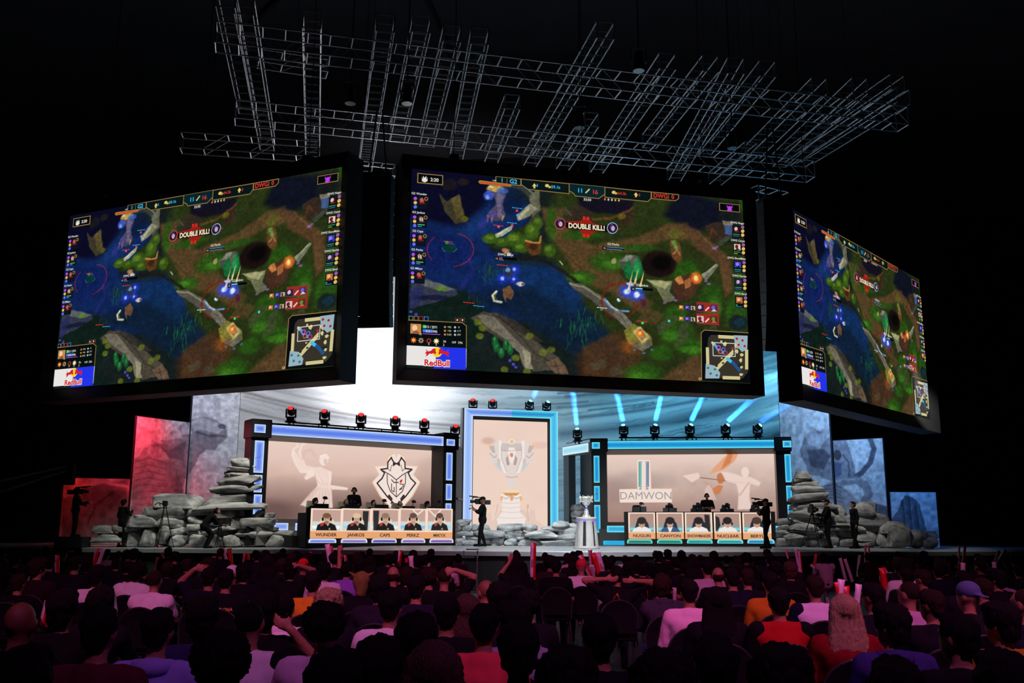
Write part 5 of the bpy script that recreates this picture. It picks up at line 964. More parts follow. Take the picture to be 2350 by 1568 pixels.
# ------------------------------------------------------------------ team desks
def portrait(P, x0, x1, y0, y1, kind, hair, k, off):
    """flat live picture shown on a desk screen"""
    u0, z1 = P.hit(x0, y0, off); u1, z0 = P.hit(x1, y1, off); zb = z0; c = Canvas(P, u0, u1, z0, z1, 80, 74, off=off, base=(.97, .86, .78))
    w = x1 - x0; ytop = y0; X = lambda f: x0 + f * w; H = (P.hit(x0, y0, off)[1] - z0); py = lambda f: y0 + f * (y1 - y0)
    # y lines follow the desk: work in local u,z through a remapped copy of the pixel grids
    c.X = x0 + (c.U - u0) / (u1 - u0) * w; c.Y = y0 + (z1 - c.Z) / (z1 - z0) * (y1 - y0); c.jx *= 0; c.jy *= 0
    q = lambda pts: [(X(a), py(b)) for a, b in pts]
    c.poly(q([(.06, .05), (.94, .05), (.94, .74), (.06, .74)]), (196, 160, 148) if kind == 'L' else (176, 140, 128), 1, .4)
    c.poly(q([(.06, .44), (.94, .44), (.94, .74), (.06, .74)]), (206, 216, 216) if kind == 'L' else (150, 150, 146), 1, 4)
    c.poly(q([(.06, .58), (.94, .58), (.94, .68), (.06, .68)]), ((236, 250, 252), (150, 214, 236), (220, 246, 250), (120, 190, 226), (150, 214, 236))[k] if kind == 'L' else (110, 220, 230), .9, 2)
    if kind == 'L' and k in (1, 2): a = .70 if k == 1 else .08; c.poly(q([(a, .08), (a + .2, .08), (a + .18, .74), (a + .02, .74)]), (36, 34, 36), .95, 1)
    if kind == 'L' and k in (3, 4): c.line(q([(.5, .06), (.66, .2), (.84, .06)] if k == 3 else [(.1, .06), (.32, .26), (.54, .06)]), 3, (244, 232, 222), .9, 1)
    if kind == 'R' and k == 2: c.poly(q([(.72, .08), (.9, .1), (.92, .72), (.74, .72)]), (30, 28, 32), .95, 1)
    if kind == 'R' and k == 3: c.poly(q([(.06, .12), (.2, .2), (.24, .5), (.12, .7), (.06, .7)]), (30, 28, 32), .95, 1)
    seat = (222, 214, 186) if kind == 'L' else (26, 38, 56)
    if not (kind == 'R' and k == 3): c.poly(q([(.34, .30), (.62, .26), (.74, .42), (.80, .74), (.22, .74), (.28, .46)]), seat, 1, 1.2)
    cx = .5; sk = (206, 164, 142) if kind == 'L' else (204, 160, 132)
    if kind == 'L':
        c.poly(q([(.18, .74), (.22, .56), (.36, .48), (.62, .48), (.78, .56), (.84, .74)]), (24, 22, 22), 1, 1); c.poly(q([(.32, .50), (.42, .47), (.40, .58), (.31, .60)]), (206, 50, 56), 1, .6); c.ell(X(.60), py(.69), 2, 2.4, (170, 140, 90)); c.poly(q([(.46, .48), (.6, .48), (.55, .6)]), sk, 1, .8)
        c.ell(X(cx), py(.36), w * .105, (y1 - y0) * .16, sk, 1, .2); c.ell(X(cx), py(.24), w * .125, (y1 - y0) * .09, hair, 1, .3); c.poly(q([(.38, .22), (.62, .2), (.64, .3), (.38, .31)]), hair, 1, .8)
        c.line(q([(.44, .35), (.48, .35)]), 1, (70, 50, 44), .8, .6); c.line(q([(.53, .35), (.57, .35)]), 1, (70, 50, 44), .8, .6); c.line(q([(.47, .46), (.54, .46)]), 1, (140, 80, 70), .8, .6)
        if k in (0, 1): c.ell(X(.505), py(.47), w * .07, (y1 - y0) * .05, (110, 80, 64), .6, .8)
        for s_ in (.375, .635): c.ell(X(s_), py(.36), w * .035, (y1 - y0) * .065, (22, 24, 28), 1, .2)
    else:
        jk = (52, 84, 122) if k == 1 else (234, 230, 226)
        c.poly(q([(.14, .74), (.2, .62), (.38, .54), (.62, .54), (.8, .62), (.86, .74)]), jk, 1, 1)
        if k == 1: c.poly(q([(.4, .55), (.6, .55), (.52, .74), (.46, .74)]), (230, 228, 226), 1, .8)
        c.ell(X(cx), py(.43), w * .12, (y1 - y0) * .15, sk, 1, .2); c.ell(X(cx), py(.31), w * .165, (y1 - y0) * .135, hair, 1, .2); c.poly(q([(.36, .3), (.64, .3), (.63, .42), (.5, .39), (.37, .43)]), hair, 1, .8)
        c.line(q([(.44, .455), (.48, .455)]), 1, (60, 44, 40), .8, .6); c.line(q([(.53, .455), (.57, .455)]), 1, (60, 44, 40), .8, .6); c.line(q([(.48, .54), (.54, .54)]), 1, (150, 80, 70), .8, .6)
        if k == 0:
            for s_ in (.45, .56): c.ell(X(s_), py(.46), w * .045, (y1 - y0) * .035, (150, 120, 70), .6, .5)
        for s_ in (.33, .67): c.ell(X(s_), py(.43), w * .035, (y1 - y0) * .06, (24, 26, 32), 1, .2)
    return c, u0, u1, z0, z1
def team_desk(P, xs_, ytop, ybot, names_, kind, hairs, label, outer, glow, yg, D=1.0):
    t = empty('team_desk', P.o, P.ang, label, 'desk', 'team desks with player screens')
    U0 = P.hit(outer[0], 1200)[0]; U1 = P.hit(outer[1], 1200)[0]; zt = P.hit(xs_[0][0], ytop)[1]; zb = P.hit(xs_[0][0], ybot)[1]
    MB().box(U0, U1, .03, .16, 0, zt + .03, bev=.01).build('desk_front', BLK, t); MB().box(U0 + .05, U1 - .05, .17, .9, zt - .20, zt - .15).build('desk_top', BLK, t)
    for x in (U0 + .05, U1 - .1): MB().box(x, x + .05, .17, .9, 0, zt - .2).build('side_panel', BLK, t)
    for k, (x0, x1) in enumerate(xs_):
        c, u0, u1, z0, z1 = portrait(P, x0, x1, ytop, ybot, kind, hairs[k], k, 0.0)
        z1 = zt; z0 = zb; cc = c; hz = (z1 - z0)
        # name band as crisp shapes in local units
        c.opts([(u0, z0), (u1, z0), (u1, z0 + hz * .235), (u0, z0 + hz * .235)], (232, 164, 112), 1)
        vs, fs = text2d(names_[k], .03); hh = hz * .105; wmax = max(x for x, _ in vs) - min(x for x, _ in vs); sx = min(1.2, (u1 - u0) * .86 / (wmax * hh)); uc = (u0 + u1) / 2
        c.ov.append(([(uc + x * hh * sx, z0 + hz * .12 + y * hh) for x, y in vs], fs, (70, 44, 34), 2))
        scr = link_mesh('player_screen', c.mesh('player_screen'), SCREEN, t); tag(scr, f'screen showing a seated player in a headset above the name {names_[k]}')
        MB().box(u0 - .02, u1 + .02, .004, .03, z0 - .02, z1 + .02).build('screen_bezel', BLK, t)
    for k, (x0, x1) in enumerate(glow):
        u0, z1 = P.hit(x0, yg[0], -.01); u1 = P.hit(x1, yg[0], -.01)[0]; z0 = P.hit(x0, yg[1], -.01)[1]; h = z1 - z0; r = h * .6
        # capsule shaped light
        N_ = 10; ring = [(u0 + r - r * math.cos(a), z1 - r + r * math.sin(a)) for a in [PI / 2 * q / 4 for q in range(5)]] + [(u1 - r + r * math.sin(a), z1 - r + r * math.cos(a)) for a in [PI / 2 * q / 4 for q in range(5)]] + [(u1, z0), (u0, z0)]
        uc, zc = (u0 + u1) / 2, z0 + h * .25; inner = [(uc + (p[0] - uc) * .84, zc + (p[1] - zc) * .35) for p in ring]; m_ = len(ring)
        vs = [(p[0], -.01, p[1]) for p in ring + inner]; fs = [(q, (q + 1) % m_, m_ + (q + 1) % m_, m_ + q) for q in range(m_)] + [tuple(range(m_, 2 * m_))]
        me = bpy.data.meshes.new('glow_bar'); me.from_pydata(vs, [], fs); me.update(); at = me.color_attributes.new('Col', 'FLOAT_COLOR', 'POINT')
        e_, i_ = (((245, 248, 255), ((110, 130, 225), (130, 110, 190), (80, 80, 170), (130, 100, 180), (120, 90, 170))[k]) if kind == 'L' else ((120, 245, 240) if k < 3 else (160, 245, 255), ((30, 110, 90), (20, 120, 90), (30, 140, 140), (20, 150, 150), (20, 130, 180))[k]))
        at.data.foreach_set('color', [x for c_ in [e_] * m_ + [i_] * m_ for x in (lin(tuple(q_ / 255 for q_ in c_)) + (1,))])
        link_mesh('glow_bar', me, LIGHTBOX, t)
    return t, zt
PLd = Plane(714, 35.3, 1038, 38.9, 1200, 1.335)
dL, ztL = team_desk(PLd, [(714, 784), (784.5, 851), (851.6, 916), (916.8, 978.5), (979, 1038)], 1166.7, 1235.6, ['WUNDER', 'JANKOS', 'CAPS', 'PERKZ', 'MIKYX'], 'L',
    [(120, 84, 60), (226, 190, 150), (150, 116, 92), (96, 74, 66), (92, 60, 48)], 'black team desk with five player screens before the left team frame', (705, 1046), [(708.5, 772), (782.7, 843), (853, 910.5), (921, 976), (986, 1040.5)], (1236.5, 1246.3))
PRd = Plane(1441.5, 40.4, 1771, 39.2, 1200, 1.385)
dR, ztR = team_desk(PRd, [(1441.5, 1504.5), (1506, 1570), (1571, 1636), (1637.6, 1702), (1703, 1771)], 1176.5, 1237, ['NUGURI', 'CANYON', 'SHOWMAKER', 'NUCLEAR', 'BERYL'], 'R',
    [(24, 20, 22), (20, 18, 20), (26, 22, 24), (30, 26, 28), (70, 52, 44)], 'black team desk with five player screens before the right team frame', (1432, 1779.6), [(1439, 1497), (1508, 1565.5), (1576.5, 1635), (1646, 1705), (1715, 1777)], (1237.8, 1247.5))
PLAT = mat('platform_black', (.01, .01, .012), .7)
MB().box(-.25, PLd.len + .3, .95, 1.95, 0, .40).build('players_platform', PLAT, None, PLd.o, PLd.ang)['label'] = 'low black platform behind the left team desk'
MB().box(-.25, PRd.len + .3, .95, 2.05, 0, .40).build('players_platform', PLAT, None, PRd.o, PRd.ang)['label'] = 'low black platform behind the right team desk'
for o in bpy.data.objects:
    if o.name.startswith('players_platform'): o['category'] = 'platform'
# monitors and camera arms on the desks
MONM = mat('monitor_back', (.008, .008, .009), .5)
def monitor(P, x0, x1, ytop, zt, label, group):
    u0 = P.hit(x0, 1160, .5)[0]; u1 = P.hit(x1, 1160, .5)[0]; z1 = P.hit(x0, ytop, .5)[1]; uc = (u0 + u1) / 2
    t = empty('monitor', P.w(uc, .5, zt - .15), P.ang + PI, label, 'monitor', group); w = (u1 - u0) / 2; h = z1 - zt + .15
    MB().box(-w, w, -.03, .03, h - .34, h, bev=.008).build('monitor_shell', MONM, t); MB().box(-w + .02, w - .02, .031, .034, h - .32, h - .02).build('display', mat('monitor_face', (.02, .03, .04), .2), t)
    MB().box(-.03, .03, -.05, -.02, .0, h - .1).build('stand', MONM, t); MB().box(-.12, .12, -.1, .08, 0, .015).build('foot', MONM, t)
def desk_cam(P, x, y, zt, label, group):
    u, z = P.hit(x, y, .42); t = empty('desk_camera', P.w(u, .42, zt - .15), P.ang, label, 'camera', group); h = z - zt + .15
    MB().tube((-.02, 0, 0), (-.02, 0, h * .7), .018, 8).build('arm', BLKM, t); mb = MB(); mb.tube((-.02, 0, h * .65), (.03, .02, h - .03), .012, 8); mb.build('elbow', BLKM, t)
    MB().box(-.05, .10, -.05, .05, h - .07, h + .04, bev=.02).build('camera_body', BLKM, t); MB().tube((.08, 0, h - .02), (.14, .03, h - .04), .025, 10).build('lens', LENSG, t)
for k, (a, b, y) in enumerate([(721, 754, 1156), (792, 825, 1157.5), (860, 891, 1158), (923, 952, 1161.5), (983, 1013, 1163)]):
    monitor(PLd, a, b, y, ztL, f'black monitor back on the left team desk, above the screen named {["WUNDER", "JANKOS", "CAPS", "PERKZ", "MIKYX"][k]}', 'monitors on the left desk')
for k, (x, y) in enumerate([(744.5, 1142), (808, 1150), (880.5, 1148), (948, 1150.5), (1006, 1151)]):
    desk_cam(PLd, x, y, ztL, f'small black camera on an arm on the left team desk, above the name {["WUNDER", "JANKOS", "CAPS", "PERKZ", "MIKYX"][k]}', 'desk cameras on the left desk')
for k, (a, b, y) in enumerate([(1450.6, 1483, 1163), (1521, 1553, 1166), (1584.6, 1616, 1168), (1652, 1684, 1168), (1720, 1750, 1168)]):
    monitor(PRd, a, b, y, ztR, f'black monitor back on the right team desk, above the screen named {["NUGURI", "CANYON", "SHOWMAKER", "NUCLEAR", "BERYL"][k]}', 'monitors on the right desk')
for k, (x, y) in enumerate([(1470, 1155), (1535, 1157), (1600, 1156), (1667, 1157), (1733, 1157)]):
    desk_cam(PRd, x, y, ztR, f'small black camera on an arm on the right team desk, above the name {["NUGURI", "CANYON", "SHOWMAKER", "NUCLEAR", "BERYL"][k]}', 'desk cameras on the right desk')
# ------------------------------------------------------------------ trophy on its podium
POD = mat('podium_stone', (.50, .50, .49), .8, var=.25, scale=26, bump=.8); SLV = mat('silver', (.80, .80, .76), .3, .55)
b0 = PD(1346.5, 1258.5, 34.4); zg = stz(b0.x, b0.y)
t = empty('trophy_podium', (b0.x, b0.y, zg), math.radians(14), 'round carved stone podium with black slots, holding the silver trophy at the stage front', 'podium')
MB().lathe([(0, 0), (.45, 0), (.45, .045), (.41, .05), (.41, .085), (0, .085)], 40).build('plinth', POD, t); MB().lathe([(.36, .085), (.28, .95)], 24).build('core', BLK, t)
for k in range(6):
    a = k * PI / 3 + PI / 6; mb = MB(); vs = []
    for z, r in ((.085, .39), (.35, .37), (.65, .34), (.95, .315)):
        for q in range(7): al = a - .37 + .74 * q / 6; bulge = .02 * (1 - ((q - 3) / 3) ** 2); vs.append(((r + bulge) * math.cos(al), (r + bulge) * math.sin(al), z))
        for q in (6, 0): al = a - .37 + .74 * q / 6; vs.append(((r - .08) * math.cos(al), (r - .08) * math.sin(al), z))
    mb.add(vs, [(j * 9 + q, j * 9 + (q + 1) % 9, (j + 1) * 9 + (q + 1) % 9, (j + 1) * 9 + q) for j in range(3) for q in range(9)] + [tuple(range(9)), tuple(reversed(range(27, 36)))]); mb.build('stone_panel', POD, t)
    a += PI / 6; MB().box(-.02, .02, -.05, .05, .90, .955).build('slot_light', mat('violet_led', (.1, .05, .4), .4, em=(.12, .06, 1.0), ems=2.5), t, (.31 * math.cos(a), .31 * math.sin(a), 0), a)
MB().lathe([(0, .95), (.33, .95), (.36, .98), (.36, 1.04), (.33, 1.055), (0, 1.055)], 40).build('top_slab', POD, t)
t2 = empty('trophy', (b0.x, b0.y, zg + 1.056), 0, 'ornate silver winners cup standing on the stone podium', 'trophy'); t2.scale = (1.05,) * 3
MB().lathe([(0, 0), (.155, 0), (.15, .02), (.12, .05), (.085, .10), (.06, .17), (.05, .2), (.065, .22), (.065, .25), (.04, .27), (.032, .33), (.05, .36), (.0, .36)], 24).build('foot', SLV, t2, smooth=True)
MB().lathe([(0, .355), (.05, .36), (.10, .42), (.165, .52), (.195, .60), (.20, .66), (.185, .665), (.175, .60), (.14, .53), (.0, .42)], 28).build('bowl', SLV, t2, smooth=True)
for k in range(8):
    a = k * PI / 4 + .2; c_, s_ = math.cos(a), math.sin(a); mb = MB()
    mb.cap((.08 * c_, .08 * s_, .40), .012, (.20 * c_, .20 * s_, .56), .02); mb.cap((.20 * c_, .20 * s_, .56), .02, (.215 * c_, .215 * s_, .685), .014); mb.ell((.225 * c_, .225 * s_, .62), .022, 8, 6); mb.ell((.212 * c_, .212 * s_, .50), .02, 8, 6)
    mb.build('ornament_rib', SLV, t2, smooth=True)
for k in range(8):
    a = k * PI / 4 + .6; c_, s_ = math.cos(a), math.sin(a); mb = MB(); mb.cap((.07 * c_, .07 * s_, .04), .018, (.055 * c_, .055 * s_, .2), .012); mb.build('foot_ornament', SLV, t2, smooth=True)
MB().lathe([(.06, .28), (.068, .285), (.068, .30), (.06, .305)], 20).build('ribbon', mat('glowing_ribbon', (.03, .04, .5), .5, em=(.05, .08, 1), ems=.6), t2)  # blue glow put into the ribbon by emission
# ------------------------------------------------------------------ tripods, steps, speaker box
def tripod_mesh(t, h, spread, r=.018):
    for k in range(3):
        a = k * 2 * PI / 3 + .5; mb = MB(); x, y = spread * math.cos(a), spread * math.sin(a)
        mb.tube((.04 * math.cos(a), .04 * math.sin(a), h), (x * .55, y * .55, h * .45), r, 8); mb.tube((x * .55, y * .55, h * .45), (x, y, .0), r * .7, 8); mb.build('leg', BLKM, t)
    MB().lathe([(0, h - .04), (.07, h - .04), (.08, h), (.05, h + .06), (0, h + .06)], 14).build('tripod_head', BLKM, t)
    mb = MB()
    for k in range(3): a = k * 2 * PI / 3 + .5; mb.tube((0, 0, h * .4), (spread * .6 * math.cos(a), spread * .6 * math.sin(a), h * .4), .008, 6)
    mb.build('spreader', BLKM, t)
a = PD(372, 1254, 36.2); t = empty('camera_tripod', (a.x, a.y, stz(a.x, a.y)), 0, 'empty black camera tripod with two pan handles before the low left rock wall', 'tripod'); tripod_mesh(t, 1.45, .42)
MB().box(-.09, .09, -.08, .08, 1.5, 1.68, bev=.02).build('fluid_head', BLKM, t)
for s_ in (0, 1): MB().path([(-.08, -.03 + s_ * .08, 1.56), (-.22 - s_ * .0, -.08 + s_ * .1, 1.62 - s_ * .04), (-.34 + s_ * .18, -.12 + s_ * .1, 1.52 - s_ * .02)], .018, 8).build('pan_handle', BLKM, t)
a = PD(1868, 1256.5, 38.0); TR_ = t = empty('camera_tripod', (a.x, a.y, stz(a.x, a.y)), .4, 'black camera tripod holding a broadcast camera before the tall right rock stack', 'tripod'); tripod_mesh(t, 1.25, .5)
t = empty('broadcast_camera', (a.x, a.y, stz(a.x, a.y) + 1.3), .3, 'broadcast camera mounted on the tripod before the tall right rock stack', 'camera')
MB().box(-.09, .09, -.16, .18, .01, .24, bev=.02).build('camera_body', BLKM, t); MB().tube((0, -.16, .12), (0, -.34, .12), .06, 14, r2=.07).build('lens', BLKM, t); MB().box(-.05, .05, -.05, .1, .24, .34, bev=.01).build('viewfinder', BLKM, t); MB().tube((.09, .1, .16), (.2, .2, .18), .03, 8).build('monitor_arm', BLKM, t); MB().tube((0, .12, .24), (0, .12, .40), .015, 8).build('antenna', BLKM, t)
p = PD(1079, 1281, 31.6); t = empty('stage_stairs', (p.x, p.y, 0), 0, 'small grey stage stairs standing below the deck front, left of the middle', 'stairs'); TRD = mat('tread_grey', (.05, .055, .06), .6)
for k, (u, v, z) in enumerate(((-.06, .0, p.z), (.06, .26, p.z + .24))): MB().box(u - .2, u + .2, v - .14, v + .14, z, z + .04, bev=.005).build('tread', TRD, t)
for u in (-.22, .22): MB().poly([(-.12, 0), (.34, 0), (.34, p.z + .22), (.1, p.z)], -.02, .02, 'xy').build('stringer', BLKM, t, (u, 0, 0)).rotation_euler = (PI / 2, 0, PI / 2)
p = PD(697, 1252, 36.0); t = empty('stage_speaker', (p.x, p.y, stz(p.x, p.y)), math.radians(20), 'dark stage loudspeaker with a glowing edge, left of the left team desk', 'speaker')
MB().box(-.20, .20, 0, .4, 0, 1.05, bev=.015).build('cabinet', BLK, t); MB().box(-.17, .17, -.012, .0, .1, .98, bev=.004).build('grille', mat('grille', (.03, .03, .033), .6, scale=90, var=.6), t)
MB().box(-.205, .205, -.02, .0, 1.0, 1.03).build('edge_light', mat('edge_led', (.3, .4, .6), .4, em=(.55, .68, 1), ems=1.0), t); MB().box(-.215, -.19, -.02, 0, 0.02, 1.03).build('edge_light', MATS['edge_led'], t)
# ------------------------------------------------------------------ line array speakers
def line_array(px, pt, pb, d, n, label, curve, ang):
    top = PD(px, pt, d); bot = PD(px, pb, d); H = top.z - bot.z; h = H / n
    t = empty('line_array_speaker', (top.x, top.y, top.z), ang, label, 'speaker', 'hanging line array speakers')
    y = 0; z = 0; tilt = 0
    for k in range(n):
        tilt = curve * (k / n) ** 2; mb = MB().box(-.53, .53, -.30, .30, -h + .012, -.0, bev=.015)
        o = mb.build('speaker_cabinet', BLK, t, (0, y, z)); o.rotation_euler = (tilt, 0, 0); z -= h * math.cos(tilt); y += h * math.sin(tilt)
        if k == n - 1: pass
    MB().box(-.5, .5, -.45, .45, .02, .14).build('flying_frame', BLKM, t)
    for s_ in (-.3, .3): MB().tube((s_, 0, .12), (s_ * .3, 0, 15.6 - top.z), .03, 6).build('hoist_chain', BLKM, t)
    return t
line_array(866, 415, 750, 30.5, 13, 'tall black line array speaker hanging between the left and middle screens', math.radians(14), math.radians(-6))
line_array(1776, 468, 805, 31.5, 13, 'tall black line array speaker hanging between the middle and right screens', math.radians(14), math.radians(12))
# ------------------------------------------------------------------ roof trusses
ALU = mat('truss_aluminium', (.42, .43, .45), .4, .5)
def truss(a, b, w, h, label, group, step=.5, r=.026, up=.0):
    a = Vector(a); b = Vector(b); d = b - a; L = d.length; t = empty('roof_truss', a, math.atan2(d.y, d.x), label, 'truss', group)
    for s_ in (-1, 1):
        for zz in (0, h): MB().tube((0, s_ * w / 2, zz), (L, s_ * w / 2, zz), r * .85, 6).build('chord', ALU, t)
    mb = MB(); n_ = max(2, int(L / step))
    for k in range(n_ + 1):
        x = min(L - .01, k * L / n_)
        for zz in (0, h): mb.tube((x, -w / 2, zz), (x, w / 2, zz), r * .9, 5)
        for s_ in (-1, 1):
            if k < n_: x2 = (k + 1) * L / n_; mb.tube((x, s_ * w / 2, 0 if k % 2 else h), (x2, s_ * w / 2, h if k % 2 else 0), r * .26, 4)
            if k in (0, n_): mb.tube((x, s_ * w / 2, 0), (x, s_ * w / 2, h), r, 5)
    mb.build('lacing', ALU, t)
    if group[:4] in ('long', 'low ') or L < 4:
        for q in (.2, .8): MB().tube((L * q, 0, h), (L * q, 0, 23.5 - a.z), .006, 5).build('hoist_cable', BLK, t)
    return t
Z1 = 15.0
truss(PZ(539, 279, Z1), PZ(1861, 412, Z1), .62, .62, 'long roof truss just above the screens, running left to right', 'long roof trusses', .62)
truss(PZ(494, 108, Z1), PZ(2073, 294, Z1), .62, .62, 'long roof truss nearest the top of the view, running left to right', 'long roof trusses', .62)
CR_ = [((517, 15), (566, 262)), ((559, 32), (613, 345)), ((715, 65), (717, 361)), ((884, 72), (838, 393)), ((967, 74), (911, 327)), ((1037, 95), (979, 337)), ((1101, 101), (1046, 368)), ((1176, 250), (1126, 376)), ((1390, 88), (1214, 385)),
 ((1358, 290), (1290, 391)), ((1533, 158), (1367, 400)), ((1632, 163), (1490, 340)), ((1690, 168), (1546, 419)), ((1763, 175), (1618, 353)), ((1882, 213), (1729, 362)), ((1975, 213), (1788, 383)), ((2062, 206), (1814, 374)), ((2075, 236), (1852, 374)), ((1725, 356), (1640, 425))]
for k, (p, q) in enumerate(CR_):
    truss(PZ(*p, Z1 + .68), PZ(*q, Z1 + .68), .5, .5, f'cross roof truss running toward the stage, the {(ORD + ["seventeenth", "eighteenth", "nineteenth"])[k]} counted from the left', 'cross roof trusses', .5, .024)
truss(PZ(415, 345, 13.2), PZ(731, 366, 13.2), .5, .5, 'lower roof truss above the left hanging screen', 'low roof trusses', .6)
truss(PZ(592, 148, 15.9), PZ(750, 172, 15.9), .5, .4, 'short roof truss high on the left between two cross trusses', 'low roof trusses', .6)
truss(PZ(816, 398, 13.6), PZ(905, 408, 13.6), .4, .4, 'short roof truss right above the left line array speaker', 'low roof trusses', .4)
truss(PZ(1730, 462, 12.9), PZ(1800, 478, 12.9), .5, .5, 'short roof truss right above the right line array speaker', 'low roof trusses', .4)
for k, (x, y, z) in enumerate(((935, 205, 14.4), (1330, 262, 14.3), (805, 205, 14.5), (1680, 310, 14.2), (1465, 128, 14.6))):
    p = PZ(x, y, z); t = empty('hanging_spotlight', p, 0, f'dark hanging spotlight, {["behind the fifth cross truss", "right of the ninth cross truss", "between the third and fourth cross trusses", "on the right among crowded trusses", "small, near the roof by the ninth cross truss"][k]}', 'spotlight', 'hanging spotlights')
    MB().tube((0, 0, -.45), (0, 0, .1), .16, 12, r2=.10).build('lamp_can', BLKM, t); MB().path([(-.2, 0, -.2), (-.2, 0, .25), (.2, 0, .25), (.2, 0, -.2)], .015, 6).build('yoke', BLKM, t); MB().tube((0, 0, .25), (0, 0, 23.5 - p.z), .02, 6).build('hanging_rod', BLKM, t)
# ------------------------------------------------------------------ camera crane far left
CRN = mat('crane_black', (.004, .004, .005), .9, spec=.1); A = PD(160, 1069, 26.0); B = PD(-60, 1118, 20.0); t = empty('camera_crane', A, 0, 'dark lattice arm of a camera crane reaching in from the left edge', 'camera crane'); d = B - A
mb = MB(); s1 = Vector((0, 0, -.28))
MB().tube((0, 0, 0), d, .03, 8).build('top_rail', CRN, t); MB().tube(s1 * .4, d + s1, .03, 8).build('bottom_rail', CRN, t)
for k in range(14): q = k / 14; mb.tube(d * q, d * (q + 1 / 14) + s1 * (.4 + .6 * q), .012, 5)
mb.build('lattice', CRN, t); MB().box(-.12, .14, -.12, .12, -.5, .06, bev=.02).build('crane_head', CRN, t)
MB().tube(d * .9, Vector((d.x * .9, d.y * .9, -A.z + .02)), .09, 10).build('crane_post', CRN, t); MB().box(d.x * .9 - .5, d.x * .9 + .5, d.y * .9 - .5, d.y * .9 + .5, -A.z, -A.z + .25).build('crane_base', CRN, t)
# ------------------------------------------------------------------ people
def remeshed(mb, name, voxel, smooth=3, mats=None, noise=None):
    me = mb.mesh(name + '_src'); ob = bpy.data.objects.new(name, me); COL.objects.link(ob)
    m = ob.modifiers.new('r', 'REMESH'); m.mode = 'VOXEL'; m.voxel_size = voxel; m.use_smooth_shade = True
    if smooth: s = ob.modifiers.new('s', 'SMOOTH'); s.factor = .5; s.iterations = smooth
    dg = bpy.context.evaluated_depsgraph_get(); out = bpy.data.meshes.new_from_object(ob.evaluated_get(dg)); bpy.data.objects.remove(ob); bpy.data.meshes.remove(me)
    if noise:
        amp, sc = noise; vs = out.vertices; nn = [tuple(v.normal) for v in vs]
        for v, n_ in zip(vs, nn): v.co += Vector(n_) * amp * mnoise.noise(Vector((v.co.x * sc * 2, v.co.y * sc * 2, v.co.z * sc * .7)))
    out.name = name; out.materials.clear(); out.materials.append(mats or BLK); out.shade_smooth(); return out
V3 = Vector
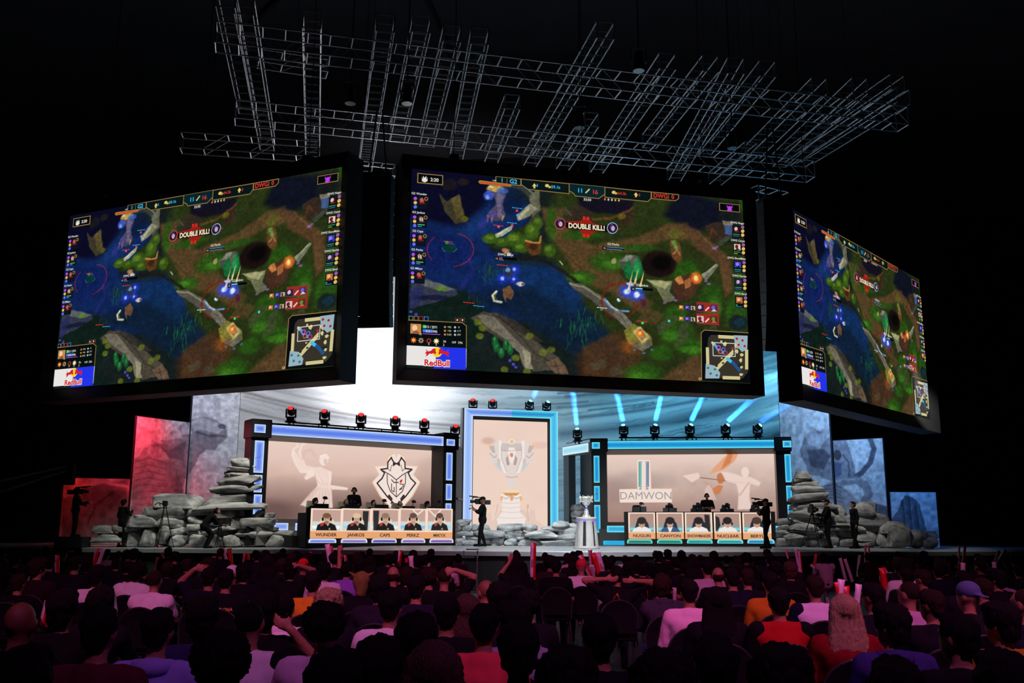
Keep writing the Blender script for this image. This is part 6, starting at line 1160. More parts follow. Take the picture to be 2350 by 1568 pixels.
class Fig:
    """a posed figure; faces +Y, x to its right is +X when seen from behind"""
    def __init__(s, seated, **j):
        s.seated = seated
        if seated:
            s.j = dict(pelvis=(0, .02, .54), waist=(0, -.01, .68), chest=(0, -.03, .88), neck=(0, -.02, 1.03), head=(0, .0, 1.195), shL=(-.185, -.03, .985), shR=(.185, -.03, .985),
                elL=(-.25, .02, .72), elR=(.25, .02, .72), wrL=(-.14, .25, .64), wrR=(.14, .25, .64), hipL=(-.09, .03, .53), hipR=(.09, .03, .53), knL=(-.13, .47, .53), knR=(.13, .47, .53), anL=(-.13, .44, .09), anR=(.13, .44, .09))
        else:
            s.j = dict(pelvis=(0, 0, .96), waist=(0, 0, 1.10), chest=(0, 0, 1.31), neck=(0, -.01, 1.47), head=(0, .01, 1.635), shL=(-.19, 0, 1.425), shR=(.19, 0, 1.425),
                elL=(-.26, -.02, 1.14), elR=(.26, -.02, 1.14), wrL=(-.24, .10, .90), wrR=(.24, .10, .90), hipL=(-.09, 0, .93), hipR=(.09, 0, .93), knL=(-.11, .03, .51), knR=(.11, .03, .51), anL=(-.12, 0, .09), anR=(.12, 0, .09))
        s.j.update(j.get('j', {})); s.j = {k: V3(v) for k, v in s.j.items()}
        s.yaw = j.get('yaw', 0); s.nod = j.get('nod', 0); s.tilt = j.get('tilt', 0); s.sleeve = j.get('sleeve', .55); s.vox = j.get('vox', .0165); s.fem = j.get('fem', 1.0); s.handdir = j.get('handdir', {})
    def hq(s): return Matrix.Rotation(s.yaw, 3, 'Z') @ Matrix.Rotation(s.nod, 3, 'X') @ Matrix.Rotation(s.tilt, 3, 'Y')
    def torso(s, mb, g=0):
        j = s.j
        up = (j['neck'] - j['pelvis']).normalized()
        mb.ell(j['pelvis'] + V3((0, 0, .0)), (.165 + g, .125 + g, .13 + g)); mb.cap(j['pelvis'], .12 + g, j['waist'], .115 + g, flat=1.25, axis=(1, 0, 0)); mb.cap(j['waist'], .115 + g, j['chest'], .125 + g, flat=1.3, axis=(1, 0, 0))
        mb.ell(j['chest'] + V3((0, .01, 0)), (.175 + g, .125 + g, .15 + g)); mb.cap(j['chest'], .12 + g, j['chest'] * .35 + j['neck'] * .65, .085 + g, flat=1.5, axis=(1, 0, 0))
        for a in ('shL', 'shR'): mb.cap(j['neck'] - V3((0, 0, .035)), .055 + g, j[a], .058 + g); mb.cap(j['chest'], .10 + g, j[a] - V3((0, 0, .03)), .065 + g)
    def upper(s, mb, g=0, f=1.0, side=None):
        j = s.j
        for a in ('L', 'R'):
            e = j['sh' + a].lerp(j['el' + a], min(1, f / .5) if f < .5 else 1); mb.cap(j['sh' + a], .056 + g, e, .056 - .014 * min(1, f * 2) + g)
            if f > .5: q = (f - .5) * 2; w = j['el' + a].lerp(j['wr' + a], q); mb.cap(j['el' + a], .043 + g, w, .043 - .013 * q + g)
    def hand(s, mb, wrist, d, n, flip, curl=.5, k=1.0):
        d = d.normalized(); n = (n - d * n.dot(d)).normalized(); x = d.cross(n) * flip
        mb.cap(wrist, .026 * k, wrist + d * .07, .030 * k, flat=.55, axis=n)
        for q, (o, L) in enumerate(((-.030, .072), (-.010, .080), (.010, .075), (.028, .060))):
            p = wrist + d * .085 + x * o * k; dd = d
            mb.cap(wrist + d * .05 + x * o * k, .0105 * k, p, .0105 * k, 8)
            for seg in range(3):
                dd = (dd * math.cos(curl * (.7 + .15 * q)) - n * math.sin(curl * (.7 + .15 * q))); p2 = p + dd * L * k * (.42, .32, .26)[seg]; mb.cap(p, .0098 * k, p2, .0090 * k, 8); p = p2
        p = wrist + d * .025 - x * .028 * k; dd = (d * .75 - x * .65 - n * .2).normalized(); p2 = p + dd * .042; mb.cap(p, .013 * k, p2, .0115 * k, 8); mb.cap(p2, .0115 * k, p2 + (dd - n * .4 + d * .3).normalized() * .03, .009 * k, 8)
    def legs(s, mb, g=0, shoes=False):
        j = s.j
        for a in ('L', 'R'):
            mb.cap(j['hip' + a], .088 + g, j['kn' + a], .058 + g); mb.cap(j['kn' + a], .057 + g, j['kn' + a].lerp(j['an' + a], .35), .056 + g); mb.cap(j['kn' + a].lerp(j['an' + a], .35), .056 + g, j['an' + a], .038 + g)
    def feet(s, mb, g=0):
        for a in ('L', 'R'):
            p = s.j['an' + a]; t = s.j.get('toe' + a, p + V3(((-.02 if a == 'L' else .02), .17, -.05)))
            mb.cap(p - V3((0, 0, .035)), .042 + g, t, .034 + g, flat=.9); mb.ell(p - V3((0, .03, .05)), (.036 + g, .045 + g, .036 + g))
    def headp(s, mb, g=0, face=True):
        H = s.j['head']; R = s.hq(); q = R.to_quaternion(); P = lambda x, y, z: H + R @ V3((x, y, z))
        mb.ell(P(0, -.008, .025), (.077 + g, .095 + g, .097 + g), 16, 11, q); mb.ell(P(0, .026, -.045), (.058 + g, .062 + g, .068 + g), 14, 9, q)
        mb.ell(P(0, .048, -.088), (.034, .030, .024), 10, 7, q)
        if face:
            mb.cap(P(0, .086, .022), .008, P(0, .104, -.018), .013, 8); mb.ell(P(0, .078, .04), (.05, .018, .010), 10, 6, q); mb.ell(P(0, .080, -.052), (.026, .013, .010), 10, 6, q)
            for a in (-1, 1): mb.ell(P(a * .080, -.004, -.005), (.012, .020, .032), 8, 7, q)
        mb.cap(s.j['neck'] - V3((0, 0, .05)), .056, P(0, -.015, -.06), .050)
    def body(s, name='person'):
        mb = MB(); s.torso(mb); s.upper(mb); s.legs(mb); s.feet(mb); s.headp(mb); j = s.j
        for a, fl in (('L', 1), ('R', -1)):
            d, n, c = s.handdir.get(a, (j['wr' + a] - j['el' + a], V3((0, 0, 1)), .5)); s.hand(mb, j['wr' + a], V3(d), V3(n), fl, c, 1.05)
        me = remeshed(mb, name, s.vox, 2)
        return me
    def face_marks(s, me):
        """eyes and lips as coloured faces of the body itself"""
        H = s.j['head']; R = s.hq(); me.materials.append(mat('eye_dark', (.02, .015, .015), .3)); me.materials.append(mat('lips', (.30, .12, .10), .5))
        pts = [(H + R @ V3((a * .030, .088, .018)), .013, 1) for a in (-1, 1)] + [(H + R @ V3((a * .012, .092, -.055)), .013, 2) for a in (-1, 0, 1)]
        for p in me.polygons:
            c = p.center
            for q, r, k in pts:
                if (c - q).length < r: p.material_index = k
    def shirt(s, name='shirt', mode='all', g=.014):
        mb = MB(); v = s.vox + .001
        if mode in ('all', 'torso'): s.torso(mb, g)
        if mode in ('all', 'sleeves'): s.upper(mb, g if mode == 'all' else g + .014, s.sleeve)
        if mode != 'sleeves': j = s.j; mb.cap(j['neck'] - V3((0, 0, .03)), .062, j['neck'] - V3((0, 0, .01)), .058); 
        if mode != 'sleeves' and not s.seated: mb.cap(s.j['pelvis'], .14 + g, s.j['pelvis'] - V3((0, 0, .05)), .135 + g, flat=1.2, axis=(1, 0, 0))
        return remeshed(mb, name, v, 2, noise=(.010, 9) if mode == 'all' else (.004, 9))
    def hood(s):
        mb = MB(); n_ = s.j['neck']; mb.ell(n_ + V3((0, -.06, -.01)), (.105, .07, .06)); mb.cap(n_ + V3((-.09, -.02, .0)), .04, n_ + V3((.09, -.02, .0)), .04); return remeshed(mb, 'hood', .018, 2)
    def trousers(s, name='trousers'):
        mb = MB(); mb.ell(s.j['pelvis'], (.172, .135, .125)); s.legs(mb, .012); return remeshed(mb, name, s.vox + .002, 2, noise=(.006, 8))
    def shoes(s):
        mb = MB(); s.feet(mb, .012); return remeshed(mb, 'shoes', .018, 1)
    def hair(s, style):
        mb = MB(); H = s.j['head']; R = s.hq(); q = R.to_quaternion(); P = lambda x, y, z: H + R @ V3((x, y, z)); nz = (.012, 40)
        if style == 'buzz': mb.ell(P(0, -.018, .034), (.080, .092, .094), 16, 11, q); nz = None
        elif style == 'balding': mb.ell(P(0, -.03, -.005), (.083, .082, .062), 16, 9, q); nz = (.006, 40)
        elif style == 'short': mb.ell(P(0, -.018, .040), (.087, .098, .094), 16, 11, q); mb.ell(P(0, -.055, -.01), (.070, .05, .07), 12, 8, q); mb.ell(P(0, .03, .10), (.065, .055, .035), 12, 8, q)
        elif style == 'full': mb.ell(P(0, -.020, .045), (.103, .112, .104), 16, 11, q); mb.ell(P(0, -.06, -.02), (.088, .055, .085), 12, 8, q); mb.ell(P(0, .04, .105), (.08, .06, .045), 12, 8, q); nz = (.016, 30)
        elif style == 'curly': mb.ell(P(0, -.025, .04), (.118, .118, .112), 16, 11, q); nz = (.026, 44)
        elif style in ('long', 'longer'):
            L = .30 if style == 'long' else .46
            mb.ell(P(0, -.022, .034), (.100, .112, .106), 16, 11, q)
            rz_ = random.Random(5)
            for a in (-.078, -.058, -.038, -.018, .0, .018, .038, .058, .078):
                m_ = V3((H.x + a * 1.45, H.y - .105 + abs(a) * .3, H.z - L * .5)); e_ = V3((H.x + a * 1.35 + rz_.uniform(-.012, .012), H.y - .135 + abs(a) * .2, H.z - L - rz_.uniform(-.05, .05)))
                mb.cap(P(a * .8, -.045, .05), .050, m_, .038); mb.cap(m_, .036, e_, .012)
            for a in (-1, 1): mb.cap(P(a * .07, -.01, .03), .032, V3((H.x + a * .10, H.y - .05, H.z - L * .75)), .025)
            nz = (.007, 120)
        elif style == 'bun': mb.ell(P(0, -.018, .038), (.086, .098, .095), 16, 11, q); mb.ell(P(0, -.10, .085), .042, 12, 8)
        elif style == 'cap': mb.ell(P(0, -.010, .052), (.090, .104, .086), 16, 11, q); mb.cap(P(-.03, .10, .045), .02, P(.03, .10, .045), .02); mb.cap(P(0, .06, .045), .06, P(0, .13, .035), .055, 12, .2, axis=R @ V3((0, 0, 1))); nz = None
        elif style == 'capback': mb.ell(P(0, -.010, .052), (.090, .104, .086), 16, 11, q); mb.cap(P(0, -.07, .03), .06, P(0, -.15, .01), .05, 12, .2, axis=R @ V3((0, 0, 1))); nz = None
        elif style == 'eared': mb.ell(P(0, -.02, .03), (.10, .112, .108), 16, 11, q); mb.cap(P(0, -.04, -.02), .09, P(0, -.06, -.10), .06); [mb.cap(P(a * .08, -.04, .09), .022, P(a * .15, -.05, .13), .008) for a in (-1, 1)]; nz = (.008, 20)
        return remeshed(mb, 'hair', .014, 7 if 'long' in style else 1, noise=nz)
def person_obj(parts, mats, loc, rz, label, group=None, sc=1.0):
    """parts: list of (name, mesh); the body mesh is the thing and carries hair and clothes"""
    root = None
    for (nm, me), m in zip(parts, mats):
        o = bpy.data.objects.new(nm, me); COL.objects.link(o)
        if m is not None: o.material_slots[0].link = 'OBJECT'; o.material_slots[0].material = m
        if root is None: root = o; o.location = loc; o.rotation_euler = (0, 0, rz); o.scale = (sc,) * 3; tag(o, label, 'person', group)
        else: o.parent = root
    return root
def cmat(r, g, b, rough=.9, var=.08):
    if max(r, g, b) < 64: r, g, b = int(r * .62), int(g * .62), int(b * .72)
    k = f'cloth_{r}_{g}_{b}'
    return MATS.get(k) or mat(k, rgb(r, g, b), rough, var=var, scale=14, spec=.2)
SKIN = mat('skin', rgb(168, 112, 88), .6, var=.05); SKIN2 = mat('skin_tan', rgb(128, 80, 58), .6, var=.05); SKIN3 = mat('skin_pale', rgb(224, 176, 150), .55, var=.05)
HB = mat('hair_black', (.008, .006, .007), .8, scale=40, var=.3, spec=.15); HBR = mat('hair_brown', (.030, .015, .010), .8, scale=40, var=.3, spec=.15); HBL = mat('hair_blonde', (.50, .34, .17), .5, scale=40, var=.3); HGI = mat('hair_ginger', (.07, .02, .012), .7, scale=40, var=.3)
def strands(m):
    nt = m.node_tree; n = [x for x in nt.nodes if x.type == 'TEX_NOISE'][0]; mp = nt.nodes.new('ShaderNodeMapping'); mp.inputs['Scale'].default_value = (3.2, 3.2, .12)
    src = n.inputs['Vector'].links[0].from_socket; nt.links.new(src, mp.inputs['Vector']); nt.links.new(mp.outputs[0], n.inputs['Vector'])
    mx = [x for x in nt.nodes if x.type == 'MIX'][0]; c = mx.inputs[6].default_value; mx.inputs[6].default_value = (c[0] * .35, c[1] * .3, c[2] * .3, 1); n.inputs['Detail'].default_value = 6
    b = nt.nodes['Principled BSDF']; bp = nt.nodes.new('ShaderNodeBump'); bp.inputs['Strength'].default_value = .8; bp.inputs['Distance'].default_value = .02; nt.links.new(n.outputs['Fac'], bp.inputs['Height']); nt.links.new(bp.outputs['Normal'], b.inputs['Normal'])
for m_ in (HBL, HGI, HBR, HB): strands(m_)
BC = cmat(14, 14, 16)
# ---- standing crew and coaches
def crew(px, py, d, z, rz, fig, hairst, label, shirt=BC, trs=BC, hair=HB, skin=SKIN, sc=1.0, face=False, hood=False):
    p = PD(px, py, d); me = fig.body()
    if face: fig.face_marks(me)
    parts = [('person', me), ('shirt', fig.shirt()), ('trousers', fig.trousers()), ('shoes', fig.shoes()), ('hair', fig.hair(hairst))]; ms = [skin, shirt, trs, BC, hair]
    return person_obj(parts, ms, (p.x, p.y, z), rz, label, None, sc)
def shoulder_camera(root, fig, ls=1):
    """broadcast camera on the figure's right shoulder: own thing, standing beside the head"""
    M_ = Matrix.Translation(root.location) @ root.rotation_euler.to_matrix().to_4x4() @ Matrix.Scale(root.scale[0], 4)
    sh = fig.j['shR']; p = M_ @ V3((sh.x - .03, sh.y + .06, sh.z + .11)); t = empty('shoulder_camera', p, root.rotation_euler.z); t.scale = (1.0,) * 3
    MB().box(-.06, .06, -.16, .20, -.04, .15, bev=.015).build('camera_body', BLKM, t); MB().tube((0, .2, .06), (0, .38, .06), .05, 14, r2=.062).build('lens', BLKM, t); MB().box(-.055, .055, -.36, -.16, -.05, .11, bev=.01).build('battery', BLKM, t)
    MB().box(-.03, .03, -.02, .30, .19, .22, bev=.008).build('handle', BLKM, t); MB().tube((0, .28, .15), (0, .28, .2), .012, 8).build('handle_post', BLKM, t); MB().tube((0, .10, .22), (0, .42, .25), .022, 10).build('microphone', BLKM, t); MB().box(-.15, -.04, .10, .22, .08, .15, bev=.01).build('viewfinder', BLKM, t)
    return t
STAGE_Z = lambda px, py, d: stz(PD(px, py, d).x, PD(px, py, d).y)
fc = Fig(False, vox=.0125, nod=.05, sleeve=.75, j=dict(elR=(.20, .16, 1.20), wrR=(.17, .33, 1.36), elL=(-.20, .14, 1.17), wrL=(-.06, .36, 1.30), anR=(.10, -.10, .09), anL=(-.13, .14, .09), knL=(-.13, .10, .51)), handdir=dict(R=((0, .3, 1), (0, -1, 0), 1.1), L=((.3, .6, .6), (0, 0, 1), 1.1)))
r = crew(1107, 1254, 36.0, STAGE_Z(1107, 1254, 36), PI / 2 + .15, fc, 'cap', 'person in black with a shoulder camera filming toward the left, before the centre rock wall')
tag(shoulder_camera(r, fc), 'black shoulder camera held by the person in black at stage centre', 'camera')
r = crew(1762, 1258, 36.6, STAGE_Z(1762, 1258, 36.6), PI / 2 + .1, fc, 'cap', 'person in black with a shoulder camera before the right team desk', sc=1.02)
tag(shoulder_camera(r, fc), 'black shoulder camera held by the person in black before the right team desk', 'camera')
f = Fig(False, vox=.013, sleeve=1.0, nod=.1, j=dict(elR=(.30, .08, 1.18), wrR=(.16, .28, 1.36), elL=(-.28, .02, 1.15), wrL=(-.24, .16, .95)), handdir=dict(R=((-.5, .2, 1), (0, -1, 0), .8)))
r = crew(277, 1251, 36.9, STAGE_Z(277, 1251, 36.9), -.5, f, 'full', 'person in a dark jacket, hand at the face, before the left rock wall', sc=.98)
f = Fig(False, vox=.013, sleeve=1.0, j=dict(elR=(.26, .16, 1.18), wrR=(.22, .38, 1.10), elL=(-.25, .12, 1.16), wrL=(-.16, .36, 1.22)))
zr = PD(168, 1232, 36.6).z; r = crew(168, 1232, 36.6, zr, -PI / 2 + .2, f, 'short', 'person in black standing on a riser before the low red flat at far left', sc=1.02)
q_ = r.location; tag(MB().box(-.5, .5, -.4, .4, 0, zr - stz(q_.x, q_.y), bev=.01).build('camera_riser', PLAT, None, (q_.x, q_.y, stz(q_.x, q_.y))), 'black riser under the camera operator at the far left of the stage', 'riser')
tag(shoulder_camera(r, f), 'black shoulder camera carried by the person before the low red flat', 'camera')
# crouching operator leaning forward over a low tripod
f = Fig(False, vox=.013, sleeve=1.0, nod=.6, j=dict(pelvis=(0, -.18, .78), waist=(0, -.12, .92), chest=(0, .02, 1.06), neck=(0, .14, 1.16), head=(0, .24, 1.30), shL=(-.19, .10, 1.12), shR=(.19, .10, 1.12), elL=(-.24, .24, .88), elR=(.24, .24, .88), wrL=(-.10, .46, .84), wrR=(.10, .46, .84),
    hipL=(-.09, -.17, .76), hipR=(.09, -.17, .76), knL=(-.13, .10, .48), knR=(.13, .10, .48), anL=(-.13, -.08, .09), anR=(.13, -.08, .09)))
r = crew(478, 1255, 36.0, STAGE_Z(478, 1255, 36.0), -PI / 2 + .5, f, 'short', 'person in black bending over a camera before the tall left rock stack')
p = r.location + V3((.42, -.16, 0)); t = empty('camera_tripod', p, 0, 'low black tripod in front of the bending person at the left rock stack', 'tripod'); tripod_mesh(t, .70, .22)
t = empty('photo_camera', p + V3((0, 0, .76)), -PI / 2 + .5, 'small dark camera on the low tripod at the left rock stack', 'camera'); MB().box(-.07, .07, -.05, .05, 0, .11, bev=.012).build('camera_body', BLKM, t); MB().tube((0, .05, .05), (0, .2, .05), .035, 12).build('lens', BLKM, t)
f = Fig(False, vox=.013, sleeve=1.0, nod=.12, j=dict(elR=(.24, .14, 1.18), wrR=(.16, .36, 1.20), elL=(-.22, .14, 1.18), wrL=(-.10, .37, 1.22), anR=(.14, -.10, .09)))
crew(1903, 1258, 38.0, STAGE_Z(1903, 1258, 38.0), PI / 2 - .1, f, 'capback', 'person in black operating the tripod camera before the tall right rock stack', sc=1.04)
f = Fig(False, vox=.013, sleeve=1.0, j=dict(elR=(.27, -.06, 1.14), wrR=(.24, -.02, .90), elL=(-.26, -.04, 1.14), wrL=(-.25, .04, .90), anR=(.12, -.14, .09), anL=(-.12, .12, .09)))
crew(1964, 1257, 38.2, STAGE_Z(1964, 1257, 38.2), PI / 2 + .1, f, 'short', 'person in dark clothes walking before the low right rock wall', sc=1.0)
# coaches
f = Fig(False, vox=.0125, yaw=-.5, sleeve=1.0, j=dict(elR=(.26, .03, 1.14), wrR=(.10, .22, 1.10), elL=(-.26, .03, 1.14), wrL=(-.10, .24, 1.06)))
pz = PLd.w(1.5, 1.75, 0); 
u_, _ = PLd.hit(809, 1200, 1.65); p = PLd.w(u_, 1.65, .40); x_, y_ = proj(p)
r = crew(809, y_, p.y, p.z, PI + .6, f, 'short', 'bearded coach in a black jacket and headset standing behind the left team', cmat(26, 26, 28), cmat(20, 20, 22), sc=1.04, face=True)
def headset(root, fig, label=None):
    H = fig.j['head']; R = fig.hq(); P = lambda x, y, z: H + R @ V3((x, y, z)); mb = MB(); mb.path([P(.09 * math.cos(a), -.01, .02 + .105 * math.sin(a)) for a in [PI * k / 10 for k in range(11)]], .010, 6)
    for s_ in (-1, 1): mb.ell(P(s_ * .092, -.005, .0), (.022, .036, .042), 12, 8)
    mb.path([P(.09, .02, -.02), P(.07, .09, -.05), P(.03, .11, -.06)], .005, 5); return mb.build('headset', BLKM, root)
headset(r, f)
mb = MB(); H = f.j['head']; R = f.hq(); mb.ell(H + R @ V3((0, .062, -.078)), (.052, .045, .042)); b = remeshed(mb, 'beard', .012, 1, noise=(.008, 40)); o = link_mesh('beard', b, (), r); o.material_slots[0].link = 'OBJECT'; o.material_slots[0].material = HB
f = Fig(False, vox=.0125, sleeve=.48, j=dict(elR=(.27, .05, 1.15), wrR=(.02, .20, 1.12), elL=(-.27, .05, 1.15), wrL=(-.02, .24, 1.16)), handdir=dict(R=((-1, .1, 0), (0, 1, 0), .2), L=((1, .1, 0), (0, 1, 0), .2)))
u_, _ = PRd.hit(1624, 1200, 1.7); p = PRd.w(u_, 1.7, .40)
r = crew(1624, 1200, p.y, p.z, PI, f, 'short', 'coach in a black polo and headset with crossed arms standing behind the right team', cmat(24, 24, 26), cmat(18, 18, 20), sc=1.0, face=True); headset(r, f)
# ---- players at the desks
def player(P, px, rz, hair, hs, shirt, label, group, seatc, sc=1.0, back=1.30, plat=.40):
    u, _ = P.hit(px, 1200, back); p = P.w(u, back, plat); f = Fig(True, vox=.0135, nod=.25, sleeve=.48, j=dict(wrL=(-.12, .38, .72), wrR=(.12, .38, .72), elL=(-.25, .12, .74), elR=(.25, .12, .74)))
    me = f.body(); f.face_marks(me)
    r = person_obj([('person', me), ('shirt', f.shirt()), ('trousers', f.trousers()), ('shoes', f.shoes()), ('hair', f.hair(hs))], [SKIN3, shirt, BC, BC, hair], p, rz, label, group, sc); headset(r, f)
    t = empty('gaming_chair', p + Matrix.Rotation(rz, 3, 'Z') @ V3((0, -.02, 0)), rz, label.split(' in ')[0].replace('player', 'gaming chair of the player') if 0 else None, 'chair', group.replace('players', 'gaming chairs'))
    MB().box(-.25, .25, -.20, .28, .34, .42, bev=.03).build('seat', seatc, t); mb = MB(); mb.poly([(-.24, .42), (.24, .42), (.26, .75), (.20, 1.02), (.15, 1.28), (-.15, 1.28), (-.20, 1.02), (-.26, .75)], -.34, -.25); mb.build('backrest', seatc, t)
    MB().tube((0, 0, .1), (0, 0, .34), .03, 10).build('gas_post', BLKM, t); mb = MB()
    for k in range(5): a = k * 2 * PI / 5; mb.tube((0, 0, .1), (.28 * math.cos(a), .28 * math.sin(a), .05), .02, 6); mb.ell((.28 * math.cos(a), .28 * math.sin(a), .03), .03, 8, 6)
    mb.build('star_base', BLKM, t); return t
CREAM = mat('cream_leather', rgb(226, 218, 190), .5); NAVY = mat('navy_leather', rgb(30, 44, 62), .5)
NM = ['WUNDER', 'JANKOS', 'CAPS', 'PERKZ', 'MIKYX']; HC = [(HBR, 'full', 'brown haired'), (HBL, 'short', 'blond'), (HBR, 'short', 'light brown haired'), (HBR, 'buzz', 'short haired'), (HBR, 'full', 'dark brown haired')]
for k, x in enumerate((722, 793, 856, 917.5, 980)):
    t = player(PLd, x, PI + .75, HC[k][0], HC[k][1], cmat(24, 22, 22), f'{HC[k][2]} player in a black jersey and headset, above the name {NM[k]}', 'players on the left team', CREAM, 1.03); t['label'] = f'cream gaming chair of the player seated above the name {NM[k]}'
NM = ['NUGURI', 'CANYON', 'SHOWMAKER', 'NUCLEAR', 'BERYL']
for k, x in enumerate((1462, 1538, 1601, 1669, 1737)):
    t = player(PRd, x, PI - .1, HB, 'full', cmat(52, 84, 122) if k == 1 else cmat(226, 224, 222), f'dark haired player in a {"blue" if k == 1 else "white"} jacket and headset, behind the name {NM[k]}', 'players on the right team', NAVY, .93, 1.2); t['label'] = f'dark gaming chair of the player seated behind the name {NM[k]}'
# ------------------------------------------------------------------ the crowd
AV = .0185
base_j = {}
POSES = dict(
 up=dict(), lean=dict(nod=.18, j=dict(chest=(0, .04, .87), neck=(0, .10, 1.01), head=(0, .15, 1.165), shL=(-.185, .07, .965), shR=(.185, .07, .965), waist=(0, .0, .68), elL=(-.24, .22, .74), elR=(.24, .22, .74), wrL=(-.08, .44, .70), wrR=(.08, .44, .70))),
 left=dict(yaw=.7), right=dict(yaw=-.7), slump=dict(tilt=.12, j=dict(head=(.03, .0, 1.18), shR=(.18, -.03, .965))),
 handhead=dict(sleeve=.4, j=dict(elL=(-.33, .02, 1.16), wrL=(-.17, -.02, 1.30)), handdir=dict(L=((1, -.1, .15), (0, -1, 0), .9))),
 handtop=dict(sleeve=.4, j=dict(elR=(.34, .04, 1.22), wrR=(.12, -.06, 1.30)), handdir=dict(R=((-.9, -.3, -.3), (0, -1, .2), .9))),
 arms=dict(sleeve=.35, yaw=.15, j=dict(elL=(-.42, -.02, 1.14), wrL=(-.16, -.12, 1.16), elR=(.46, .0, 1.12), wrR=(.22, -.14, 1.14)), handdir=dict(L=((1, -.05, 0), (0, -1, 0), .25), R=((-1, -.05, .02), (0, -1, 0), .25))),
 handneck=dict(sleeve=.4, j=dict(elR=(.36, -.04, .90), wrR=(.20, -.10, 1.10)), handdir=dict(R=((-.8, -.1, .5), (0, -1, .2), .6))),
 raised=dict(sleeve=.4, j=dict(elR=(.26, .08, 1.22), wrR=(.24, .12, 1.47)), handdir=dict(R=((0, .1, 1), (0, -1, 0), 1.2))),
 phone=dict(sleeve=.4, j=dict(elL=(-.30, .18, 1.06), wrL=(-.14, .26, 1.28)), handdir=dict(L=((.3, .1, 1), (0, -1, 0), .9))))
class Lib:
    c = {}
def part(pose, what, *a):
    k = (pose, what) + a
    if k not in Lib.c:
        kw = dict(POSES[pose]); long_ = a and a[0] == 'long'
        if long_: kw['sleeve'] = 1.0
        kw.setdefault('sleeve', .36); f = Fig(True, vox=AV if pose in ('up', 'lean', 'left', 'right', 'slump') else .015, **kw)
        Lib.c[k] = {'body': f.body, 'trousers': f.trousers, 'shoes': f.shoes}[what]() if what in ('body', 'trousers', 'shoes') else (f.shirt() if what == 'shirt' else f.shirt('shirt', 'torso', .016) if what == 'shirt_torso' else f.shirt('sleeves', 'sleeves') if what == 'sleeves' else f.hood() if what == 'hood' else f.hair(what))
    return Lib.c[k]
# stacking chair with a round padded back
def chair_proto():
    t = empty('stacking_chair', (0, 0, 0)); FAB = mat('chair_fabric', (.008, .007, .010), .95, spec=.1); FRAME = mat('chair_frame', (.06, .06, .065), .4, .5)
    MB().box(-.22, .22, -.20, .24, .40, .445, bev=.02).build('seat', FAB, t)
    pts = [(-.22, .50), (.22, .50), (.235, .66)] + [(.235 * math.cos(a), .66 + .24 * math.sin(a)) for a in [PI * k / 12 for k in range(1, 12)]] + [(-.235, .66)]
    mb = MB(); n_ = len(pts); vs = []
    for y0 in (-.235, -.205): vs += [(x, y0 - .05 * (1 - (x / .24) ** 2), z) for x, z in pts]
    mb.add(vs, [tuple(range(n_)), tuple(reversed(range(n_, 2 * n_)))] + [(i, i + n_, (i + 1) % n_ + n_, (i + 1) % n_) for i in range(n_)]); mb.build('backrest', FAB, t)
    mb = MB(); mb.path([(x * 1.04, -.22 - .05 * (1 - min(1, (x / .24) ** 2)), z + .008) for x, z in ([(.22, .42)] + pts[1:] + [(-.22, .50), (-.22, .42)])], .011, 6); mb.build('back_frame', FRAME, t)
    for sx in (-1, 1):
        for sy in (-.20, .22): MB().tube((sx * .21, sy, .41), (sx * .235, sy * 1.12, 0), .011, 6).build('leg', FRAME, t)
    return t
CH0 = chair_proto(); ch_used = [False]
PLACED = []; PXH = []
TR = [cmat(30, 32, 44), cmat(18, 18, 20), cmat(34, 38, 62)]
